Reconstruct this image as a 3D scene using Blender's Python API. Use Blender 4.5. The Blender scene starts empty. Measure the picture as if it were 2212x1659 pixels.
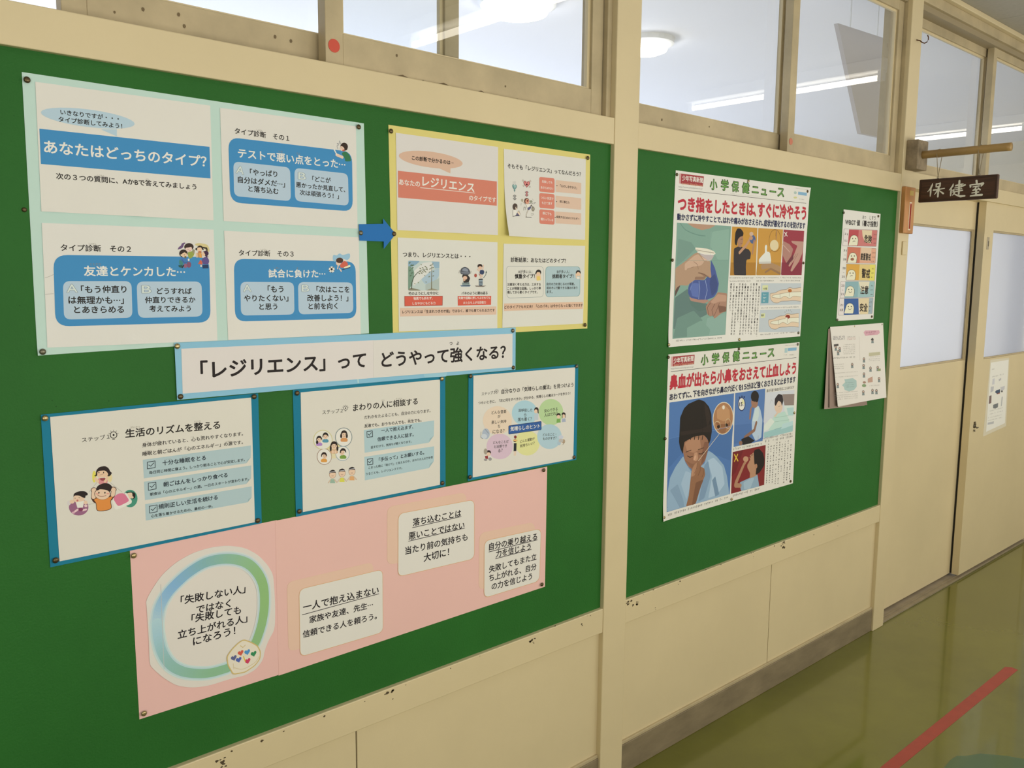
import bpy, bmesh, math, random
from mathutils import Vector, Matrix
random.seed(4)
sc = bpy.context.scene
COL = sc.collection

# ------------------------------------------------------------------ camera, sky, daylight, exposure
cam_d = bpy.data.cameras.new('camera')
cam = bpy.data.objects.new('camera', cam_d)
COL.objects.link(cam)
YAW, PITCH, ROLL = math.radians(42.2082), math.radians(-7.1727), math.radians(0.5428)
fwd = Vector((math.sin(YAW) * math.cos(PITCH), math.cos(YAW) * math.cos(PITCH), math.sin(PITCH)))
r0 = Vector((math.cos(YAW), -math.sin(YAW), 0))
u0 = r0.cross(fwd)
rgt = r0 * math.cos(ROLL) + u0 * math.sin(ROLL)
upv = -r0 * math.sin(ROLL) + u0 * math.cos(ROLL)
rot = Matrix((rgt, upv, -fwd)).transposed().to_4x4()
cam.matrix_world = Matrix.Translation((0, -1.61456, 1.52581)) @ rot
cam_d.sensor_width = 36
cam_d.lens = 1861.69 / 2212 * 36
cam_d.clip_start = 0.02
sc.camera = cam

world = bpy.data.worlds.new('sky')
sc.world = world
world.use_nodes = True
bg = world.node_tree.nodes['Background']
bg.inputs[0].default_value = (0.97, 0.97, 0.95, 1)
bg.inputs[1].default_value = 0.5

def window_daylight(name, loc, rot_e, sx, sy, power, color):
    l = bpy.data.lights.new(name, 'AREA')
    l.shape = 'RECTANGLE'; l.size = sx; l.size_y = sy; l.energy = power; l.color = color
    o = bpy.data.objects.new(name, l)
    COL.objects.link(o)
    o.location = loc; o.rotation_euler = rot_e
    return o

# daylight entering by the windows of the corridor (behind the photographer) and of the infirmary
WARM = (1.0, 0.93, 0.765)
for i, x in enumerate((-1.2, 1.4, 4.0, 6.6)):
    window_daylight('corridor_daylight', (x, -2.52, 1.38), (math.radians(90), 0, 0), 2.1, 1.05, 25.5, WARM)
for i, x in enumerate((0.5, 3.5, 6.5)):
    window_daylight('room_daylight', (x, 6.20, 1.75), (math.radians(-90), 0, 0), 2.6, 1.7, 115, (0.70, 0.79, 1.0))
EXPOSURE = 0.0
sc.view_settings.view_transform = 'Standard'
sc.view_settings.look = 'None'
sc.view_settings.gamma = 1.0
sc.view_settings.use_curve_mapping = False
sc.view_settings.exposure = EXPOSURE
sc.cycles.use_denoising = True
sc.cycles.max_bounces = 10
sc.cycles.diffuse_bounces = 6
sc.cycles.transparent_max_bounces = 12
sc.cycles.sample_clamp_indirect = 6.0
sc.cycles.caustics_reflective = False
sc.cycles.caustics_refractive = False

# ------------------------------------------------------------------ materials
def s2l(c):
    return c / 12.92 if c <= 0.04045 else ((c + 0.055) / 1.055) ** 2.4
def rgblin(n):
    """a colour given as one number, red * 65536 + green * 256 + blue"""
    return tuple(s2l(v / 255) for v in (n // 65536, n // 256 % 256, n % 256)) + (1,)
MATS = {}
def mat(name, color, rough=0.6, metal=0.0, spec=0.5, noise=0.0, nscale=8.0, bump=0.0, bscale=60.0, coat=0.0, emit=0.0, ecol=None, stretch=None):
    if name in MATS:
        return MATS[name]
    m = bpy.data.materials.new(name)
    m.use_nodes = True
    nt = m.node_tree
    b = nt.nodes['Principled BSDF']
    col = rgblin(color) if isinstance(color, int) else tuple(color) + (1,)
    b.inputs['Base Color'].default_value = col
    b.inputs['Roughness'].default_value = rough
    b.inputs['Metallic'].default_value = metal
    b.inputs['Specular IOR Level'].default_value = spec
    if coat:
        b.inputs['Coat Weight'].default_value = coat
        b.inputs['Coat Roughness'].default_value = 0.06
    if emit:
        b.inputs['Emission Color'].default_value = tuple(ecol or col[:3]) + (1,)
        b.inputs['Emission Strength'].default_value = emit
    if noise or bump:
        tc = nt.nodes.new('ShaderNodeTexCoord')
        mp = nt.nodes.new('ShaderNodeMapping')
        nt.links.new(tc.outputs['Object'], mp.inputs['Vector'])
        if stretch:
            mp.inputs['Scale'].default_value = stretch
    if noise:
        n = nt.nodes.new('ShaderNodeTexNoise')
        n.inputs['Scale'].default_value = nscale
        n.inputs['Detail'].default_value = 6
        n.inputs['Roughness'].default_value = 0.6
        nt.links.new(mp.outputs[0], n.inputs['Vector'])
        r = nt.nodes.new('ShaderNodeValToRGB')
        r.color_ramp.elements[0].position = 0.3
        r.color_ramp.elements[1].position = 0.7
        r.color_ramp.elements[0].color = tuple(c * (1 - noise) for c in col[:3]) + (1,)
        r.color_ramp.elements[1].color = tuple(min(1, c * (1 + noise)) for c in col[:3]) + (1,)
        nt.links.new(n.outputs['Fac'], r.inputs[0])
        nt.links.new(r.outputs[0], b.inputs['Base Color'])
    if bump:
        n2 = nt.nodes.new('ShaderNodeTexNoise')
        n2.inputs['Scale'].default_value = bscale
        n2.inputs['Detail'].default_value = 4
        nt.links.new(mp.outputs[0], n2.inputs['Vector'])
        bp = nt.nodes.new('ShaderNodeBump')
        bp.inputs['Strength'].default_value = bump
        bp.inputs['Distance'].default_value = 0.01
        nt.links.new(n2.outputs['Fac'], bp.inputs['Height'])
        nt.links.new(bp.outputs[0], b.inputs['Normal'])
    MATS[name] = m
    return m

def glass_mat(name, frosted=False):
    if name in MATS:
        return MATS[name]
    m = bpy.data.materials.new(name)
    m.use_nodes = True
    nt = m.node_tree
    nt.nodes.remove(nt.nodes['Principled BSDF'])
    out = nt.nodes['Material Output']
    mix = nt.nodes.new('ShaderNodeMixShader')
    fr = nt.nodes.new('ShaderNodeFresnel')
    fr.inputs['IOR'].default_value = 1.5
    gl = nt.nodes.new('ShaderNodeBsdfGlossy')
    gl.inputs['Roughness'].default_value = 0.35 if frosted else 0.015
    if frosted:
        tr = nt.nodes.new('ShaderNodeMixShader')
        tr.inputs[0].default_value = 0.62
        t1 = nt.nodes.new('ShaderNodeBsdfTranslucent')
        t1.inputs[0].default_value = (1.0, 1.0, 1.0, 1)
        t2 = nt.nodes.new('ShaderNodeBsdfRefraction')
        t2.inputs['IOR'].default_value = 1.02
        t2.inputs['Roughness'].default_value = 0.42
        t2.inputs[0].default_value = (1.0, 1.0, 1.0, 1)
        nt.links.new(t1.outputs[0], tr.inputs[1])
        nt.links.new(t2.outputs[0], tr.inputs[2])
    else:
        tr = nt.nodes.new('ShaderNodeBsdfTransparent')
        tr.inputs[0].default_value = (0.97, 0.98, 0.98, 1)
    geo = nt.nodes.new('ShaderNodeNewGeometry')          # only the face towards the eye mirrors; the far face lets pass
    inv = nt.nodes.new('ShaderNodeMath'); inv.operation = 'SUBTRACT'; inv.inputs[0].default_value = 1.0
    nt.links.new(geo.outputs['Backfacing'], inv.inputs[1])
    mul = nt.nodes.new('ShaderNodeMath'); mul.operation = 'MULTIPLY'
    nt.links.new(fr.outputs[0], mul.inputs[0]); nt.links.new(inv.outputs[0], mul.inputs[1])
    two = nt.nodes.new('ShaderNodeMath'); two.operation = 'MULTIPLY'; two.inputs[1].default_value = 1.7; two.use_clamp = True
    nt.links.new(mul.outputs[0], two.inputs[0])
    nt.links.new(two.outputs[0], mix.inputs[0])
    nt.links.new(tr.outputs[0], mix.inputs[1])
    nt.links.new(gl.outputs[0], mix.inputs[2])
    nt.links.new(mix.outputs[0], out.inputs[0])
    MATS[name] = m
    return m

CREAM = mat('cream_paint', (0.700, 0.600, 0.398), rough=0.42, noise=0.035, nscale=3.0, bump=0.06, bscale=25)
CREAM_OLD = mat('aged_cream_paint', (0.500, 0.420, 0.275), rough=0.5, noise=0.16, nscale=7.0, bump=0.08, bscale=30)
GREEN = mat('green_board_vinyl', (0.017, 0.135, 0.019), rough=0.62, spec=0.3, noise=0.10, nscale=2.5, bump=0.12, bscale=260)
WHITE = mat('white_plaster', (0.86, 0.86, 0.87), rough=0.8)
CEIL = mat('grey_ceiling_board', (0.42, 0.40, 0.355), rough=0.9, noise=0.05, nscale=60)
SKIRT = mat('brown_skirting_vinyl', (0.235, 0.190, 0.125), rough=0.5, noise=0.22, nscale=7, stretch=(1, 1, 3))
SILL = mat('worn_sill', (0.30, 0.25, 0.18), rough=0.4, noise=0.15, nscale=14)
FLOORM = mat('glossy_green_floor', (0.150, 0.158, 0.016), rough=0.24, noise=0.16, nscale=2.2, coat=0.6, spec=0.5)
GAP_SHADE = mat('gap_shade', (0.02, 0.017, 0.013), rough=0.9)  # near-black colour standing in for shade inside narrow gaps
BROWNCHIP = mat('bare_brown_wood', (0.085, 0.060, 0.032), rough=0.8)
GLASS = glass_mat('clear_glass')
FROST = glass_mat('frosted_glass', True)

# ------------------------------------------------------------------ mesh helpers
def link(name, me, m, parent=None, loc=(0, 0, 0)):
    o = bpy.data.objects.new(name, me)
    COL.objects.link(o)
    for mm in (m if isinstance(m, (list, tuple)) else [m]):
        me.materials.append(mm)
    o.location = loc
    if parent is not None:
        o.parent = parent
    return o

class MB:
    """collects shapes for ONE mesh; coordinates are world metres unless the parent moves them"""
    def __init__(s):
        s.bm = bmesh.new()
    def box(s, x0, x1, y0, y1, z0, z1, bev=0.0):
        r = bmesh.ops.create_cube(s.bm, size=1)
        vs = r['verts']
        for v in vs:
            v.co = Vector(((x0 + x1) / 2 + v.co.x * (x1 - x0), (y0 + y1) / 2 + v.co.y * (y1 - y0), (z0 + z1) / 2 + v.co.z * (z1 - z0)))
        if bev:
            es = list({e for v in vs for e in v.link_edges})
            bmesh.ops.bevel(s.bm, geom=es, offset=bev, segments=2, affect='EDGES', profile=0.5)
        return s
    def frame(s, x0, x1, y0, y1, z0, z1, l, r, b, t, bev=0.0015):
        """four members of a rectangular frame standing in an XZ plane"""
        s.box(x0, x0 + l, y0, y1, z0, z1, bev)
        s.box(x1 - r, x1, y0, y1, z0, z1, bev)
        s.box(x0 + l, x1 - r, y0 + .0006, y1 - .0006, z0, z0 + b, bev)
        s.box(x0 + l, x1 - r, y0 + .0006, y1 - .0006, z1 - t, z1, bev)
        return s
    def tube(s, pts, rad, n=10, caps=True):
        rings = []
        P = [Vector(p) for p in pts]
        for i, p in enumerate(P):
            a = P[max(i - 1, 0)]; b = P[min(i + 1, len(P) - 1)]
            d = (b - a).normalized()
            h = Vector((0, 0, 1)) if abs(d.z) < 0.9 else Vector((1, 0, 0))
            e1 = d.cross(h).normalized(); e2 = d.cross(e1)
            rr = rad[i] if isinstance(rad, (list, tuple)) else rad
            rings.append([s.bm.verts.new(p + (e1 * math.cos(2 * math.pi * k / n) + e2 * math.sin(2 * math.pi * k / n)) * rr) for k in range(n)])
        for a, b in zip(rings, rings[1:]):
            for k in range(n):
                s.bm.faces.new((a[k], a[(k + 1) % n], b[(k + 1) % n], b[k]))
        if caps:
            s.bm.faces.new(rings[0][::-1]); s.bm.faces.new(rings[-1])
        return s
    def prism(s, pts, d):
        """closed polygon of 3-D points pushed along vector d"""
        d = Vector(d)
        a = [s.bm.verts.new(Vector(p)) for p in pts]
        b = [s.bm.verts.new(Vector(p) + d) for p in pts]
        s.bm.faces.new(a); s.bm.faces.new(b[::-1])
        for i in range(len(a)):
            j = (i + 1) % len(a)
            s.bm.faces.new((a[j], a[i], b[i], b[j]))
        return s
    def lathe(s, prof, c, axis, n=18):
        """profile of (radius, height) turned about axis through c"""
        ax = Vector(axis).normalized()
        h = Vector((0, 0, 1)) if abs(ax.z) < 0.9 else Vector((1, 0, 0))
        e1 = ax.cross(h).normalized(); e2 = ax.cross(e1)
        prev = None
        for r, t in prof:
            if r < 1e-6:
                ring = [s.bm.verts.new(Vector(c) + ax * t)]
            else:
                ring = [s.bm.verts.new(Vector(c) + ax * t + (e1 * math.cos(2 * math.pi * k / n) + e2 * math.sin(2 * math.pi * k / n)) * r) for k in range(n)]
            if prev:
                if len(ring) == 1 and len(prev) > 1:
                    for k in range(n):
                        s.bm.faces.new((prev[k], prev[(k + 1) % n], ring[0]))
                elif len(prev) == 1:
                    for k in range(n):
                        s.bm.faces.new((prev[0], ring[(k + 1) % n], ring[k]))
                else:
                    for k in range(n):
                        s.bm.faces.new((prev[k], prev[(k + 1) % n], ring[(k + 1) % n], ring[k]))
            prev = ring
        return s
    def build(s, name, m, parent=None, smooth=False):
        bmesh.ops.recalc_face_normals(s.bm, faces=s.bm.faces[:])
        me = bpy.data.meshes.new(name)
        s.bm.to_mesh(me); s.bm.free()
        if smooth:
            for p in me.polygons:
                p.use_smooth = True
        return link(name, me, m, parent)

def struct(o):
    o['kind'] = 'structure'
    return o
def tag(o, label, cat, group=None, kind=None):
    o['label'] = label; o['category'] = cat
    if group: o['group'] = group
    if kind: o['kind'] = kind
    return o
def empty(name, loc=(0, 0, 0)):
    o = bpy.data.objects.new(name, None)
    COL.objects.link(o); o.location = loc
    o.empty_display_size = 0.05
    return o
def keep(child, parent):
    """parent a world-space mesh without moving it"""
    child.parent = parent
    child.matrix_parent_inverse = Matrix.Translation(parent.location).inverted()
    return child

# ------------------------------------------------------------------ the setting
struct(MB().box(-3.2, 10, -2.5, 0.0, -0.05, 0).build('floor', FLOORM))
struct(MB().box(-3.2, 10, 0.0, 6.2, -0.05, 0).build('floor', mat('room_floor', (0.68, 0.66, 0.62), rough=0.5)))
c = MB()
for k in range(15):
    x0 = -3.2 + 0.91 * k + (4.4225 + 3.2) % 0.91 - 0.91
    c.box(max(-3.2, x0 + .0015), min(10, x0 + 0.91 - .0015), -2.5, 0.02, 2.712, 2.73)
c.box(-3.2, 10, -2.5, 0.1, 2.735, 2.78)
struct(c.build('ceiling', CEIL))
struct(MB().box(-3.2, 10, 0.1, 6.2, 2.95, 3.0).build('ceiling', WHITE))
# wall between ceiling level of the corridor and the room
struct(MB().box(-3.2, 10, 0.03, 0.1, 2.70, 2.95).build('wall_left', WHITE))
# lower panelled part of the wall
lp = MB()
for x0, x1 in ((-3.2, -1.0), (-1.0, 0.994), (0.994, 1.83), (1.91, 2.76), (2.76, 3.60)):
    lp.box(x0 + .002, x1 - .002, 0.003, 0.0085, 0.02, 0.53)
lp.box(-3.2, 3.62, 0.009, 0.1, 0.0, 1.93)
struct(lp.build('wall_left', CREAM))
struct(MB().box(0.984, 1.004, 0.0086, 0.0089, 0.1, 0.5).box(2.75, 2.77, 0.0086, 0.0089, 0.1, 0.5).build('seam_shade', GAP_SHADE))  # dark strips added behind the panel seams to paint their shade
# skirting
sk = MB().box(-3.2, 1.823, -0.006, 0.02, 0.0, 0.097, .002).box(1.919, 3.592, -0.006, 0.02, 0.0, 0.097, .002)
struct(sk.build('baseboard_left', SKIRT))
struct(MB().box(-3.2, 1.821, -0.0045, 0.01, 0.097, 0.108, .002).box(1.921, 3.59, -0.0045, 0.01, 0.097, 0.108, .002).build('trim_2', CREAM_OLD))
# posts
struct(MB().box(1.821, 1.921, -0.014, 0.1, 0, 2.71, .0025).build('trim_3', CREAM))
struct(MB().box(3.590, 3.690, -0.014, 0.1, 0, 2.71, .0025).build('trim_4', CREAM))
struct(MB().box(5.545, 5.645, -0.014, 0.1, 0, 2.71, .0025).build('trim_5', CREAM))
# upper rails (sills of the window band) and lower rails below the boards
def rail(name, segs, z0, z1, m=CREAM):
    b = MB()
    for x0, x1 in segs:
        b.box(x0, x1, -0.012, 0.1, z0, z1, .002)
    return struct(b.build(name, m))
rail('trim_6', ((-3.2, 1.8205), (1.9215, 3.5895)), 1.883, 1.953)
rail('trim_7', ((3.6905, 5.5445), (5.6455, 10)), 1.903, 1.969)
low_rail = rail('trim_8', ((-3.2, 1.8205), (1.9215, 3.5895)), 0.492, 0.5655)
# head of the window band with its ceiling moulding
struct(MB().box(-3.2, 10, -0.010, 0.1, 2.650, 2.712, .002).build('trim_9', CREAM_OLD))
struct(MB().box(-3.2, 10, -0.034, -0.0105, 2.690, 2.7118, .003).build('seam_shade0', CREAM))
struct(MB().box(-3.2, 10, 0.005, 0.1, 2.626, 2.650).build('seam_shade1', mat('track_painted_shade', (0.35, 0.29, 0.19), rough=0.6)))  # track colour darkened to carry the shadow band under the head
# chips and scuffs in the paint of the lower rail (bare wood showing)
def chips(name, parent, spots, y, m):
    b = MB()
    for (x, z, w, h, n) in spots:
        for k in range(n):
            cx = x + random.uniform(-w, w) if n > 1 else x
            cz = z + random.uniform(-h, h) if n > 1 else z
            rr = random.uniform(0.35, 1) * (w if n == 1 else w * 0.5)
            pts = []
            for j in range(7):
                a = j * 2 * math.pi / 7
                q = rr * random.uniform(0.5, 1.1)
                pts.append((cx + q * math.cos(a), y, cz + q * 0.7 * math.sin(a)))
            b.prism(pts, (0, -0.0002, 0))
    return b.build(name, m, parent)

# opposite corridor wall with its window openings, and the two ends
w = MB().box(-3.2, 10, -2.6, -2.5, 0, 0.85).box(-3.2, 10, -2.6, -2.5, 2.35, 2.78)
for x in (-3.2, -0.2, 2.4, 5.0, 7.6):
    w.box(x, x + 0.45, -2.6, -2.5, 0.85, 2.35)
w.box(9.4, 10, -2.6, -2.5, 0.85, 2.35)
struct(w.build('wall_right', mat('corridor_wall', (0.72, 0.66, 0.52), rough=0.6)))
struct(MB().box(-3.3, -3.2, -2.6, 6.3, 0, 3.0).build('wall_near', mat('corridor_wall', (0.72, 0.66, 0.52))))
struct(MB().box(10, 10.1, -2.6, 6.3, 0, 3.0).build('wall_far', mat('corridor_wall', (0.72, 0.66, 0.52))))
w = MB().box(-3.2, 10, 6.2, 6.3, 0, 0.85).box(-3.2, 10, 6.2, 6.3, 2.65, 3.0)
for x in (-3.2, 1.85, 4.85, 7.85):
    w.box(x, x + 0.3, 6.2, 6.3, 0.85, 2.65)
struct(w.build('wall_back', WHITE))

# sliding sashes of the window band: frame and pane each
def sash(name, x0, x1, y, z0=1.953, z1=2.628, l=0.042, r=0.042, b=0.071, t=0.038, m=CREAM_OLD):
    o = empty(name, ((x0 + x1) / 2, y + .015, z0))
    o['kind'] = 'structure'
    fr = MB().frame(x0, x1, y, y + .03, z0, z1, l, r, b, t).build('window_frame', m)
    bead = MB().frame(x0 + l - .001, x1 - r + .001, y + .009, y + .021, z0 + b - .001, z1 - t + .001, .008, .010, .006, .010, .001).build('glazing_bead', CREAM)
    pane = MB().box(x0 + l + .002, x1 - r - .002, y + .013, y + .017, z0 + b, z1 - t).build('pane', GLASS)
    for q in (fr, bead, pane):
        keep(q, o)
    return o
w1 = sash('window_1', 0.462, 1.335, 0.056)
w2 = sash('window_2', 0.953, 1.800, 0.018)
w3 = sash('window_3', 1.925, 2.815, 0.056)
sash('window_4', 2.755, 3.586, 0.018)
sash('window_5', 3.694, 4.625, 0.056, z0=1.969, b=0.058)
sash('window_6', 4.565, 5.540, 0.018, z0=1.969, b=0.058)
sash('window_7', 5.650, 6.60, 0.018, z0=1.969, b=0.058)
# grime where the old sashes meet the sill, and nail holes in their bottom rails
GRIME = mat('brown_grime', (0.175, 0.130, 0.075), rough=0.9)
def grime(parent, runs, y, holes):
    b = MB()
    for x0, x1, h in runs:
        x = x0
        while x < x1:
            w = random.uniform(.015, .05)
            z = h * random.uniform(.25, 1)
            b.prism([(x, y, 1.9535), (x + w, y, 1.9535), (x + w * .9, y, 1.9535 + z * .5), (x + w * .5, y, 1.9535 + z), (x + w * .15, y, 1.9535 + z * .6)], (0, -.0002, 0))
            x += w * random.uniform(.9, 1.6)
    for x, z, r in holes:
        b.prism([(x + r * math.cos(k), y, z + r * 1.3 * math.sin(k)) for k in range(6)], (0, -.0002, 0))
    keep(b.build('grime', GRIME), parent)
grime(w2, ((1.07, 1.50, .013), (1.62, 1.72, .008)), .0177, ((1.13, 2.003, .0025), (1.45, 1.985, .002)))
grime(w1, ((.62, .72, .006), (.83, .90, .006)), .0557, ((.60, 2.000, .003), (.665, 2.004, .003), (.675, 1.985, .003), (.55, 1.985, .002), (.86, 2.0, .003), (.895, 1.998, .003)))
grime(w3, ((2.02, 2.4, .005),), .0557, ((2.11, 1.992, .003), (2.35, 2.0, .002)))
# jamb strips that close the sashes against the posts
struct(MB().box(1.803, 1.8205, 0.004, 0.1, 1.953, 2.65, .002).box(3.588, 3.5898, 0.004, 0.1, 1.953, 2.65).build('seam_shade2', CREAM_OLD))

# sliding doors
def door(name, x0, x1, y, gx0, gx1, gz0, gz1):
    o = empty(name, ((x0 + x1) / 2, y, 0.014))
    o['kind'] = 'structure'
    leaf = MB()
    t = 0.034
    leaf.box(x0, gx0, y, y + t, 0.022, 1.915).box(gx1, x1, y, y + t, 0.022, 1.915)
    leaf.box(gx0, gx1, y, y + t, 0.022, gz0).box(gx0, gx1, y, y + t, gz1, 1.915)
    keep(leaf.build('door_leaf', CREAM), o)
    keep(MB().frame(gx0 - .001, gx1 + .001, y + .008, y + .022, gz0 - .001, gz1 + .001, .009, .012, .008, .010, .001).build('glazing_bead', CREAM_OLD), o)
    keep(MB().box(gx0 + .001, gx1 - .001, y + .013, y + .017, gz0 + .001, gz1 - .001).build('pane', FROST), o)
    return o
d1 = door('door_1', 3.66, 4.62, 0.046, 3.80, 4.566, 1.128, 1.770)
d2 = door('door_2', 4.567, 5.543, 0.001, 4.682, 5.43, 1.128, 1.770)
keep(MB().box(4.570, 4.590, 0.0352, 0.0448, 0.025, 1.90).build('door_gap_shade', GAP_SHADE), d2)  # added dark strip that paints the shade between the two doors
LOCK = mat('dull_lock_metal', (0.16, 0.14, 0.11), rough=0.4, metal=0.7)
lk = MB().box(4.605, 4.630, -0.002, 0.002, 1.675, 1.735, .001).build('lock_plate', mat('pale_lock_plate', (0.5, 0.45, 0.36), rough=0.4, metal=0.5))
keep(lk, d2)
k2 = MB().box(4.616, 4.623, -0.004, -0.0015, 1.690, 1.716, .0015).build('keyhole', LOCK); keep(k2, d2)
lk = MB().lathe([(0, -.004), (.009, -.004), (.011, 0), (.011, .001), (0, .001)], (4.624, -.001, 0.793), (0, 1, 0)).tube([(4.624, -.004, .793), (4.634, -.010, .782), (4.640, -.014, .786)], .003, 6).tube([(4.622, -.003, .815), (4.624, -.006, .800)], .0045, 6).tube([(4.622, -.003, .775), (4.622, -.006, .765)], .004, 6).build('door_latch', LOCK)
keep(lk, d2)
# threshold with two tracks
sl = MB().box(3.690, 5.545, -0.004, 0.10, 0, 0.010, .0015).box(3.690, 5.545, 0.014, 0.020, 0.0101, 0.0135).box(3.690, 5.545, 0.060, 0.066, 0.0101, 0.0135)
struct(sl.build('seam_shade3', SILL))
# next bay: a glazed door whose light lies on the floor
o = empty('door_3', (6.1, 0.02, 0.012)); o['kind'] = 'structure'
keep(MB().frame(5.65, 6.62, 0.02, 0.054, 0.012, 1.90, .09, .09, .16, .10).build('door_leaf', CREAM), o)
keep(MB().box(5.738, 6.532, 0.034, 0.040, 0.17, 1.802).build('pane', FROST), o)
struct(MB().box(6.62, 10, 0.0, 0.1, 0, 1.91).build('wall_left', CREAM))
struct(MB().box(6.62, 10, 0.0, 0.1, 1.96, 2.66).build('wall_left', CREAM))

NB = []
# green notice boards, each its own thing between the posts
for x0, x1, lab in ((-3.2, 1.8205, 'large green notice board left of the wide cream post, full of posters'),
                    (1.9215, 3.5895, 'smaller green notice board between the cream post and the door post')):
    nb = MB().box(x0, x1, 0.0, 0.0085, 0.5655, 1.883).build('notice_board', GREEN)
    tag(nb, lab, 'notice board', 'green notice boards')
    NB.append(nb)

# ------------------------------------------------------------------ lamps the place has
TUBE = mat('lit_tube', (1, 1, 1), emit=7.5, ecol=(1.0, 0.93, 0.80))
FIX = mat('white_fitting', (0.8, 0.8, 0.78), rough=0.4)
def corridor_lamp(x, lab, ye=-1.79):
    o = empty('fluorescent_lamp', (x, -1.18, 2.71))
    keep(MB().box(x - .055, x + .055, ye - .01, -0.56, 2.650, 2.711, .004).build('housing', FIX), o)
    keep(MB().tube([(x, ye + .03, 2.618), (x, -0.61, 2.618)], .0155, 12).build('tube', TUBE, smooth=True), o)
    keep(MB().box(x - .018, x + .018, ye, ye + .028, 2.600, 2.655).build('socket', FIX), o)
    keep(MB().box(x - .018, x + .018, -.608, -.58, 2.600, 2.655).build('socket', FIX), o)
    tag(o, lab, 'lamp', 'corridor ceiling lamps')
corridor_lamp(0.30, 'fluorescent ceiling lamp of the corridor nearest behind the camera')
corridor_lamp(2.53, 'fluorescent corridor lamp mirrored in the sash left of the wide post')
corridor_lamp(4.76, 'fluorescent corridor lamp mirrored in the sash above the health news posters')
corridor_lamp(7.03, 'fluorescent corridor lamp mirrored in the pane above the door', -1.50)
BULB = mat('lit_disc', (1, 1, 1), emit=14.0, ecol=(1.0, 0.98, 0.97))
for x, y, r, lab in ((3.17, 1.86, .17, 'round ceiling lamp glaring through the sash left of the wide post'),
                     (4.24, 1.87, .13, 'round ceiling lamp glaring just right of the wide post')):
    o = empty('ceiling_lamp', (x, y, 2.95))
    keep(MB().lathe([(r + .03, 0), (r + .03, -.03), (r, -.04)], (x, y, 2.95), (0, 0, 1), 28).build('lamp_base', FIX), o)
    keep(MB().lathe([(r, -.035), (r * .9, -.07), (r * .5, -.09), (0, -.095)], (x, y, 2.95), (0, 0, 1), 28).build('lamp_shade', BULB, smooth=True), o)
    tag(o, lab, 'lamp', 'round lamps of the room behind the glass')
# the tilted grey panel that hangs behind the glass above the news posters
pz = [(3.962, .5, 2.716), (4.449, .5, 2.736), (4.474, .5, 2.250), (4.252, .5, 2.246)]
o = empty('hanging_board', (4.25, .5, 2.95))
keep(MB().prism(pz, (0, .02, 0)).build('slab', mat('grey_slab', (0.50, 0.47, 0.46), rough=0.5)), o)
keep(MB().tube([(4.10, .51, 2.72), (4.10, .51, 2.95)], .004, 6).build('hanger', FIX), o)
keep(MB().tube([(4.38, .51, 2.73), (4.38, .51, 2.95)], .004, 6).build('hanger', FIX), o)
tag(o, 'tilted grey board hanging behind the glass above the news posters', 'board')
# grey curtain just inside the door glass
cu_ = MB()
prev = None
for k in range(41):
    x = 6.30 + k * 0.03
    y = 0.42 + 0.03 * math.sin(k * 1.25)
    a = cu_.bm.verts.new((x, y, 0.05)); b = cu_.bm.verts.new((x, y, 2.0))
    if prev: cu_.bm.faces.new((prev[0], a, b, prev[1]))
    prev = (a, b)
cu = cu_.build('curtain', mat('grey_curtain', (0.05, 0.055, 0.06), rough=0.9), smooth=True)
sm = cu.modifiers.new('thickness', 'SOLIDIFY'); sm.thickness = 0.004
tag(cu, 'grey curtain seen blurred through the frosted pane of the right door', 'curtain')

# ------------------------------------------------------------------ things on the wall
# bracket: wooden block and bamboo rod that carry the room sign
WOODB = mat('weathered_block_wood', (0.26, 0.205, 0.135), rough=0.7, noise=0.35, nscale=22)
BAMBOO = mat('bamboo', (0.37, 0.235, 0.085), rough=0.45, noise=0.25, nscale=14, stretch=(1, 0.3, 1))
o = empty('sign_bracket', (3.66, -0.014, 1.97))
keep(MB().box(3.612, 3.708, -0.062, -0.0142, 1.970, 2.088, .003).build('block', WOODB), o)
rod = MB()
rr = []
for k in range(25):
    y = -0.055 - k * (0.337 / 24)
    q = 0.0155 + (0.0012 if k in (5, 17) else 0)
    rr.append(((3.660, y, 2.030), q))
rod.tube([p for p, q in rr], [q for p, q in rr], 20)
keep(rod.build('bamboo_rod', BAMBOO, smooth=True), o)
tag(o, 'wooden block on the door post with a bamboo rod sticking out', 'bracket')
# the room sign
SIGNW = mat('dark_sign_wood', (0.060, 0.022, 0.012), rough=0.38, noise=0.5, nscale=5, stretch=(1, 2, 30))
SIGNE = mat('dark_sign_edge', (0.040, 0.016, 0.009), rough=0.4)
CORD = mat('pale_cord', (0.30, 0.25, 0.17), rough=0.8)
METAL = mat('dull_screw_metal', (0.35, 0.32, 0.26), rough=0.35, metal=0.8)
sg = empty('hanging_sign', (3.66, -0.206, 1.936))
b = MB().box(3.653, 3.669, -0.3565, -0.0575, 1.8385, 1.9305, .004)
keep(b.build('board', SIGNW), sg)
keep(MB().box(3.6515, 3.6528, -0.352, -0.062, 1.842, 1.8465).box(3.6515, 3.6528, -0.352, -0.062, 1.9225, 1.927).box(3.6515, 3.6528, -0.352, -0.3475, 1.8466, 1.9224).box(3.6515, 3.6528, -0.0665, -0.062, 1.8466, 1.9224).build('carved_border', SIGNE), sg)
for yy in (-0.128, -0.284):
    keep(MB().tube([(3.661, yy + .0035 * math.cos(t * .5), 1.9345 + .0035 * math.sin(t * .5)) for t in range(13)], .0013, 6).build('screw_eye', METAL), sg)
    keep(MB().tube([(3.661, yy, 1.936), (3.6435, yy + .004, 2.024), (3.649, yy + .004, 2.043), (3.660, yy, 2.0475), (3.672, yy - .004, 2.042), (3.677, yy - .004, 2.024), (3.661, yy, 1.936)], .0014, 6).build('cord', CORD), sg)
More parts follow.
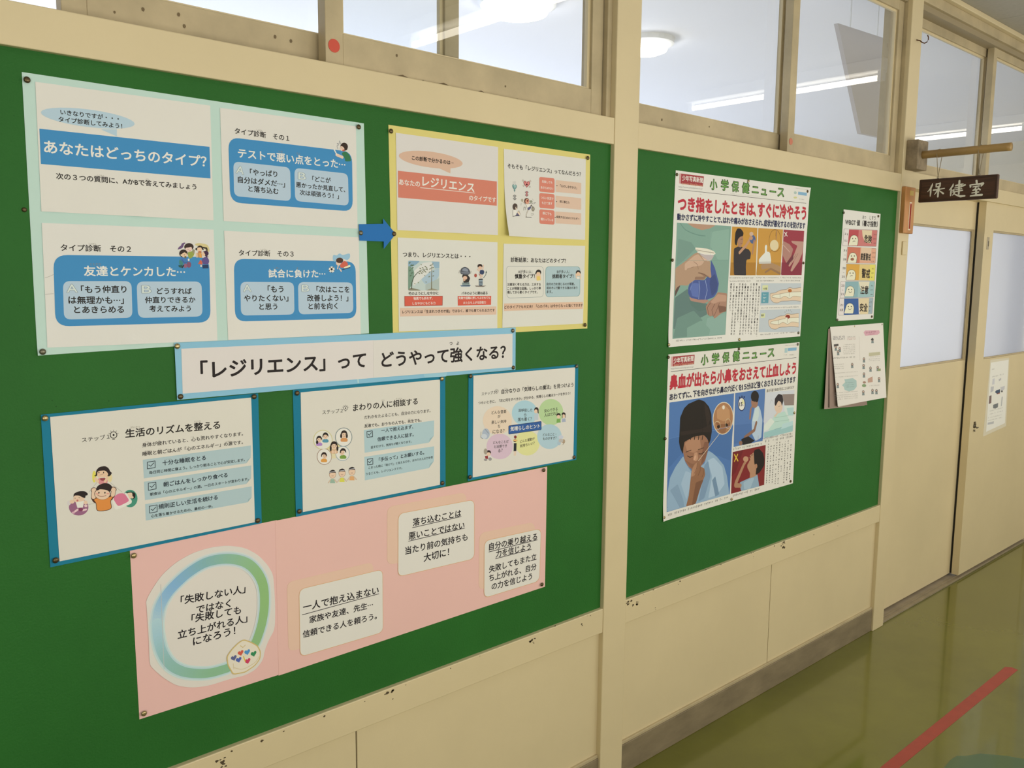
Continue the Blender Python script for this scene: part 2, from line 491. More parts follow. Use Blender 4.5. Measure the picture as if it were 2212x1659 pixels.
tag(sg, 'dark wooden room sign with white brush characters hanging from the bamboo rod', 'sign')
SIGN_INK = mat('white_sign_ink', (0.80, 0.79, 0.72), rough=0.6)

# thermometer on the door post
TH = mat('orange_thermometer_wood', (0.50, 0.235, 0.085), rough=0.45, noise=0.15, nscale=20, stretch=(1, 1, .2))
t = empty('thermometer', (3.640, -0.014, 1.71))
keep(MB().box(3.594, 3.686, -0.032, -0.0142, 1.714, 1.902, .003).build('case', TH), t)
keep(MB().box(3.634, 3.654, -0.0336, -0.0319, 1.727, 1.842, .0008).build('scale_frame', mat('thermo_white', (0.78, 0.70, 0.55), rough=0.5)), t)
keep(MB().box(3.638, 3.650, -0.0346, -0.0335, 1.732, 1.836).build('scale', mat('thermo_red', (0.45, 0.07, 0.03), rough=0.4)), t)
keep(MB().tube([(3.644, -.0356, 1.735), (3.644, -.0356, 1.832)], .0014, 8).build('glass_tube', mat('thermo_column', (0.35, 0.02, 0.015), rough=0.2)), t)
keep(MB().box(3.6865, 3.6905, -0.028, -0.0145, 1.725, 1.842).build('side_groove', mat('thermo_groove', (0.22, 0.06, 0.015), rough=0.6)), t)
keep(MB().box(3.631, 3.667, -0.0329, -0.0319, 1.868, 1.888, .0005).build('name_plate', mat('thermo_plate', (0.62, 0.44, 0.12), rough=0.5)), t)
tag(t, 'orange wooden thermometer on the door post beside the sign', 'thermometer')
# small painted cleat under it
cl = MB().box(3.628, 3.664, -0.021, -0.0142, 1.626, 1.682, .003).build('cleat', CREAM)
tag(cl, 'small cream-painted block on the door post under the thermometer', 'block')
# rusty hook higher up
hk = MB().tube([(3.640, -.014, 2.486), (3.645, -.026, 2.482), (3.648, -.034, 2.474), (3.653, -.042, 2.470), (3.660, -.048, 2.475), (3.663, -.052, 2.485), (3.662, -.052, 2.494), (3.657, -.050, 2.500)], .0022, 8).build('wall_hook', mat('rusty_iron', (0.12, 0.05, 0.022), rough=0.7, metal=0.3, noise=0.4, nscale=60), smooth=True)
tag(hk, 'rusty iron hook screwed into the door post above the bracket', 'hook')
# round red stickers on the sash frames
RED = mat('red_sticker', (0.62, 0.085, 0.055), rough=0.5)
for x, z, r, lab in ((0.9725, 1.9955, .0135, 'round red sticker on the sash corner over the mint poster'),
                     (2.776, 1.9965, .0115, 'faded round red sticker on the sash corner over the news posters')):
    st = MB().lathe([(0, -.0006), (r, -.0006), (r, 0)], (x, 0.0175, z), (0, 1, 0), 28).build('round_sticker', RED if x < 2 else mat('faded_red_sticker', (0.60, 0.20, 0.13), rough=0.5))
    tag(st, lab, 'sticker', 'red stickers on the window frames')

# floor: red tape line and a darker patch
tp = MB().prism([(2.30, -.556, .0002), (2.30, -.517, .0002), (3.652, -.523, .0002), (3.667, -.540, .0002), (3.661, -.566, .0002)], (0, 0, .0006)).build('floor_tape', mat('red_tape', (0.42, 0.060, 0.048), rough=0.35, noise=0.08, nscale=20))
tag(tp, 'red tape line stuck along the glossy green floor', 'tape')
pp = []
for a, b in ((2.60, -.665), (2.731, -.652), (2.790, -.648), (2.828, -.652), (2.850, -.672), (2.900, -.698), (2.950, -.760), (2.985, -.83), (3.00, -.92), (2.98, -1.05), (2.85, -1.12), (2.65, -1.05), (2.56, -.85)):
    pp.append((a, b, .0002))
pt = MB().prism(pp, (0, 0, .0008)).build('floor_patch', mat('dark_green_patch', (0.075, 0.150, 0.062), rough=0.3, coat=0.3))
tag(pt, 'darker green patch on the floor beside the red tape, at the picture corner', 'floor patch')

# ------------------------------------------------------------------ printed papers
def paper_mat(n):
    return mat('paper_%d' % n, n, rough=0.75, spec=0.25, noise=0.015, nscale=4, bump=0.05, bscale=9)
def ink_mat(n):
    return mat('print_%d' % n, n, rough=0.6, spec=0.3)
FONT = bpy.data.curves.new('lettering_source', 'FONT')
FONT_OB = bpy.data.objects.new('lettering_source', FONT)
TEXTS = {}
def text_polys(s):
    """outline mesh of a string: vertices, faces, ink box"""
    if s not in TEXTS:
        FONT.resolution_u = 3
        FONT.body = s
        me = bpy.data.meshes.new_from_object(FONT_OB)
        vs = [(v.co.x, v.co.y) for v in me.vertices]
        fs = [tuple(p.vertices) for p in me.polygons]
        bpy.data.meshes.remove(me)
        xs = [v[0] for v in vs] or [0, 1]
        TEXTS[s] = (vs, fs, min(xs), max(xs))
    return TEXTS[s]
U = 0.0001                                   # data are tenths of a millimetre
KYM = 0.37                                   # middle of a full-width glyph above the baseline, in em
def cells(s):
    """left edge of every character, in em"""
    out = [0.0]
    for ch in s:
        out.append(out[-1] + (1.0 if ord(ch) > 0x2000 else 0.56))
    return out

def soften(q, r=.2, rounds=2, most=28):
    """round the corners of a drawn outline"""
    for _ in range(rounds):
        out = []
        for i in range(len(q)):
            a, b = q[i], q[(i + 1) % len(q)]
            f = min(r, most / (math.hypot(b[0] - a[0], b[1] - a[1]) + .001))
            out.append((a[0] + (b[0] - a[0]) * f, a[1] + (b[1] - a[1]) * f))
            out.append((b[0] - (b[0] - a[0]) * f, b[1] - (b[1] - a[1]) * f))
        q = out
    return q
def curve(p, n=4):
    """smooth line through the given points"""
    out = []
    for i in range(len(p) - 1):
        a, b, c, d = p[max(i - 1, 0)], p[i], p[i + 1], p[min(i + 2, len(p) - 1)]
        for k in range(n):
            t = k / n
            out.append(tuple(.5 * (2 * b[j] + (c[j] - a[j]) * t + (2 * a[j] - 5 * b[j] + 4 * c[j] - d[j]) * t * t + (3 * b[j] - a[j] - 3 * c[j] + d[j]) * t ** 3) for j in (0, 1)))
    out.append(p[-1])
    return out

class Sheet:
    """print shapes gathered per group (lettering, illustration, panel ...); every group becomes one mesh"""
    def __init__(s, org, y, lift, tilt):
        s.ox, s.oz, s.y, s.lift, s.tilt = org[0], org[1], y, lift, tilt
        s.recs = []
    def hgt(s, x, z):
        h = 0.0
        for (cx, cz, rad, amp) in s.lift:
            d = math.hypot(x - cx, z - cz) / rad
            if d < 1: h += amp * (1 - d) ** 2
        if s.tilt: h += max(0, s.tilt[0] - z) * s.tilt[1]
        return h
    def at(s, x, z, off):
        return (x, s.y - s.hgt(x, z) - off, z)
    def add(s, grp, color, polys, depth=1):
        """polys: (verts2d, faces) or (verts2d, faces, sublayer); printed over whatever lies below it"""
        xs = [q[0] for e in polys for q in e[0]]; zs = [q[1] for e in polys for q in e[0]]
        if not xs: return
        box = (min(xs), max(xs), min(zs), max(zs))
        lay = 0
        for r in s.recs:
            c = r[3]
            if r[4] + r[5] > lay and c[0] < box[1] and box[0] < c[1] and c[2] < box[3] and box[2] < c[3]:
                lay = r[4] + r[5]
        s.recs.append((grp, color, polys, box, lay, depth))
    def pt(s, a, b):
        return (s.ox + a * U, s.oz + b * U)
    def item(s, it):
        k, grp, color = it[0], it[1], it[2]
        d = it[3:]
        if k == 'P':
            q = [(d[0][i], d[0][i + 1]) for i in range(0, len(d[0]), 2)]
            if grp in ('illustration', 'photo') and len(q) >= 5: q = soften(q)
            s.add(grp, color, [([s.pt(*w) for w in q], [tuple(range(len(q)))])])
        elif k == 'E':
            cx, cz, ax, az, bx, bz = d[0]
            n = 28
            pts = [s.pt(cx + ax * math.cos(t) + bx * math.sin(t), cz + az * math.cos(t) + bz * math.sin(t)) for t in (2 * math.pi * i / n for i in range(n))]
            s.add(grp, color, [(pts, [tuple(range(n))])])
        elif k == 'O':                                   # elliptical outline
            cx, cz, ax, az, bx, bz = d[0]
            n = 32
            pts = [(cx + ax * math.cos(t) + bx * math.sin(t), cz + az * math.cos(t) + bz * math.sin(t)) for t in (2 * math.pi * i / n for i in range(n))]
            s.stroke(grp, color, pts, d[1], True)
        elif k == 'R':
            s.fillround(grp, color, d[0], d[1])
        elif k == 'B':                                   # outlined rounded box
            s.stroke(grp, color, s.roundpts(d[0], d[1]), d[2], True)
        elif k == 'L':
            q = d[0]
            pts = [(q[i], q[i + 1]) for i in range(0, len(q), 2)]
            w = d[1]
            if grp == 'illustration' and len(pts) >= 8 and len(d) > 2 and d[2]: pts = soften(pts)
            if len(pts) >= 4 and not (len(d) > 2 and d[2]) and not isinstance(w, list): pts = curve(pts)
            s.stroke(grp, color, pts, w, len(d) > 2 and d[2])
        elif k == 'G':                                   # broad brush line whose colour runs from one point to the next
            q, ww, cc = d
            pts = [(q[i], q[i + 1]) for i in range(0, len(q), 2)]
            cols = [(n // 65536, n // 256 % 256, n % 256) for n in cc]
            fine = curve(pts, 5)
            for i in range(len(fine) - 1):
                t = i / 5
                a = cols[min(int(t), len(cols) - 1)]; b = cols[min(int(t) + 1, len(cols) - 1)]
                f = t - int(t)
                n = [round(u + (v - u) * f) for u, v in zip(a, b)]
                s.stroke(grp, n[0] * 65536 + n[1] * 256 + n[2], [fine[i], fine[i + 1]], ww)
        elif k == 'T':
            s.text(grp, color, *d)
        elif k == 'V':
            s.vtext(grp, color, *d)
        elif k == 'S':
            s.squiggle(grp, color, *d)
        elif k == 'H':
            cx, cz, w, h, a = d[0]
            pts = []
            for i in range(26):
                t = 2 * math.pi * i / 26
                hx = 16 * math.sin(t) ** 3 / 17 * w
                hz = (13 * math.cos(t) - 5 * math.cos(2 * t) - 2 * math.cos(3 * t) - math.cos(4 * t)) / 15 * h
                pts.append(s.pt(cx + hx * math.cos(a) - hz * math.sin(a), cz + hx * math.sin(a) + hz * math.cos(a)))
            s.add(grp, color, [(pts, [tuple(range(26))])])
    def roundpts(s, q, r):
        c = [(q[i], q[i + 1]) for i in range(0, 8, 2)]
        out = []
        for i in range(4):
            p0, p, p1 = c[i - 1], c[i], c[(i + 1) % 4]
            da = math.hypot(p0[0] - p[0], p0[1] - p[1]); db = math.hypot(p1[0] - p[0], p1[1] - p[1])
            a = (p[0] + (p0[0] - p[0]) / da * r, p[1] + (p0[1] - p[1]) / da * r)
            b = (p[0] + (p1[0] - p[0]) / db * r, p[1] + (p1[1] - p[1]) / db * r)
            for k in range(7):
                t = k / 6
                u = 1 - t
                kx = u * u * a[0] + 2 * u * t * p[0] + t * t * b[0]
                kz = u * u * a[1] + 2 * u * t * p[1] + t * t * b[1]
                out.append((kx, kz))
        return out
    def fillround(s, grp, color, q, r):
        pts = [s.pt(*p) for p in s.roundpts(q, r)]
        s.add(grp, color, [(pts, [tuple(range(len(pts)))])])
    def stroke(s, grp, color, pts, w, closed=False):
        ws = w if isinstance(w, (list, tuple)) else [w] * len(pts)
        polys = []
        n = len(pts)
        for i in range(n if closed else n - 1):
            (x0, z0), (x1, z1) = pts[i], pts[(i + 1) % n]
            w0, w1 = ws[i] / 2, ws[(i + 1) % n] / 2
            d = math.hypot(x1 - x0, z1 - z0)
            if d < 1e-6: continue
            ux, uz = (x1 - x0) / d, (z1 - z0) / d
            a = math.atan2(uz, ux)
            q = []
            for k in range(6):
                t = a + math.pi / 2 + math.pi * k / 5
                q.append(s.pt(x0 + w0 * math.cos(t), z0 + w0 * math.sin(t)))
            for k in range(6):
                t = a - math.pi / 2 + math.pi * k / 5
                q.append(s.pt(x1 + w1 * math.cos(t), z1 + w1 * math.sin(t)))
            polys.append((q, [tuple(range(12))], (2 if closed and i == n - 1 and i % 2 == 0 else i % 2) if n > 2 else 0))
        s.add(grp, color, polys, 3 if n > 2 else 1)
    def glyphs(s, grp, color, txt, X0, Z0, ex, ez, sx, sy, wgt, xmin=None):
        vs, fs, x0, x1 = text_polys(txt)
        if xmin is None: xmin = x0
        polys = []
        offs = [(0, 0)] if not wgt else [(wgt, 0), (-wgt, 0), (0, wgt), (0, -wgt), (wgt * .7, wgt * .7), (-wgt * .7, wgt * .7), (wgt * .7, -wgt * .7), (-wgt * .7, -wgt * .7)]
        for k, (dx, dy) in enumerate(offs):
            pts = []
            for (a, b) in vs:
                p = (a - xmin) * sx + dx * sx; q = (b - KYM) * sy + dy * sy
                pts.append(s.pt(X0 + ex * p - ez * q, Z0 + ez * p + ex * q))
            polys.append((pts, fs, k))
        s.add(grp, color, polys, len(offs))
    def text(s, grp, color, txt, xa, za, xb, zb, wgt, hh, ruby=()):
        vs, fs, x0, x1 = text_polys(txt)
        L = math.hypot(xb - xa, zb - za)
        ex, ez = (xb - xa) / L, (zb - za) / L
        sx = L / (x1 - x0)
        sy = hh or sx * 0.94
        # upright letters on a sloping line: keep stems vertical when the slope is the sheet's own
        s.glyphs(grp, color, txt, xa, za, ex, ez, sx, sy, wgt)
        cc = cells(txt)
        k = (x1 - x0) / (cc[-1] or 1)
        for i, j, rt in ruby:
            m = ((cc[i] + cc[j]) / 2) * k * sx
            rs = sy * 0.26
            rv = text_polys(rt)
            wd = (rv[3] - rv[2]) * rs
            s.glyphs(grp, RUBY, rt, xa + ex * (m - wd / 2) - ez * sy * 0.62, za + ez * (m - wd / 2) + ex * sy * 0.62, ex, ez, rs, rs, 0)
    def vtext(s, grp, color, txt, xa, za, xb, zb, hh, wgt):
        n = len(txt)
        for i, ch in enumerate(txt):
            if ch in '　 ': continue
            t = i
            x = xa + (xb - xa) * t; z = za + (zb - za) * t
            dx = dz = 0
            if ch in '、。': dx, dz = .55 * hh, .45 * hh
            s.glyphs(grp, color, ch, x - hh / 2 + dx, z + dz, 1, 0, hh, hh, wgt, 0.0)
    def squiggle(s, grp, color, xa, za, xb, zb, hh, vert=False):
        """a line of print too small to read: short marks of uneven height"""
        L = math.hypot(xb - xa, zb - za)
        ex, ez = (xb - xa) / L, (zb - za) / L
        p = 0.0
        polys = []
        rnd = random.Random(int(abs(xa * 7 + za * 13 + xb)))
        while p < L - hh * .5:
            w = hh * rnd.uniform(.45, .8)
            h = hh * rnd.uniform(.45, 1.0) * .5
            if rnd.random() > .08:
                st = hh * .15
                for (a0, b0, a1, b1) in ((0, h * .7, w, h * .7 + st), (w * .4, -h, w * .4 + st, h), (0, -h * .2, w, -h * .2 + st)):
                    if rnd.random() > .25:
                        q = [(p + a0, b0), (p + a1, b0), (p + a1, b1), (p + a0, b1)]
                        polys.append(([s.pt(xa + ex * u - ez * v, za + ez * u + ex * v) for u, v in q], [(0, 1, 2, 3)], len(polys) % 4))
            p += hh * 1.02
        if polys: s.add(grp, color, polys, 4)
    def build(s, parent, names):
        """neighbouring print of one sort becomes one mesh, print that stands apart a mesh of its own"""
        n = len(s.recs)
        root = list(range(n))
        def find(i):
            while root[i] != i: i = root[i]
            return i
        grow = {'panel': .0, 'photo': .004, 'illustration': .0025, 'lettering': .007, 'fine_print': .012}
        for i in range(n):
            gi, bi = s.recs[i][0], s.recs[i][3]
            e = grow.get(gi, .003)
            for j in range(i):
                if s.recs[j][0] != gi: continue
                c = s.recs[j][3]
                if c[0] - e < bi[1] and bi[0] - e < c[1] and c[2] - e < bi[3] and bi[2] - e < c[3]:
                    a, b = find(i), find(j)
                    if a != b: root[max(a, b)] = min(a, b)
        sets = {}
        for i in range(n): sets.setdefault(find(i), []).append(i)
        c = parent_origin(parent)
        for ids in sets.values():
            v, f, mi, ms = [], [], [], []
            for i in ids:
                grp, color, polys, box, lay, dep = s.recs[i]
                if color not in ms: ms.append(color)
                for e in polys:
                    off = (.0003 if s.lift else .00012) + STEP * (lay + (e[2] if len(e) > 2 else 0))
                    k = len(v)
                    v.extend(s.at(x, z, off) for x, z in e[0])
                    f.extend(tuple(q + k for q in w) for w in e[1])
                    mi.extend([ms.index(color)] * len(e[1]))
            name = names.get(s.recs[ids[0]][0], s.recs[ids[0]][0])
            me = bpy.data.meshes.new(name)
            me.from_pydata([(a - c[0], b - c[1], d - c[2]) for a, b, d in v], [], f)
            me.polygons.foreach_set('material_index', mi)
            o = bpy.data.objects.new(name, me)
            COL.objects.link(o)
            for h in ms: me.materials.append(ink_mat(h))
            o.parent = parent
            bm = bmesh.new(); bm.from_mesh(me)
            bmesh.ops.triangulate(bm, faces=[q for q in bm.faces if len(q.verts) > 4], ngon_method='EAR_CLIP')
            if s.lift:
                # print follows the curl of its sheet: cut large shapes and lift the new points too
                x0 = min(s.recs[i][3][0] for i in ids); x1 = max(s.recs[i][3][1] for i in ids)
                z0 = min(s.recs[i][3][2] for i in ids); z1 = max(s.recs[i][3][3] for i in ids)
                if max(x1 - x0, z1 - z0) > .03:
                    lay = bm.verts.layers.float.new('off')
                    for q in bm.verts:
                        w = q.co + c
                        q[lay] = w.y - (s.y - s.hgt(w.x, w.z))
                        q.co.y = 0
                    for lo, hi, nrm in ((x0, x1, (1, 0, 0)), (z0, z1, (0, 0, 1))):
                        k = lo + .01
                        while k < hi:
                            pl = Vector((k if nrm[0] else 0, 0, k if nrm[2] else 0)) - Vector((c.x, 0, c.z))
                            bmesh.ops.bisect_plane(bm, geom=bm.verts[:] + bm.edges[:] + bm.faces[:], plane_co=pl, plane_no=nrm, dist=1e-7)
                            k += .01
                    for q in bm.verts:
                        w = q.co + c
                        q.co.y = s.y - s.hgt(w.x, w.z) + q[lay] - c.y
                    bmesh.ops.triangulate(bm, faces=[q for q in bm.faces if len(q.verts) > 3])
            for q in bm.faces:
                q.normal_update()
                if q.normal.y > 0: q.normal_flip()
            bm.to_mesh(me); bm.free()
STEP = 0.000012
RUBY = 9078396
def parent_origin(o):
    c = Vector((0, 0, 0))
    while o is not None:
        c = c + o.location; o = o.parent
    return c

def sheet_mesh(name, outline, y, color, parent, lift=(), tilt=None, thick=.00035, org=(0, 0), grid=0):
    """a sheet of paper with real thickness, flat or with lifted corners"""
    S = Sheet(org, y, lift, tilt)
    c = parent_origin(parent)
    bm = bmesh.new()
    q = [S.pt(outline[i], outline[i + 1]) for i in range(0, len(outline), 2)]
    if name == 'ring_cutout': q = soften(q, most=1)
    if (lift or tilt) and len(q) == 4:
        n = grid or 30
        rows = []
        for j in range(n + 1):
            v = j / n
            row = []
            for i in range(n + 1):
                u = i / n
                x = (q[0][0] * (1 - u) + q[1][0] * u) * (1 - v) + (q[3][0] * (1 - u) + q[2][0] * u) * v
                z = (q[0][1] * (1 - u) + q[1][1] * u) * (1 - v) + (q[3][1] * (1 - u) + q[2][1] * u) * v
                row.append((x, z))
            rows.append(row)
        def layer(off):
            return [[bm.verts.new(Vector(S.at(x, z, -off)) - c) for x, z in r] for r in rows]
        A, B = layer(0), layer(thick)
        for j in range(n):
            for i in range(n):
                bm.faces.new((A[j][i], A[j + 1][i], A[j + 1][i + 1], A[j][i + 1]))
                bm.faces.new((B[j][i], B[j][i + 1], B[j + 1][i + 1], B[j + 1][i]))
        rim = [(0, i) for i in range(n)] + [(j, n) for j in range(n)] + [(n, n - i) for i in range(n)] + [(n - j, 0) for j in range(n)]
        for k in range(len(rim)):
            a, b = rim[k], rim[(k + 1) % len(rim)]
            bm.faces.new((A[a[0]][a[1]], A[b[0]][b[1]], B[b[0]][b[1]], B[a[0]][a[1]]))
    else:
        A = [bm.verts.new(Vector((x, y, z)) - c) for x, z in q]
        B = [bm.verts.new(Vector((x, y + thick, z)) - c) for x, z in q]
        bm.faces.new(A); bm.faces.new(B[::-1])
        for i in range(len(A)):
            j = (i + 1) % len(A)
            bm.faces.new((A[j], A[i], B[i], B[j]))
    bmesh.ops.recalc_face_normals(bm, faces=bm.faces[:])
    me = bpy.data.meshes.new(name)
    bm.to_mesh(me); bm.free()
    o = bpy.data.objects.new(name, me)
    COL.objects.link(o)
    me.materials.append(paper_mat(color))
    if parent is not None: o.parent = parent
    return o

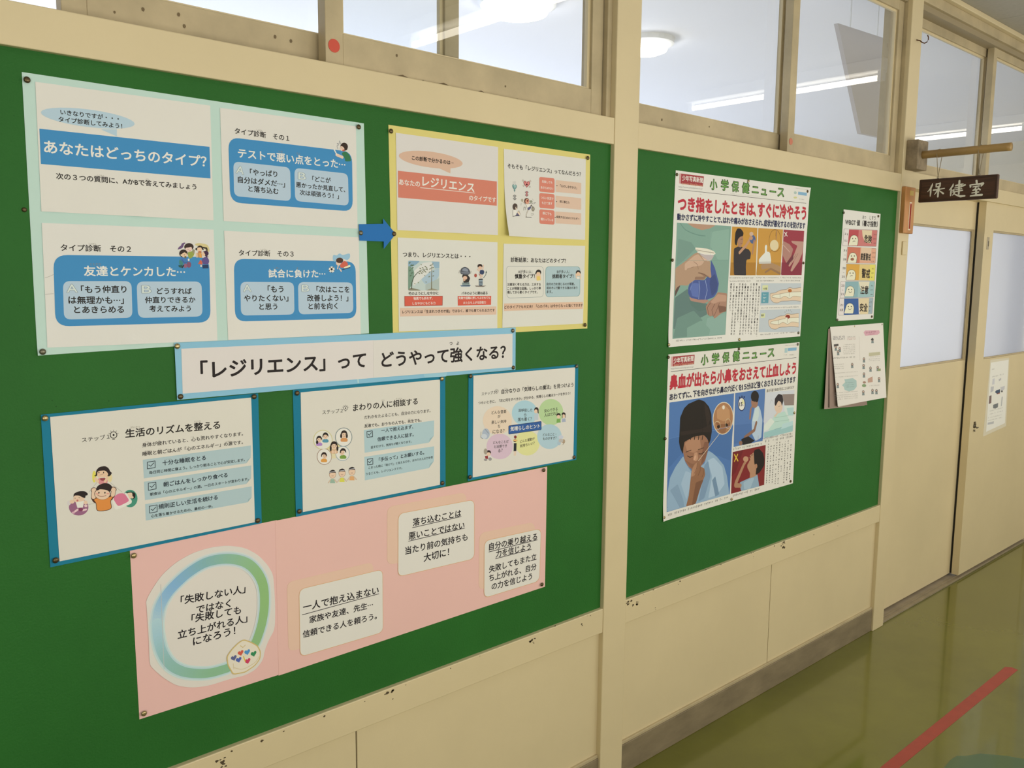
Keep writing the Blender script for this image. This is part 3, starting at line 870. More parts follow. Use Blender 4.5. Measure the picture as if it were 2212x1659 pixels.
# data: every printed paper on the wall, lengths in tenths of a millimetre from its top left corner
PAPERS = [
('poster','mint-edged poster of four white sheets with blue boxes, top left of the large board','poster','posters on the left board',(3818, 18461),[
 ('backing_sheet',[0,4,6493,-21,6561,-4492,-17,-4620],-8.0,12968929,[(-17,-4620,313,30)],None,[
 ],'pale mint backing paper'),
 ('printed_sheet',[188,-122,3134,-106,3124,-2218,168,-2214],-18.0,15198183,[(1802,-2202,672,50),(356,-2215,315,20)],None,[
  ('E','panel',12244718,[995,-605,749,-5,25,147]),
  ('P','panel',12244718,[1171,-766,1432,-856,1438,-735]),
  ('P','panel',4297426,[209,-868,3092,-862,3090,-1442,202,-1438]),
  ('T','lettering',2104091,'いきなりですが・・・',544,-557,1478,-556,0.02,0),
  ('T','lettering',2104091,'タイプ診断してみよう！',508,-677,1528,-673,0.02,0),
  ('T','lettering',15658734,'あなたはどっちのタイプ？',265,-1151,3021,-1141,0.022,0),
  ('T','lettering',2104091,'次の３つの質問に、AかBで答えてみましょう',424,-1615,2812,-1620,0.016,0,((5,7,'しつもん'),(13,14,'こた'))),
 ],'white sheet with a blue band and a speech bubble'),
 ('printed_sheet',[3322,-120,6291,-107,6299,-2238,3323,-2220],-18.0,15066598,[(4517,-2237,320,20)],None,[
  ('R','panel',4297426,[3464,-641,6184,-643,6184,-1881,3467,-1861],225),
  ('R','panel',12243692,[3551,-1085,4741,-1093,4743,-1758,3546,-1737],118),
  ('R','panel',12243692,[4836,-1091,6078,-1103,6087,-1768,4836,-1748],124),
  ('T','lettering',10071234,'A',3606,-1219,3761,-1241,0.045,206),
  ('T','lettering',14543854,'A',3606,-1219,3761,-1241,0.0,206),
  ('T','lettering',10071234,'B',4921,-1232,5086,-1238,0.045,200),
  ('T','lettering',14543854,'B',4921,-1232,5086,-1238,0.0,200),
  ('T','lettering',2104091,'タイプ診断\u3000その１',3597,-510,4738,-528,0.014,0,((3,5,'しんだん'),)),
  ('T','lettering',15658734,'テストで悪い点をとった⋯',3653,-919,6013,-925,0.022,0,((4,5,'わる'),(6,7,'てん'))),
  ('T','lettering',2104091,'「やっぱり',3885,-1256,4456,-1250,0.02,0),
  ('T','lettering',2104091,'自分はダメだ⋯」',3633,-1415,4618,-1436,0.02,0),
  ('T','lettering',2104091,'と落ち込む',3842,-1572,4473,-1585,0.02,0),
  ('T','lettering',2104091,'「どこが',5236,-1276,5659,-1278,0.02,0),
  ('T','lettering',2104091,'悪かったか見直して、',4864,-1421,6004,-1443,0.02,0),
  ('T','lettering',2104091,'次は頑張ろう！」',4945,-1567,5849,-1592,0.02,0),
  ('L','illustration',10002090,[5843,-619,5825,-556,5864,-535,5826,-506,5874,-509,5889,-450,5913,-514],10),
  ('P','illustration',3504980,[5919,-694,6037,-646,6134,-723,6167,-840,6014,-859,6005,-793]),
  ('L','illustration',15651524,[5812,-741,5947,-777],59),
  ('L','illustration',15658734,[5753,-637,5812,-729],26),
  ('E','illustration',3483426,[5995,-558,90,9,1,83]),
  ('E','illustration',15651524,[5950,-595,54,6,1,56]),
  ('P','illustration',3483426,[5906,-547,5962,-484,6068,-530,6073,-613,6017,-635,5980,-564]),
  ('E','illustration',13065554,[5975,-636,27,3,0,20]),
  ('L','illustration',5391424,[5921,-587,5950,-592],7),
 ],'white sheet headed with a bad test score question'),
 ('printed_sheet',[163,-2403,3119,-2390,3122,-4502,139,-4494],-18.0,15198442,[(1515,-4496,390,40)],None,[
  ('R','panel',4297426,[311,-2928,3013,-2908,2999,-4146,283,-4139],226),
  ('R','panel',12243692,[438,-3369,1568,-3366,1557,-4023,422,-4025],119),
  ('R','panel',12243692,[1656,-3373,2848,-3371,2845,-4030,1654,-4029],126),
  ('T','lettering',10071234,'A',492,-3488,660,-3488,0.045,199),
  ('T','lettering',14543854,'A',492,-3488,660,-3488,0.0,199),
  ('T','lettering',10071234,'B',1745,-3507,1904,-3508,0.045,202),
  ('T','lettering',14543854,'B',1745,-3507,1904,-3508,0.0,202),
  ('T','lettering',2104091,'タイプ診断\u3000その２',432,-2804,1583,-2799,0.014,0,((3,5,'しんだん'),)),
  ('T','lettering',15658734,'友達とケンカした⋯',783,-3194,2538,-3193,0.022,0,((0,2,'ともだち'),)),
  ('T','lettering',2104091,'「もう仲直り',720,-3512,1473,-3511,0.022,0),
  ('T','lettering',2104091,'は無理かも⋯」',510,-3692,1418,-3706,0.022,0),
  ('T','lettering',2104091,'とあきらめる',592,-3859,1411,-3870,0.022,0),
  ('T','lettering',2104091,'どうすれば',2011,-3546,2652,-3549,0.022,0),
  ('T','lettering',2104091,'仲直りできるか',1792,-3707,2714,-3713,0.022,0),
  ('T','lettering',2104091,'考えてみよう',1860,-3867,2622,-3876,0.022,0),
  ('L','fine_print',11579824,[163,-3317,233,-3291,297,-3260],6),
  ('L','fine_print',11579824,[155,-3590,280,-3583],6),
  ('P','illustration',7362184,[2418,-2795,2439,-2739,2487,-2710,2498,-2668,2562,-2648,2568,-2666,2539,-2686,2523,-2737,2489,-2765,2442,-2776]),
  ('P','illustration',14471324,[2748,-2670,2825,-2649,2984,-2672,3021,-2741,3023,-2817,2965,-2799,2895,-2717,2756,-2702]),
  ('P','illustration',10201684,[2600,-2827,2676,-2816,2705,-2787,2739,-2786,2732,-2852,2696,-2918,2652,-2947,2615,-2929]),
  ('P','illustration',10393980,[2691,-2788,2716,-2768,2744,-2786,2732,-2843,2698,-2853]),
  ('E','illustration',3877415,[2632,-2729,88,3,3,70]),
  ('E','illustration',15651534,[2626,-2766,62,2,2,58]),
  ('P','illustration',3877415,[2551,-2731,2567,-2685,2634,-2659,2705,-2680,2722,-2731,2688,-2751,2684,-2723,2631,-2738,2565,-2749,2554,-2777]),
  ('L','illustration',6571064,[2602,-2772,2630,-2773],5),
  ('L','illustration',11163212,[2638,-2803,2658,-2798],7),
  ('P','illustration',4554953,[2450,-2942,2493,-2918,2577,-2930,2603,-2976,2601,-3031,2516,-3038,2447,-3016]),
  ('P','illustration',4623499,[2439,-2969,2490,-2987,2516,-3042,2491,-3080,2436,-3053]),
  ('L','illustration',4288176,[2495,-2973,2535,-3028,2593,-3013],28),
  ('E','illustration',10053769,[2552,-3079,33,0,2,42]),
  ('E','illustration',8869500,[2619,-3059,43,1,2,56]),
  ('P','illustration',2710883,[2421,-3071,2501,-3066,2494,-3121,2429,-3108]),
  ('L','illustration',3090473,[2495,-3112,2520,-3070],19),
  ('E','illustration',15658734,[2618,-2968,16,0,1,24]),
  ('E','illustration',3483172,[2523,-2852,78,2,3,72]),
  ('E','illustration',15650741,[2537,-2875,54,1,2,51]),
  ('P','illustration',3483172,[2452,-2877,2454,-2822,2521,-2785,2581,-2809,2599,-2855,2566,-2847,2552,-2828,2505,-2848,2485,-2885]),
  ('E','illustration',5388332,[2539,-2877,7,0,0,8]),
  ('E','illustration',7696202,[2558,-2919,21,0,1,19]),
  ('E','illustration',15654084,[2482,-2883,14,0,1,16]),
  ('E','illustration',3155234,[2841,-2742,53,1,2,44]),
  ('L','illustration',3155234,[2803,-2747,2764,-2758,2768,-2781,2782,-2776],17),
  ('L','illustration',3155234,[2880,-2731,2967,-2743,2975,-2780],28),
  ('E','illustration',15650741,[2833,-2770,46,1,2,54]),
  ('P','illustration',3155234,[2793,-2748,2833,-2705,2890,-2717,2917,-2782,2888,-2783,2856,-2723]),
  ('E','illustration',12744530,[2836,-2821,34,1,1,21]),
  ('P','illustration',13344366,[2780,-2841,2819,-2826,2867,-2830,2878,-2924,2830,-2925,2782,-2916]),
  ('P','illustration',15641426,[2823,-2845,2857,-2840,2868,-2924,2830,-2920]),
  ('L','illustration',15650741,[2775,-2846,2777,-2912],28),
  ('E','illustration',4270154,[2954,-2842,51,1,2,52]),
  ('P','illustration',4270154,[2952,-2884,3010,-2907,2936,-2922]),
  ('E','illustration',15650741,[2910,-2852,34,1,2,42]),
  ('P','illustration',4270154,[2892,-2806,2965,-2795,2997,-2846,2981,-2893,2933,-2866,2920,-2824]),
  ('P','illustration',6378647,[2877,-2942,2927,-2908,2985,-2917,3012,-2977,2995,-3044,2898,-3050,2866,-2990]),
  ('P','illustration',13854806,[2843,-2957,2871,-2994,2883,-3055,2792,-3042]),
  ('P','illustration',2112616,[2878,-3060,2990,-3053,2993,-3120,2876,-3126]),
  ('E','illustration',15656146,[2851,-3079,17,0,1,19]),
 ],'white sheet headed with a quarrel question'),
 ('printed_sheet',[3325,-2404,6326,-2419,6346,-4499,3337,-4503],-18.0,15198184,[],None,[
  ('R','panel',4297426,[3501,-2930,6236,-2938,6242,-4155,3490,-4146],219),
  ('R','panel',12243692,[3620,-3374,4770,-3380,4767,-4037,3614,-4031],123),
  ('R','panel',12243692,[4862,-3376,6158,-3382,6166,-4034,4861,-4039],130),
  ('T','lettering',10071234,'A',3678,-3493,3843,-3493,0.045,199),
  ('T','lettering',14543854,'A',3678,-3493,3843,-3493,0.0,199),
  ('T','lettering',10071234,'B',4947,-3496,5111,-3497,0.045,200),
  ('T','lettering',14543854,'B',4947,-3496,5111,-3497,0.0,200),
  ('T','lettering',2104091,'タイプ診断\u3000その３',3608,-2815,4775,-2811,0.014,0,((3,5,'しんだん'),)),
  ('T','lettering',15658734,'試合に負けた⋯',4219,-3208,5494,-3203,0.02,0,((0,2,'しあい'),(3,4,'ま'))),
  ('T','lettering',2104091,'「もう',4193,-3519,4531,-3520,0.022,0),
  ('T','lettering',2104091,'やりたくない」',3689,-3695,4635,-3702,0.022,0),
  ('T','lettering',2104091,'と思う',4004,-3865,4387,-3867,0.022,0),
  ('T','lettering',2104091,'「次はここを',5285,-3526,6075,-3534,0.022,0),
  ('T','lettering',2104091,'改善しよう！」',5069,-3706,6042,-3716,0.022,0),
  ('T','lettering',2104091,'と前を向く',5093,-3875,5775,-3878,0.022,0),
  ('P','illustration',10406636,[5675,-2909,5691,-2798,5778,-2821,5848,-2765,5917,-2810,6098,-2759,6106,-2849,6035,-2919,5896,-2870,5777,-2890,5737,-2959]),
  ('P','illustration',14051414,[5854,-3008,5955,-2921,6034,-2954,6053,-3022,5932,-3076,5853,-3068]),
  ('P','illustration',15658450,[5932,-3067,6053,-3022,6104,-3004,6109,-3056,5972,-3092]),
  ('L','illustration',2174036,[5912,-3110,6093,-3065],17),
  ('L','illustration',15651524,[5842,-3094,5881,-3145],27),
  ('E','illustration',15651524,[5815,-2974,59,1,1,55]),
  ('E','illustration',5387820,[5846,-2919,87,2,1,58]),
  ('L','illustration',15651524,[5814,-3009,5793,-3095],24),
  ('E','illustration',15658734,[5652,-3113,70,1,1,65]),
  ('E','illustration',2170660,[5650,-3108,25,0,0,26]),
  ('E','illustration',3158848,[5705,-3129,12,0,0,12]),
  ('E','illustration',3158848,[5649,-3168,12,0,0,12]),
  ('E','illustration',3158848,[5594,-3132,12,0,0,12]),
  ('E','illustration',3158848,[5615,-3070,12,0,0,12]),
  ('E','illustration',3158848,[5684,-3068,12,0,0,12]),
 ],'white sheet headed with a lost match question'),
]),
('poster','yellow-edged poster of four white sheets with orange boxes, right of the mint poster','poster','posters on the left board',(10935, 18482),[
 ('backing_sheet',[0,5,6447,3,6471,-4644,77,-4657],-8.0,14866571,[],None,[
 ],'yellow backing paper'),
 ('printed_sheet',[188,-144,3167,-140,3179,-2245,209,-2244],-18.0,14868965,[(1990,-2241,515,30)],None,[
  ('E','panel',14531755,[1162,-630,902,-9,30,177]),
  ('P','panel',14531755,[1368,-800,1698,-888,1704,-763]),
  ('P','panel',14255733,[232,-954,3132,-959,3133,-1539,236,-1533]),
  ('T','lettering',2104091,'この診断で分かるのは⋯',613,-638,1787,-644,0.03,0,((2,4,'しんだん'),(5,6,'わ'))),
  ('T','lettering',15658734,'あなたの',262,-1192,827,-1198,0.02,0),
  ('T','lettering',15658734,'レジリエンス',902,-1127,2419,-1164,0.022,0),
  ('L','lettering',15658734,[842,-1275,2440,-1283],13),
  ('T','lettering',15658734,'のタイプです',2262,-1404,3104,-1405,0.018,0),
 ],'white sheet with an orange band and a peach bubble'),
 ('printed_sheet',[3353,-161,6268,-131,6303,-2250,3416,-2259],-18.0,14935269,[(3394,-2259,1305,160)],None,[
  ('T','lettering',2104091,'そもそも「レジリエンス」ってなんだろう？',3478,-556,6085,-544,0.016,0),
  ('R','panel',14518650,[4559,-732,5104,-727,5112,-1099,4566,-1099],58),
  ('R','panel',14518650,[4567,-1132,5112,-1128,5121,-1505,4574,-1505],58),
  ('R','panel',14518650,[4574,-1538,5122,-1541,5129,-1903,4588,-1903],59),
  ('R','panel',14862264,[5148,-764,6104,-763,6112,-1059,5155,-1065],24),
  ('R','panel',14862264,[5157,-1159,6115,-1164,6124,-1465,5164,-1457],24),
  ('R','panel',14862264,[5154,-1563,6126,-1555,6135,-1861,5168,-1867],24),
  ('T','lettering',15658734,'失敗しても',4656,-841,5023,-838,0.014,0),
  ('T','lettering',15658734,'あきらめない',4612,-990,5061,-991,0.014,0),
  ('T','lettering',15658734,'つらい状況で',4616,-1246,5074,-1249,0.014,0),
  ('T','lettering',15658734,'も立て直す',4661,-1369,5035,-1371,0.014,0),
  ('T','lettering',15658734,'誰にでも',4695,-1628,5009,-1639,0.014,0),
  ('T','lettering',15658734,'備わっている',4626,-1783,5078,-1789,0.014,0),
  ('T','lettering',4272684,'「心のしなやかさ」',5311,-898,5941,-909,0.025,0),
  ('T','lettering',4272684,'前に進む力',5308,-1297,5663,-1306,0.025,0),
  ('T','lettering',4272684,'成長するためのエネルギー',5189,-1698,6058,-1710,0.025,0),
  ('E','lettering',4272684,[5196,-906,17,1,0,12]),
  ('E','lettering',4272684,[5192,-1310,17,1,0,12]),
  ('E','lettering',4272684,[5150,-1717,17,1,0,12]),
  ('H','illustration',6918810,[3712,-1049,83,81,0]),
  ('H','illustration',10405834,[3712,-1047,65,65,0]),
  ('P','illustration',6918810,[3683,-1124,3744,-1119,3719,-1178]),
  ('L','illustration',10396846,[3663,-914,3664,-975],5),
  ('L','illustration',10396846,[3691,-912,3692,-973],5),
  ('L','illustration',10396846,[3719,-910,3720,-971],5),
  ('L','illustration',10396846,[3747,-908,3748,-969],5),
  ('H','illustration',8861760,[4126,-940,119,90,0]),
  ('H','illustration',14781584,[4126,-937,99,76,0]),
  ('E','illustration',5381924,[4126,-954,30,2,0,21]),
  ('E','illustration',4269612,[4088,-906,11,1,0,10]),
  ('E','illustration',4269612,[4153,-901,12,1,0,10]),
  ('E','illustration',10397092,[3995,-868,30,2,0,23]),
  ('E','illustration',15060940,[3995,-868,18,1,0,15]),
  ('E','illustration',10397092,[4248,-864,30,2,0,23]),
  ('E','illustration',15060940,[4248,-864,19,1,0,15]),
  ('E','illustration',10397092,[4020,-993,30,2,0,23]),
  ('E','illustration',15060940,[4020,-993,18,1,0,15]),
  ('E','illustration',10397092,[4227,-1006,30,2,0,23]),
  ('E','illustration',15060940,[4227,-1006,19,1,0,15]),
  ('P','illustration',5394260,[3714,-1227,3785,-1270,3742,-1273,3742,-1322,3785,-1319,3716,-1379,3646,-1328,3689,-1325,3688,-1276,3645,-1279]),
  ('P','illustration',11185584,[3714,-1239,3762,-1267,3733,-1269,3734,-1328,3763,-1326,3716,-1366,3668,-1332,3698,-1330,3697,-1271,3668,-1273]),
  ('P','illustration',5394260,[4129,-1108,4201,-1151,4157,-1154,4158,-1204,4202,-1201,4131,-1262,4059,-1210,4103,-1207,4102,-1158,4058,-1161]),
  ('P','illustration',13074824,[4129,-1120,4178,-1148,4148,-1150,4149,-1210,4179,-1208,4131,-1248,4082,-1215,4112,-1213,4111,-1152,4081,-1155]),
  ('P','illustration',5391424,[3626,-1551,3637,-1493,3692,-1445,3760,-1449,3800,-1483,3796,-1582,3739,-1602,3650,-1607]),
  ('P','illustration',15654866,[3727,-1537,3789,-1517,3784,-1587,3728,-1598]),
  ('P','illustration',15658734,[3638,-1615,3739,-1606,3763,-1649,3741,-1733,3618,-1755]),
  ('P','illustration',6710150,[3730,-1733,3774,-1665,3865,-1709,3911,-1740,3685,-1760]),
  ('P','illustration',15654092,[3774,-1665,3841,-1616,3888,-1708,3849,-1727]),
  ('L','illustration',3090473,[3612,-1772,3741,-1753,3911,-1744],10),
  ('L','illustration',4603453,[3633,-1616,3618,-1755],7),
  ('E','illustration',14540512,[3888,-1729,36,2,0,23]),
  ('L','illustration',4603453,[3797,-1664,3847,-1618,3894,-1708],7),
  ('E','illustration',6571064,[4129,-1364,90,6,-1,76]),
  ('E','illustration',14525584,[4149,-1375,67,4,-1,64]),
  ('E','illustration',8860206,[4158,-1354,28,2,0,25]),
  ('P','illustration',15658734,[4009,-1388,4067,-1426,4171,-1444,4286,-1412,4288,-1479,4230,-1515,4138,-1529,4090,-1457]),
  ('L','illustration',4603453,[3974,-1374,4114,-1464,4138,-1529],8),
  ('L','illustration',4603453,[4205,-1417,4322,-1419,4356,-1391],8),
  ('E','illustration',10002064,[4280,-1367,49,3,-1,35]),
  ('L','illustration',15654092,[3951,-1351,4021,-1396],16),
  ('E','illustration',11973028,[3968,-1354,41,3,-1,35]),
  ('P','illustration',6250637,[4149,-1537,4230,-1491,4300,-1511,4208,-1583,4162,-1586]),
  ('L','illustration',4603453,[4173,-1585,4106,-1697,4107,-1755],25),
  ('L','illustration',15656157,[4173,-1585,4106,-1697,4106,-1746],14),
  ('L','illustration',4603453,[4253,-1497,4287,-1454,4323,-1493],22),
  ('E','illustration',8881273,[4353,-1546,56,3,-1,60]),
  ('E','illustration',11052444,[4353,-1546,30,2,-1,42]),
  ('L','illustration',2367263,[4084,-1764,4292,-1758],12),
  ('L','illustration',4603453,[4012,-1598,4028,-1527,4074,-1520,4069,-1583],10),
  ('L','illustration',4603453,[4380,-1423,4414,-1379,4444,-1394],10),
  ('L','illustration',8091511,[4279,-1662,4326,-1668,4378,-1645],7),
  ('L','illustration',8091511,[4280,-1696,4326,-1702,4373,-1682],7),
  ('L','illustration',10394527,[3896,-1469,3907,-1436],6),
  ('L','illustration',10394527,[3925,-1492,3947,-1425],6),
  ('L','illustration',10394527,[4319,-1294,4367,-1332],6),
 ],'white sheet with curling corner, explaining resilience'),
 ('printed_sheet',[217,-2406,3169,-2416,3183,-4528,230,-4501],-18.0,15001318,[(1645,-4514,304,30)],None,[
  ('T','lettering',2104091,'つまり、レジリエンスとは・・・',352,-2775,2305,-2784,0.018,0),
  ('P','photo',13031645,[495,-2913,1377,-2921,1370,-3583,501,-3583]),
  ('P','photo',9220819,[495,-2913,830,-2916,686,-3015,526,-3075,499,-3047]),
  ('P','photo',10009304,[1158,-2920,1377,-2921,1377,-3064,1250,-3080]),
  ('P','photo',11520738,[828,-3304,1084,-3156,1371,-3064,1371,-3242,1193,-3450,973,-3450]),
  ('P','photo',14870250,[631,-3160,902,-2954,1158,-2927,1231,-3066,828,-3348,629,-3493]),
  ('P','photo',8101520,[494,-3018,614,-3074,667,-3189,594,-3450,505,-3572,490,-3572]),
  ('P','photo',11912906,[973,-3450,1371,-3301,1370,-3576,972,-3574]),
  ('P','photo',9079420,[501,-3583,505,-3536,594,-3522,827,-3574,845,-3584]),
  ('P','photo',10394507,[990,-3582,1156,-3531,1342,-3576,1342,-3583]),
  ('L','photo',4608320,[585,-3537,594,-3406,649,-3276,757,-3173,883,-3114,1011,-3091],[23,22,19,15,10,7]),
  ('L','photo',7695956,[1147,-3553,1149,-3273,1161,-2979],[24,19,13]),
  ('E','photo',8094056,[829,-3086,26,-12,7,10]),
  ('E','photo',8094056,[901,-3070,27,-12,7,10]),
  ('E','photo',8094056,[974,-3040,27,-12,7,10]),
  ('E','photo',8094056,[1011,-3069,27,-12,7,10]),
  ('E','photo',8094056,[938,-3128,27,-12,7,10]),
  ('E','photo',8094056,[865,-3187,27,-12,7,10]),
  ('E','photo',8094056,[801,-3195,26,-12,7,10]),
  ('E','photo',8094056,[974,-3157,27,-12,7,10]),
  ('E','photo',8094056,[829,-3144,27,-12,7,10]),
  ('E','photo',8094056,[901,-3158,27,-12,7,10]),
  ('E','photo',8094056,[1020,-3105,27,-12,7,10]),
  ('E','photo',8358522,[1176,-2979,24,11,-7,10]),
  ('E','photo',8358522,[1121,-3009,24,11,-7,10]),
  ('E','photo',8358522,[1194,-3059,24,11,-7,10]),
  ('E','photo',8358522,[1106,-3090,24,11,-7,10]),
  ('E','photo',8358522,[1203,-3147,24,11,-7,10]),
  ('E','photo',8358522,[1093,-3163,24,11,-7,10]),
  ('E','photo',8358522,[1198,-3250,24,11,-7,10]),
  ('E','photo',8358522,[1083,-3266,24,11,-7,10]),
  ('E','photo',8358522,[1148,-3067,24,11,-7,10]),
  ('E','photo',6257514,[579,-3017,25,17,-11,11]),
  ('E','photo',6257514,[614,-3074,25,17,-11,11]),
  ('E','photo',6257514,[543,-3132,25,17,-11,11]),
  ('E','photo',6257514,[596,-3189,25,17,-11,11]),
  ('E','photo',6257514,[560,-3247,25,17,-11,11]),
  ('E','photo',6257514,[535,-2960,24,17,-11,11]),
  ('E','photo',6257514,[623,-3016,25,17,-11,11]),
  ('E','photo',8883310,[991,-3391,16,-7,6,9]),
  ('E','photo',8883310,[773,-3406,16,-7,6,9]),
  ('E','photo',8883310,[675,-3428,15,-7,6,9]),
  ('E','photo',8883310,[857,-2998,16,-7,6,9]),
  ('E','photo',8883310,[955,-3245,16,-7,6,9]),
  ('T','lettering',2104091,'竹のようにしなやかに',500,-3652,1348,-3646,0.02,0),
  ('T','lettering',2104091,'バネのように跳ね返る',2042,-3655,2853,-3653,0.02,0),
  ('P','panel',9978939,[385,-3706,1474,-3711,1468,-3936,387,-3937]),
  ('P','panel',14443090,[396,-3715,1462,-3720,1456,-3926,398,-3927]),
  ('P','panel',14443090,[1921,-3719,2972,-3724,2970,-3944,1925,-3945]),
  ('T','lettering',15658734,'強風でも折れず、',637,-3763,1178,-3763,0.018,0),
  ('T','lettering',15658734,'しなやかにもどる力',609,-3877,1257,-3874,0.018,0),
  ('T','lettering',15658734,'失敗や困難に押しつぶされても',1950,-3768,2937,-3772,0.018,0),
  ('T','lettering',15658734,'また立ち上がる回復力',2096,-3883,2801,-3880,0.018,0),
  ('P','panel',14993336,[264,-3974,3142,-3986,3144,-4185,266,-4164]),
  ('T','lettering',3745828,'レジリエンスは「生まれつきの才能」ではなく、誰でも育てられる力です',328,-4065,3086,-4077,0.025,0),
  ('P','illustration',6652324,[1992,-3465,2328,-3457,2288,-3496,2032,-3495]),
  ('P','illustration',8090222,[2448,-3473,2815,-3478,2712,-3504,2489,-3499]),
  ('P','illustration',4279114,[2061,-3404,2268,-3381,2288,-3473,2061,-3472]),
  ('L','illustration',10401730,[2071,-3419,2278,-3407],18),
  ('L','illustration',10401730,[2071,-3450,2278,-3442],18),
  ('P','illustration',3090988,[2090,-3252,2248,-3236,2307,-3297,2248,-3404,2090,-3404]),
  ('E','illustration',3419436,[2153,-3252,95,1,0,61]),
  ('E','illustration',15188656,[2145,-3290,67,0,0,43]),
  ('E','illustration',14332316,[2119,-3343,35,0,0,21]),
  ('P','illustration',5528168,[1992,-3132,2030,-3063,2138,-3024,2247,-3061,2311,-3144,2277,-3213,2129,-3221,2011,-3200]),
  ('P','illustration',9476784,[2031,-3116,2128,-3047,2227,-3084,2247,-3144,2129,-3130]),
  ('P','illustration',7700112,[2011,-3147,2129,-3138,2287,-3152,2247,-3198,2050,-3184]),
  ('L','illustration',6577502,[1972,-3117,1962,-3177],9),
  ('L','illustration',6577502,[2327,-3128,2317,-3189],9),
  ('P','illustration',3752268,[2558,-3311,2711,-3302,2691,-3349,2702,-3481,2570,-3484,2579,-3357]),
  ('L','illustration',10663886,[2585,-3354,2695,-3347],19),
  ('L','illustration',10663886,[2585,-3388,2695,-3381],19),
  ('L','illustration',10663886,[2585,-3422,2695,-3415],19),
  ('L','illustration',10663886,[2586,-3456,2696,-3450],19),
  ('L','illustration',15188656,[2629,-3195,2623,-3280],28),
  ('L','illustration',15188656,[2680,-3194,2674,-3271],28),
  ('P','illustration',3228782,[2588,-3110,2709,-3086,2751,-3139,2720,-3209,2608,-3202]),
  ('L','illustration',9975608,[2578,-3187,2609,-3226],15),
  ('L','illustration',15188656,[2699,-3093,2719,-2985],25),
  ('L','illustration',15188656,[2598,-3125,2527,-3088],25),
  ('E','illustration',3416866,[2607,-3005,77,1,0,52]),
  ('E','illustration',15188656,[2612,-3048,61,1,0,43]),
  ('E','illustration',11489351,[2471,-3231,42,0,0,43]),
  ('L','illustration',5532274,[2721,-3287,2792,-3216,2812,-3139],15),
  ('P','illustration',5532274,[2782,-3162,2812,-3108,2833,-3170]),
 ],'white sheet with a bending tree picture and red captions'),
 ('printed_sheet',[3371,-2445,6310,-2412,6282,-4504,3351,-4520],-18.0,15001317,[],None,[
  ('B','panel',10200750,[3458,-2998,4759,-2988,4763,-3767,3493,-3784],119,9),
  ('R','panel',8104374,[4822,-2985,6137,-2967,6147,-3763,4838,-3775],128),
  ('R','panel',11849693,[4836,-2995,6122,-2978,6129,-3753,4851,-3765],122),
  ('T','lettering',2104091,'診断結果：あなたはどのタイプ？',3611,-2832,5578,-2828,0.022,0,((0,2,'しんだん'),(2,4,'けっか'))),
  ('T','lettering',2104091,'Aが多い人：',3865,-3128,4355,-3123,0.012,0),
  ('T','lettering',2104091,'慎重タイプ！',3753,-3245,4440,-3237,0.03,0),
  ('T','lettering',2104091,'注意深く考える力は、工夫する',3504,-3445,4657,-3441,0.022,0),
  ('T','lettering',2104091,'ことが得意な証拠。しっかり準',3505,-3548,4666,-3544,0.022,0),
  ('T','lettering',2104091,'備してから動くタイプです。',3506,-3641,4546,-3642,0.022,0),
  ('T','lettering',2104091,'Bが多い人：',5248,-3115,5727,-3110,0.012,0),
  ('T','lettering',2104091,'挑戦者タイプ！',5078,-3236,5870,-3228,0.03,0),
  ('T','lettering',2104091,'自分の力を信じるのが得意。',4877,-3436,5925,-3432,0.022,0),
  ('T','lettering',2104091,'前向きに行動できる強みがあり',4879,-3536,6035,-3535,0.022,0),
  ('T','lettering',2104091,'ます。',4881,-3635,5089,-3637,0.022,0),
  ('P','panel',15058096,[3398,-3917,6257,-3917,6258,-4103,3400,-4102]),
  ('T','lettering',4269341,'どのタイプでも大丈夫！「心のバネ」は今からもっと強くできます',3410,-4010,6260,-4004,0.022,0),
  ('E','illustration',2300957,[4576,-3141,96,1,-1,75]),
  ('L','illustration',2300957,[4502,-3109,4462,-3183],23),
  ('E','illustration',15650741,[4572,-3182,73,1,-1,62]),
  ('P','illustration',15651700,[4493,-3240,4653,-3231,4671,-3337,4518,-3346]),
  ('L','illustration',15650741,[4493,-3223,4505,-3305],36),
  ('L','illustration',15650741,[4641,-3222,4654,-3305],36),
  ('P','illustration',2300957,[4485,-3158,4524,-3076,4639,-3083,4668,-3157,4617,-3132,4536,-3125]),
  ('E','illustration',2300957,[6059,-3127,95,1,-2,62]),
  ('E','illustration',15650741,[6060,-3170,75,1,-2,58]),
  ('P','illustration',2300957,[5974,-3137,6015,-3073,6115,-3075,6150,-3144,6104,-3113,6009,-3111]),
  ('L','illustration',15650741,[5968,-3171,5988,-3265],38),
  ('L','illustration',15650741,[6143,-3178,6146,-3298],38),
  ('P','illustration',15658734,[6007,-3239,6112,-3238,6114,-3298,6014,-3299]),
 ],'white sheet with two result boxes and a peach line'),
]),
('paper_arrow','blue paper arrow pointing from the mint poster to the yellow poster','arrow',None,(10140, 16322),[
 ('arrow_cutout',[-1,-5,618,33,613,147,942,-174,624,-513,625,-347,8,-351],-42.0,2979525,[],None,[
 ],None),
]),
('banner','long white title banner with a pale blue edge across the middle','banner',None,(6105, 13952),[
 ('backing_sheet',[-1,1,8617,5,8622,-1075,8,-1075],-34.0,9554412,[],None,[
  ('L','panel',11853550,[3970,-1044,3959,-972],41),
  ('P','panel',10605550,[5733,-989,6426,-991,6398,-1085,5772,-1073]),
 ],'pale blue backing strip'),
 ('title_sheet',[121,-114,4388,-139,4380,-973,115,-965],-40.0,15131624,[],None,[
  ('T','lettering',1905946,'「レジリエンス」って',480,-546,4162,-562,0.026,0),
 ],'white sheet with the first half of the title'),
 ('title_sheet',[4362,-141,8504,-147,8506,-998,4356,-972],-44.0,15066342,[],None,[
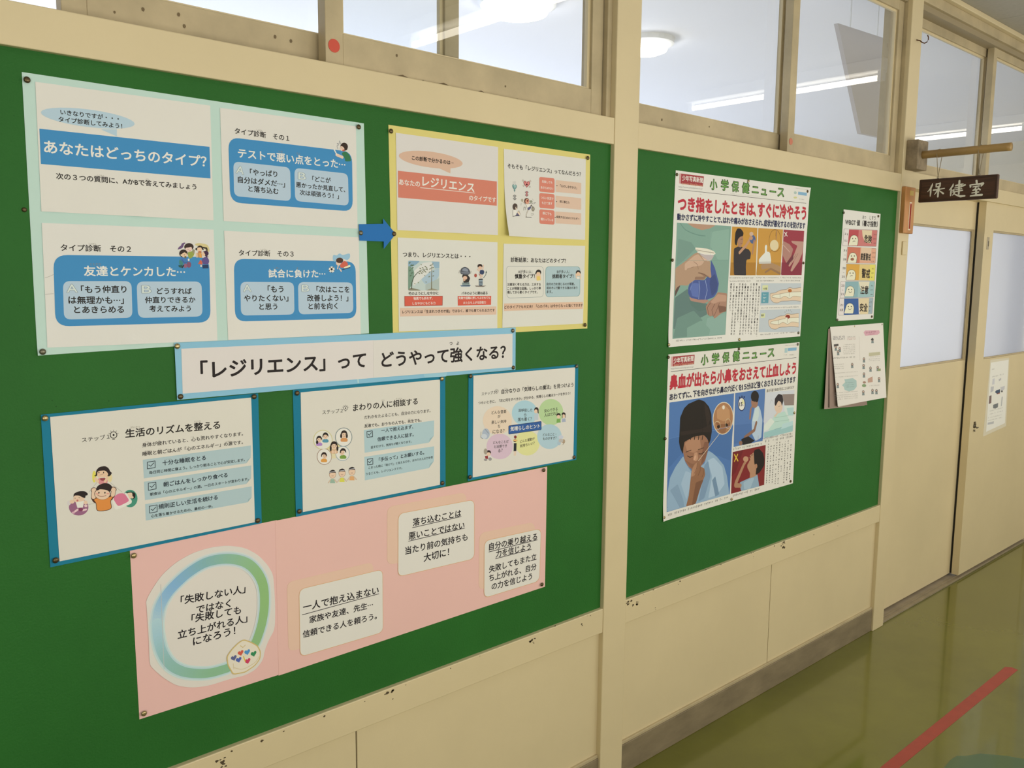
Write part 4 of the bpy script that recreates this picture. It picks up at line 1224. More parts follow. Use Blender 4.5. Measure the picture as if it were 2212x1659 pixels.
  ('T','lettering',1905946,'どうやって強くなる？',4575,-585,8269,-597,0.026,0),
  ('T','lettering',1905946,'つ\u3000よ',6487,-306,6775,-308,0.02,0),
 ],'white sheet with the second half of the title'),
]),
('poster','teal-edged step 1 poster about daily rhythm, lower left of the large board','poster','posters on the left board',(3796, 12828),[
 ('backing_sheet',[0,1,3951,36,3951,-2652,6,-2694],-16.0,1999012,[],None,[
 ],'dark teal backing paper'),
 ('printed_sheet',[139,-50,3796,-37,3801,-2599,156,-2617],-24.0,15000544,[],None,[
  ('T','lettering',2104091,'ステップ１',624,-515,1090,-503,0.004,0),
  ('O','illustration',2104091,[1156,-485,56,-7,3,59],13),
  ('E','illustration',2104091,[1156,-485,17,-2,1,18]),
  ('L','illustration',2104091,[1135,-563,1169,-564],12),
  ('L','illustration',2104091,[1092,-452,1076,-444],7),
  ('L','illustration',2104091,[1119,-420,1110,-404],7),
  ('L','illustration',2104091,[1159,-411,1160,-393],7),
  ('L','illustration',2104091,[1198,-429,1209,-415],7),
  ('L','illustration',2104091,[1222,-467,1239,-463],7),
  ('T','lettering',2104091,'生活のリズムを整える',1361,-485,3133,-516,0.022,0,((0,2,'せいかつ'),(7,8,'ととの'))),
  ('T','lettering',2827815,'身体が疲れていると、心も荒れやすくなります。',1645,-734,3599,-746,0.016,0,((0,2,'からだ'),(3,4,'つか'),(10,11,'こころ'),(12,13,'あ'))),
  ('T','lettering',2827815,'睡眠と朝ごはんが「心のエネルギー」の源です。',1645,-898,3593,-916,0.018,0,((0,2,'すいみん'),(3,4,'あさ'),(18,19,'みなもと'))),
  ('P','panel',11915229,[1646,-1007,3761,-1006,3749,-1250,3653,-1355,1651,-1358]),
  ('P','panel',10468814,[3749,-1250,3653,-1355,3670,-1291]),
  ('P','panel',11915229,[1648,-1422,3755,-1414,3744,-1674,3640,-1777,1653,-1774]),
  ('P','panel',10468814,[3744,-1674,3640,-1777,3665,-1714]),
  ('P','panel',11915229,[1652,-1850,3751,-1844,3744,-2071,3659,-2159,1652,-2162]),
  ('P','panel',10468814,[3744,-2071,3659,-2159,3672,-2092]),
  ('L','illustration',1713720,[1725,-1063,1865,-1059,1864,-1183,1722,-1190],12,True),
  ('L','illustration',1713720,[1749,-1121,1785,-1147,1843,-1093],12),
  ('L','illustration',1713720,[1725,-1462,1864,-1463,1863,-1591,1722,-1596],12,True),
  ('L','illustration',1713720,[1752,-1521,1784,-1551,1843,-1498],12),
  ('L','illustration',1713720,[1727,-1900,1869,-1902,1865,-2031,1724,-2032],12,True),
  ('L','illustration',1713720,[1753,-1961,1785,-1991,1845,-1936],12),
  ('T','lettering',1713720,'十分な睡眠をとる',2002,-1120,2828,-1127,0.024,0,((0,2,'じゅうぶん'),(3,5,'すいみん'))),
  ('T','lettering',2108726,'毎日同じ時間に寝よう。しっかり眠ることで心が安定します。',1749,-1268,3620,-1279,0.022,0),
  ('T','lettering',1713720,'朝ごはんをしっかり食べる',2001,-1533,3254,-1533,0.024,0,((0,1,'あさ'),)),
  ('T','lettering',2108726,'朝食は「心のエネルギー」の源。一日のスタートが変わります。',1749,-1680,3692,-1681,0.022,0),
  ('T','lettering',1713720,'規則正しい生活を続ける',1894,-1944,3037,-1949,0.024,0,((0,2,'きそく'),(5,7,'せいかつ'))),
  ('T','lettering',2108726,'心を落ち着かせるための、最初の一歩。',1750,-2096,2931,-2109,0.022,0),
  ('L','illustration',12303288,[673,-1682,803,-1687],7),
  ('L','illustration',12303288,[1059,-1345,1252,-1550],7),
  ('L','illustration',12303288,[697,-1458,835,-1309],7),
  ('E','illustration',15393640,[794,-1196,32,-5,5,106]),
  ('E','illustration',15391920,[1056,-1258,40,-6,4,79]),
  ('P','illustration',14653345,[852,-1226,1010,-1236,1019,-1324,990,-1377,859,-1349]),
  ('L','illustration',15650741,[812,-1235,849,-1290],50),
  ('L','illustration',15650741,[1009,-1251,973,-1310],43),
  ('E','illustration',15650741,[940,-1168,99,-15,4,92]),
  ('P','illustration',2826018,[821,-1172,832,-1088,887,-1032,987,-1029,1044,-1076,1068,-1144,1100,-1174,1057,-1229,1011,-1222,1036,-1183,989,-1111,884,-1103,850,-1119,844,-1190,807,-1195,795,-1175]),
  ('P','illustration',10111316,[884,-1235,986,-1243,968,-1287,928,-1295,896,-1273]),
  ('L','illustration',15658734,[884,-1231,987,-1240],10),
  ('E','illustration',2104091,[876,-1134,8,-1,1,13]),
  ('E','illustration',2104091,[955,-1143,8,-1,1,13]),
  ('L','illustration',8934988,[887,-1182,920,-1176,960,-1164],5),
  ('E','illustration',5452327,[779,-1440,52,-8,2,50]),
  ('E','illustration',5452327,[1106,-1482,55,-9,2,53]),
  ('L','illustration',5452327,[781,-1465,766,-1570,793,-1632],89),
  ('L','illustration',5452327,[1108,-1504,1091,-1588,1059,-1634],83),
  ('P','illustration',4269085,[755,-1611,822,-1579,918,-1631,1061,-1591,1107,-1598,1050,-1683,1070,-1817,1008,-1850,875,-1847,800,-1820,800,-1683]),
  ('P','illustration',15111499,[764,-1612,821,-1590,918,-1642,1060,-1601,1097,-1607,1040,-1681,1060,-1812,1002,-1840,875,-1837,809,-1812,809,-1681]),
  ('L','illustration',15651518,[781,-1465,768,-1563],74),
  ('L','illustration',15651518,[1108,-1504,1093,-1581],68),
  ('E','illustration',15651518,[781,-1440,43,-7,2,40]),
  ('E','illustration',15651518,[1105,-1483,44,-7,2,42]),
  ('E','illustration',5452327,[916,-1530,135,-22,5,107]),
  ('E','illustration',15651518,[916,-1534,126,-21,5,100]),
  ('P','illustration',2826018,[806,-1433,845,-1368,939,-1337,1031,-1355,1089,-1421,1080,-1456,1044,-1523,1005,-1480,953,-1457,875,-1437,834,-1459]),
  ('E','illustration',2104091,[858,-1499,11,-2,1,17]),
  ('E','illustration',2104091,[960,-1516,11,-2,1,17]),
  ('L','illustration',8930358,[837,-1542,875,-1567,934,-1577,978,-1569],9),
  ('E','illustration',15115418,[828,-1516,25,-4,1,13]),
  ('E','illustration',15115418,[1009,-1542,25,-4,1,13]),
  ('E','illustration',10315920,[513,-1704,159,-28,7,151]),
  ('E','illustration',14539232,[359,-1600,31,-5,2,42]),
  ('E','illustration',15651518,[524,-1550,92,-16,4,84]),
  ('P','illustration',2497823,[434,-1514,446,-1445,531,-1417,633,-1434,679,-1491,661,-1517,636,-1512,627,-1561,583,-1539,527,-1494,457,-1483]),
  ('P','illustration',15658734,[470,-1612,612,-1604,580,-1723,491,-1714]),
  ('E','illustration',15651518,[629,-1639,32,-6,2,35]),
  ('E','illustration',15651518,[408,-1587,38,-7,2,35]),
  ('L','illustration',15651548,[449,-1771,495,-1744],35),
  ('L','illustration',15651548,[578,-1772,630,-1767],35),
  ('E','illustration',8928872,[543,-1752,38,-7,2,32]),
  ('E','illustration',13070196,[498,-1581,16,-3,1,17]),
  ('E','illustration',2104091,[461,-1533,6,-1,0,8]),
  ('E','illustration',2104091,[528,-1535,6,-1,0,8]),
  ('E','illustration',15651548,[630,-1700,26,-5,1,24]),
  ('E','illustration',14660300,[423,-1787,25,-5,1,20]),
  ('E','illustration',4692102,[1390,-1697,130,-22,7,164]),
  ('P','illustration',15658734,[1072,-1643,1286,-1562,1422,-1739,1406,-1796,1142,-1866,1110,-1839]),
  ('P','illustration',14647204,[1089,-1639,1183,-1567,1292,-1578,1381,-1740,1172,-1813]),
  ('E','illustration',15651518,[1385,-1638,55,-9,3,58]),
  ('P','illustration',2104093,[1430,-1571,1490,-1618,1480,-1698,1423,-1725,1433,-1653]),
  ('L','illustration',2104093,[1333,-1578,1423,-1578],16),
  ('E','illustration',15651518,[1432,-1682,19,-3,1,20]),
  ('P','illustration',15658734,[1292,-1564,1346,-1594,1370,-1679,1388,-1734,1342,-1674]),
 ],'white sheet with three blue check boxes'),
]),
('poster','teal-edged step 2 poster about asking people for help, between steps 1 and 3','poster','posters on the left board',(8507, 12861),[
 ('backing_sheet',[3,9,3978,18,3988,-2665,11,-2694],-16.0,1999012,[],None,[
 ],'dark teal backing paper'),
 ('printed_sheet',[178,-59,3818,-58,3815,-2602,169,-2617],-24.0,15000544,[],None,[
  ('T','lettering',2104091,'ステップ２',675,-530,1173,-537,0.004,0),
  ('O','illustration',2104091,[1243,-492,53,-5,1,46],10),
  ('E','illustration',2104091,[1243,-492,16,-2,0,14]),
  ('L','illustration',2104091,[1226,-553,1258,-553],9),
  ('L','illustration',2104091,[1182,-466,1167,-460],6),
  ('L','illustration',2104091,[1206,-440,1197,-428],6),
  ('L','illustration',2104091,[1244,-434,1244,-420],6),
  ('L','illustration',2104091,[1282,-448,1291,-437],6),
  ('L','illustration',2104091,[1305,-478,1320,-474],6),
  ('T','lettering',2104091,'まわりの人に相談する',1435,-506,3164,-515,0.02,0,((4,5,'ひと'),(6,8,'そうだん'))),
  ('T','lettering',2827815,'だれかをたよることも、自分の力になります。',1718,-747,3532,-774,0.014,0,((11,13,'じぶん'),)),
  ('T','lettering',2827815,'友達でも、おうちの人でも、先生でも。',1715,-939,3272,-970,0.02,0,((0,2,'ともだち'),(13,15,'せんせい'))),
  ('P','panel',11916258,[1702,-1027,3642,-1020,3633,-1384,3484,-1532,1714,-1541]),
  ('P','panel',10469842,[3633,-1384,3484,-1532,3511,-1436]),
  ('P','panel',11916258,[1706,-1633,3641,-1640,3632,-1995,3482,-2145,1710,-2168]),
  ('P','panel',10469842,[3632,-1995,3482,-2145,3509,-2045]),
  ('L','illustration',1713720,[1778,-1070,1920,-1070,1923,-1204,1781,-1200],15,True),
  ('L','illustration',1713720,[1804,-1125,1839,-1161,1895,-1105],15),
  ('L','illustration',1713720,[1782,-1698,1922,-1698,1925,-1831,1785,-1826],15,True),
  ('L','illustration',1713720,[1807,-1752,1843,-1788,1900,-1729],15),
  ('T','lettering',1713720,'一人で抱え込まず、',2161,-1094,3035,-1101,0.02,0),
  ('T','lettering',1713720,'信頼できる人に話す。',2054,-1281,3047,-1284,0.022,0),
  ('T','lettering',2108726,'話すだけで、気持ちが軽くなります。',1877,-1441,2981,-1441,0.02,0),
  ('T','lettering',1713720,'「手伝って」とお願いする。',2087,-1753,3343,-1752,0.022,0),
  ('T','lettering',2108726,'こまった時に「助けて」と言える力や、まわりの人の力を借',1810,-1899,3597,-1897,0.02,0),
  ('T','lettering',2108726,'りることも、レジリエンスです。',1743,-2030,2718,-2030,0.018,0),
  ('E','illustration',15129776,[943,-1336,185,-24,3,138]),
  ('E','illustration',15196352,[920,-1443,174,-23,2,119]),
  ('O','illustration',14275738,[678,-1124,226,-28,4,208],14),
  ('O','illustration',8163226,[1187,-1126,206,-25,4,205],15),
  ('O','illustration',11244168,[705,-1492,174,-24,3,173],13),
  ('O','illustration',10467276,[1153,-1483,172,-23,3,159],13),
  ('E','illustration',15658734,[1187,-1126,196,-23,3,196]),
  ('E','illustration',15658734,[705,-1492,163,-22,3,164]),
  ('E','illustration',15658734,[1153,-1483,163,-22,3,151]),
  ('E','illustration',15527402,[678,-1124,213,-26,4,198]),
  ('P','illustration',5873343,[664,-1180,662,-1127,706,-1107,771,-1114,814,-1146,810,-1198]),
  ('E','illustration',15651518,[739,-1055,57,-7,1,62]),
  ('P','illustration',2498850,[668,-1069,669,-1017,697,-975,741,-967,785,-985,811,-1034,808,-1086,794,-1055,769,-1026,733,-1015,693,-1026,685,-1065]),
  ('E','illustration',2104091,[719,-1049,7,-1,0,8]),
  ('E','illustration',2104091,[763,-1054,7,-1,0,9]),
  ('L','illustration',10114636,[724,-1083,753,-1085],6),
  ('P','illustration',11832278,[513,-1234,511,-1181,554,-1161,619,-1169,661,-1200,657,-1252]),
  ('E','illustration',15651518,[588,-1109,56,-7,1,62]),
  ('P','illustration',2497570,[517,-1123,518,-1071,546,-1029,589,-1021,632,-1040,659,-1088,655,-1140,642,-1109,617,-1080,581,-1069,541,-1081,533,-1119]),
  ('E','illustration',2104091,[567,-1104,6,-1,0,8]),
  ('E','illustration',2104091,[611,-1109,6,-1,0,8]),
  ('L','illustration',10114636,[573,-1137,601,-1139],6),
  ('E','illustration',2497570,[537,-1157,28,-3,1,41]),
  ('P','illustration',14392936,[1109,-1219,1105,-1158,1157,-1134,1234,-1143,1285,-1179,1280,-1240]),
  ('E','illustration',15651518,[1196,-1074,67,-8,1,72]),
  ('P','illustration',3154978,[1112,-1090,1114,-1030,1147,-981,1198,-972,1249,-993,1281,-1050,1278,-1110,1261,-1074,1231,-1040,1189,-1027,1141,-1041,1132,-1085]),
  ('E','illustration',2104091,[1173,-1067,8,-1,0,10]),
  ('E','illustration',2104091,[1224,-1073,8,-1,0,10]),
  ('L','illustration',10114636,[1179,-1106,1213,-1108],7),
  ('E','illustration',3154978,[1123,-1091,25,-3,1,51]),
  ('E','illustration',3154978,[1264,-1107,25,-3,1,51]),
  ('P','illustration',14004624,[851,-1446,848,-1381,902,-1356,983,-1366,1037,-1406,1031,-1470]),
  ('E','illustration',15651518,[944,-1293,70,-9,1,77]),
  ('P','illustration',2694430,[855,-1310,856,-1245,892,-1193,946,-1184,1000,-1207,1033,-1267,1029,-1332,1012,-1293,981,-1257,936,-1243,886,-1257,876,-1304]),
  ('E','illustration',2104091,[919,-1285,8,-1,0,10]),
  ('E','illustration',2104091,[973,-1292,8,-1,0,11]),
  ('L','illustration',10114636,[925,-1327,961,-1330],7),
  ('E','illustration',2694430,[861,-1334,24,-3,1,64]),
  ('E','illustration',2694430,[1025,-1355,25,-3,1,55]),
  ('E','illustration',15651518,[911,-1414,27,-4,1,37]),
  ('E','illustration',15651518,[977,-1423,27,-4,1,37]),
  ('P','illustration',14918738,[620,-1602,618,-1549,662,-1529,727,-1538,770,-1570,766,-1623]),
  ('E','illustration',15651518,[714,-1480,57,-8,1,62]),
  ('P','illustration',3285280,[624,-1491,625,-1439,654,-1397,697,-1389,741,-1408,768,-1458,764,-1510,750,-1479,725,-1449,689,-1437,649,-1449,641,-1487]),
  ('E','illustration',2104091,[694,-1474,7,-1,0,9]),
  ('E','illustration',2104091,[737,-1480,7,-1,0,9]),
  ('L','illustration',10114636,[699,-1508,728,-1510],6),
  ('P','illustration',8168524,[1082,-1592,1079,-1535,1127,-1513,1198,-1523,1246,-1557,1241,-1613]),
  ('E','illustration',15651518,[1140,-1455,62,-8,1,67]),
  ('P','illustration',2629408,[1086,-1472,1087,-1416,1118,-1371,1165,-1363,1213,-1383,1242,-1437,1239,-1493,1223,-1459,1196,-1427,1157,-1415,1113,-1427,1104,-1468]),
  ('E','illustration',2104091,[1118,-1448,7,-1,0,9]),
  ('E','illustration',2104091,[1165,-1455,7,-1,0,9]),
  ('L','illustration',10114636,[1124,-1484,1155,-1487],6),
  ('P','illustration',10469299,[853,-2005,935,-2018,960,-2115,826,-2094]),
  ('L','illustration',10128508,[848,-2018,790,-2079],22),
  ('L','illustration',15651518,[848,-2018,790,-2079],14),
  ('L','illustration',10128508,[940,-2033,1001,-2103],22),
  ('L','illustration',15651518,[940,-2033,1001,-2103],14),
  ('E','illustration',10123880,[896,-1910,84,-13,2,89]),
  ('E','illustration',15651518,[896,-1910,77,-12,2,83]),
  ('P','illustration',2367266,[810,-1879,826,-1826,898,-1804,960,-1832,979,-1895,959,-1878,856,-1867]),
  ('L','illustration',14672110,[817,-1852,972,-1855],11),
  ('L','illustration',8934988,[870,-1939,921,-1946],7),
  ('P','illustration',14671456,[1088,-2013,1172,-2026,1196,-2124,1061,-2103]),
  ('L','illustration',10128508,[1083,-2027,1024,-2088],22),
  ('L','illustration',15651518,[1083,-2027,1024,-2088],14),
  ('L','illustration',10128508,[1177,-2041,1239,-2112],22),
  ('L','illustration',15651518,[1177,-2041,1239,-2112],14),
  ('E','illustration',10123880,[1132,-1917,86,-13,2,89]),
  ('E','illustration',15651518,[1132,-1917,78,-12,1,84]),
  ('P','illustration',2367266,[1044,-1886,1060,-1832,1134,-1811,1196,-1838,1216,-1902,1195,-1885,1091,-1874]),
  ('L','illustration',14672110,[1051,-1859,1208,-1862],11),
  ('L','illustration',8934988,[1105,-1946,1157,-1954],7),
  ('P','illustration',15118716,[1337,-2014,1422,-2027,1447,-2125,1309,-2104]),
  ('L','illustration',10128508,[1331,-2027,1272,-2088],23),
  ('L','illustration',15651518,[1331,-2027,1272,-2088],14),
  ('L','illustration',10128508,[1427,-2042,1490,-2113],23),
  ('L','illustration',15651518,[1427,-2042,1490,-2113],14),
  ('E','illustration',10123880,[1381,-1917,87,-13,1,90]),
  ('E','illustration',15651518,[1381,-1917,80,-12,1,84]),
  ('P','illustration',2367266,[1291,-1885,1308,-1831,1383,-1809,1446,-1837,1467,-1901,1445,-1884,1339,-1873]),
  ('L','illustration',14672110,[1299,-1858,1459,-1860],11),
  ('L','illustration',8934988,[1354,-1946,1407,-1954],8),
 ],'white sheet with pictures of helpers and two check boxes'),
]),
('poster','teal-edged step 3 poster with coloured circles, right end of the step row','poster','posters on the left board',(13202, 12860),[
 ('backing_sheet',[0,1,3866,8,3858,-2645,-16,-2644],-16.0,1999012,[],None,[
 ],'dark teal backing paper'),
 ('printed_sheet',[148,-36,3735,-63,3728,-2604,136,-2577],-24.0,15066338,[],None,[
  ('T','lettering',2104091,'ステップ３',410,-514,852,-508,0.006,0),
  ('O','illustration',2104091,[904,-487,50,-4,0,38],8),
  ('E','illustration',2104091,[904,-487,15,-1,0,11]),
  ('L','illustration',2104091,[890,-538,920,-538],8),
  ('L','illustration',2104091,[845,-466,831,-461],5),
  ('L','illustration',2104091,[868,-445,859,-435],5),
  ('L','illustration',2104091,[904,-440,904,-428],5),
  ('L','illustration',2104091,[940,-451,948,-443],5),
  ('L','illustration',2104091,[963,-476,977,-473],5),
  ('T','lettering',2104091,'自分なりの「気晴らしの魔法」を見つけよう',1066,-507,3674,-534,0.02,0,((0,2,'じぶん'),(6,8,'きば'),(11,13,'まほう'))),
  ('T','lettering',2827815,'つらいときに、「次に何をすべきか」が分かる、気晴らしの魔法カードを作ろう！',307,-728,3562,-760,0.018,0),
  ('E','panel',15522764,[942,-1230,485,-52,-4,366]),
  ('E','panel',11655406,[1880,-1136,455,-46,-5,333]),
  ('E','panel',12377002,[2837,-1208,462,-46,-8,357]),
  ('E','panel',15132843,[1981,-1939,446,-56,-5,333]),
  ('E','panel',11916778,[2795,-1866,462,-55,-7,338]),
  ('E','panel',14599904,[1024,-1907,446,-57,-3,331]),
  ('R','panel',2178152,[1309,-1402,2483,-1411,2488,-1647,1314,-1633],35),
  ('R','panel',3236270,[1327,-1417,2467,-1425,2471,-1633,1329,-1619],27),
  ('T','lettering',15658734,'気晴らしのヒント',1380,-1500,2425,-1533,0.022,0),
  ('T','lettering',3157294,'どんな音楽',739,-1010,1232,-1028,0.012,0),
  ('T','lettering',3157294,'が',941,-1132,1034,-1134,0.012,0),
  ('T','lettering',3157294,'楽しい気持',736,-1258,1235,-1281,0.012,0),
  ('T','lettering',3157294,'ち',948,-1381,1024,-1386,0.012,0),
  ('T','lettering',3157294,'になる？',781,-1501,1174,-1519,0.012,0),
  ('T','lettering',3157294,'深呼吸した',1648,-1046,2148,-1080,0.012,0),
  ('T','lettering',3157294,'ら',1854,-1177,1934,-1181,0.012,0),
  ('T','lettering',3157294,'落ち着く？',1633,-1284,2125,-1312,0.012,0),
  ('T','lettering',3157294,'安心できる',2584,-1154,3078,-1142,0.012,0),
  ('T','lettering',3157294,'人はだれ？',2586,-1268,3072,-1256,0.012,0),
  ('T','lettering',3157294,'どんなこと・',2546,-1786,3042,-1828,0.012,0),
  ('T','lettering',3157294,'ものがすき？',2548,-1896,3052,-1928,0.012,0),
  ('T','lettering',3157294,'どんな運動が',1718,-1871,2238,-1850,0.012,0),
  ('T','lettering',3157294,'気持ちいい？',1720,-1990,2240,-1967,0.012,0),
  ('T','lettering',3157294,'どんなことだ',801,-1781,1319,-1813,0.012,0),
  ('T','lettering',3157294,'と没頭でき',834,-1891,1260,-1918,0.012,0),
  ('T','lettering',3157294,'る？',962,-2010,1115,-2015,0.012,0),
  ('E','illustration',3484972,[2293,-1098,82,-8,-1,76]),
  ('E','illustration',15651518,[2274,-1132,60,-6,-1,56]),
  ('P','illustration',12899302,[2213,-1210,2363,-1205,2366,-1366,2216,-1360]),
  ('L','illustration',3484972,[2356,-1104,2363,-1185],28),
  ('E','illustration',2498335,[3119,-1312,81,-8,-1,49]),
  ('E','illustration',15651518,[3120,-1359,63,-7,-1,49]),
  ('P','illustration',8171872,[3055,-1418,3191,-1422,3210,-1527,3049,-1520]),
  ('E','illustration',2498335,[3315,-1311,76,-8,-1,50]),
  ('E','illustration',15651518,[3317,-1363,58,-6,-1,50]),
  ('P','illustration',11253718,[3257,-1429,3382,-1432,3405,-1528,3251,-1521]),
  ('L','illustration',2498335,[3264,-1337,3265,-1410],19),
  ('L','illustration',2498335,[3380,-1339,3382,-1411],19),
  ('E','illustration',11715035,[557,-1527,124,-14,-1,134]),
  ('E','illustration',13753582,[496,-1586,98,-12,0,61]),
  ('L','illustration',8159634,[397,-1460,386,-1592,447,-1637],13),
  ('L','illustration',8159634,[519,-1398,644,-1527],11),
  ('E','illustration',8927030,[1552,-1728,47,-6,-1,43]),
  ('E','illustration',3154980,[1540,-1819,58,-7,-1,40]),
  ('L','illustration',15647100,[1501,-1804,1606,-1827],43),
  ('P','illustration',2633016,[1502,-1883,1599,-1892,1592,-2102,1497,-2096]),
  ('L','illustration',15651518,[1523,-2103,1519,-2202],24),
  ('L','illustration',15651518,[1571,-2110,1559,-2207],24),
  ('E','illustration',3153703,[648,-2017,80,-11,0,62]),
  ('E','illustration',15651518,[648,-2056,65,-9,0,50]),
  ('P','illustration',10106688,[524,-2087,623,-2091,637,-2179,549,-2158]),
  ('P','illustration',15132142,[636,-2102,736,-2096,744,-2185,649,-2181]),
  ('E','illustration',11248794,[548,-1975,59,-8,-1,77]),
  ('E','illustration',10460836,[699,-2188,55,-8,0,43]),
  ('E','illustration',10460836,[550,-2187,55,-8,0,31]),
  ('E','illustration',13555694,[3226,-1932,93,-11,-1,54]),
  ('E','illustration',12100752,[3330,-2059,64,-8,-1,58]),
  ('E','illustration',11651810,[3157,-2090,70,-9,-1,54]),
  ('E','illustration',12894660,[3228,-2026,87,-11,-1,54]),
  ('L','illustration',7759956,[3303,-2150,3360,-2094],13),
 ],'white sheet with six pastel circles'),
]),
('poster','long pink poster with a ring and three message cards, bottom of the large board','poster','posters on the left board',(5147, 10106),[
 ('backing_sheet',[-2,49,2940,70,2903,-3296,26,-3275],-4.0,15647940,[],None,[
 ],'left half of the pink backing paper'),
 ('backing_sheet',[2902,63,10792,75,10775,-3265,2890,-3311],-8.0,15647938,[],None,[
 ],'right half of the pink backing paper'),
 ('ring_cutout',[248,-1086,241,-990,336,-825,537,-567,818,-370,1148,-251,1483,-213,1850,-241,2225,-369,2504,-580,2709,-843,2823,-1075,2841,-1417,2850,-1785,2832,-2253,2677,-2472,2591,-2657,2545,-2854,2380,-3013,2142,-3068,1808,-3039,1383,-3042,1046,-2974,744,-2833,500,-2594,328,-2370,254,-2251,261,-1823],-14.0,15131619,[],None,[
  ('G','panel',14411500,[421,-1463,490,-1172,635,-947,825,-778,1087,-611,1425,-493,1841,-514,2216,-669,2455,-926,2590,-1253,2605,-1670,2541,-2042,2426,-2348,2357,-2458],311,[14411500,14411500,14411500,14411500,14411500,14411500,14411500,14411500,14411500,14411500,14411500,14411500,14411500,14411500]),
  ('G','panel',13887726,[421,-1463,432,-1753,498,-2085,646,-2373,871,-2578,1152,-2708,1442,-2782,1791,-2790],292,[13887726,13887726,13887726,13887726,13887726,13887726,13887726,13887726]),
  ('G','panel',13296110,[421,-1463,490,-1172,635,-947,825,-778,1087,-611,1425,-493,1841,-514,2216,-669,2455,-926,2590,-1253,2605,-1670,2541,-2042,2426,-2348,2357,-2458],255,[13296110,12770796,12770796,12770796,12770796,12770796,12770796,12770796,12770796,12770796,12770796,12770796,12770796,13032920]),
  ('G','panel',13165806,[421,-1463,432,-1753,498,-2085,646,-2373,871,-2578,1152,-2708,1442,-2782,1791,-2790],240,[13165806,12640236,12640236,12640236,12640236,12640236,12640236,12640236]),
  ('G','panel',12508654,[421,-1463,490,-1172,635,-947,825,-778,1087,-611,1425,-493,1841,-514,2216,-669,2455,-926,2590,-1253,2605,-1670,2541,-2042,2426,-2348,2357,-2458],198,[12508654,10866414,9815022,9092332,9092318,9092553,9618357,9947045,9946774,9880970,9946760,9946508,9814928,9814928]),
  ('G','panel',12115182,[421,-1463,432,-1753,498,-2085,646,-2373,871,-2578,1152,-2708,1442,-2782,1791,-2790],184,[12115182,11261420,10472922,9947081,9815743,9749938,9618597,9618597]),
  ('L','fine_print',13225683,[524,-729,518,-2418],9),
  ('T','lettering',2038050,'「失敗しない人」',891,-1143,2204,-1230,0.02,0),
  ('T','lettering',2038050,'ではなく',1188,-1407,1886,-1447,0.02,0),
  ('T','lettering',2038050,'「失敗しても',1087,-1564,2096,-1645,0.02,0),
  ('T','lettering',2038050,'立ち上がれる人」',807,-1819,2226,-1859,0.02,0),
  ('T','lettering',2038050,'になろう！',1100,-2037,1963,-2045,0.02,0),
  ('P','illustration',15591389,[1781,-2723,1769,-2541,1879,-2421,2010,-2331,2127,-2288,2268,-2375,2422,-2503,2489,-2654,2471,-2805,2357,-2914,2144,-2991,1887,-2957]),
  ('L','illustration',14073987,[1781,-2723,1769,-2541,1879,-2421,2010,-2331,2127,-2288,2268,-2375,2422,-2503,2489,-2654,2471,-2805,2357,-2914,2144,-2991,1887,-2957],23,True),
  ('L','illustration',14471093,[1892,-2809,2095,-2911,2358,-2849,2454,-2748],15),
  ('L','illustration',14471093,[1895,-2733,1904,-2851],15),
  ('L','illustration',14206097,[2059,-2397,2109,-2450,2162,-2414],15),
  ('H','illustration',14181203,[2059,-2551,66,61,0.1]),
  ('H','illustration',5544928,[2201,-2576,67,62,0.1]),
  ('H','illustration',3575906,[2338,-2653,68,62,0.1]),
  ('H','illustration',6318494,[1911,-2615,66,61,0.1]),
  ('H','illustration',5532096,[2012,-2684,66,61,0.1]),
  ('H','illustration',13780079,[2203,-2768,67,62,0.1]),
  ('L','illustration',15125312,[2116,-2646,2151,-2760],20),
 ],'white cut-out with a blue and green painted ring'),
 ('card_shadow',[3129,-1466,3135,-1411,3154,-1368,3186,-1338,3230,-1320,3287,-1315,5095,-1341,5160,-1348,5211,-1369,5247,-1402,5269,-1449,5277,-1509,5274,-2753,5267,-2814,5245,-2860,5208,-2893,5157,-2911,5092,-2916,3284,-2856,3227,-2848,3183,-2828,3151,-2795,3132,-2751,3126,-2694],-13.0,15518652,[],None,[
 ],'peach card behind the white one'),  # peach is the card's own paper colour, offset behind the white card
 ('message_card',[3403,-1680,3410,-1627,3428,-1586,3459,-1557,3502,-1540,3557,-1536,5348,-1570,5411,-1577,5460,-1597,5495,-1629,5516,-1674,5523,-1731,5521,-2921,5514,-2979,5493,-3024,5458,-3055,5409,-3073,5347,-3079,3548,-3045,3493,-3038,3450,-3020,3420,-2989,3402,-2947,3396,-2893],-17.0,15263719,[],None,[
  ('B','panel',14858380,[3404,-1533,5524,-1573,5521,-3082,3396,-3043],155,11),
  ('T','lettering',2038050,'一人で抱え込まない',3491,-1958,5407,-2038,0.018,0),
  ('T','lettering',2038050,'家族や友達、先生⋯',3636,-2278,5244,-2341,0.018,0),
  ('T','lettering',2038050,'信頼できる人を頼ろう。',3468,-2562,5351,-2641,0.018,0),
  ('L','lettering',2038050,[3466,-2117,5413,-2131],14),
 ],'white message card about not carrying everything alone'),
 ('card_shadow',[5662,-294,5670,-235,5693,-189,5732,-157,5785,-138,5853,-132,7774,-159,7852,-167,7913,-189,7957,-225,7984,-275,7994,-340,8007,-1472,7999,-1537,7973,-1586,7929,-1619,7868,-1637,7789,-1639,5841,-1514,5772,-1503,5718,-1480,5681,-1444,5658,-1396,5651,-1335],-13.0,15518652,[],None,[
 ],'peach card behind the white one'),
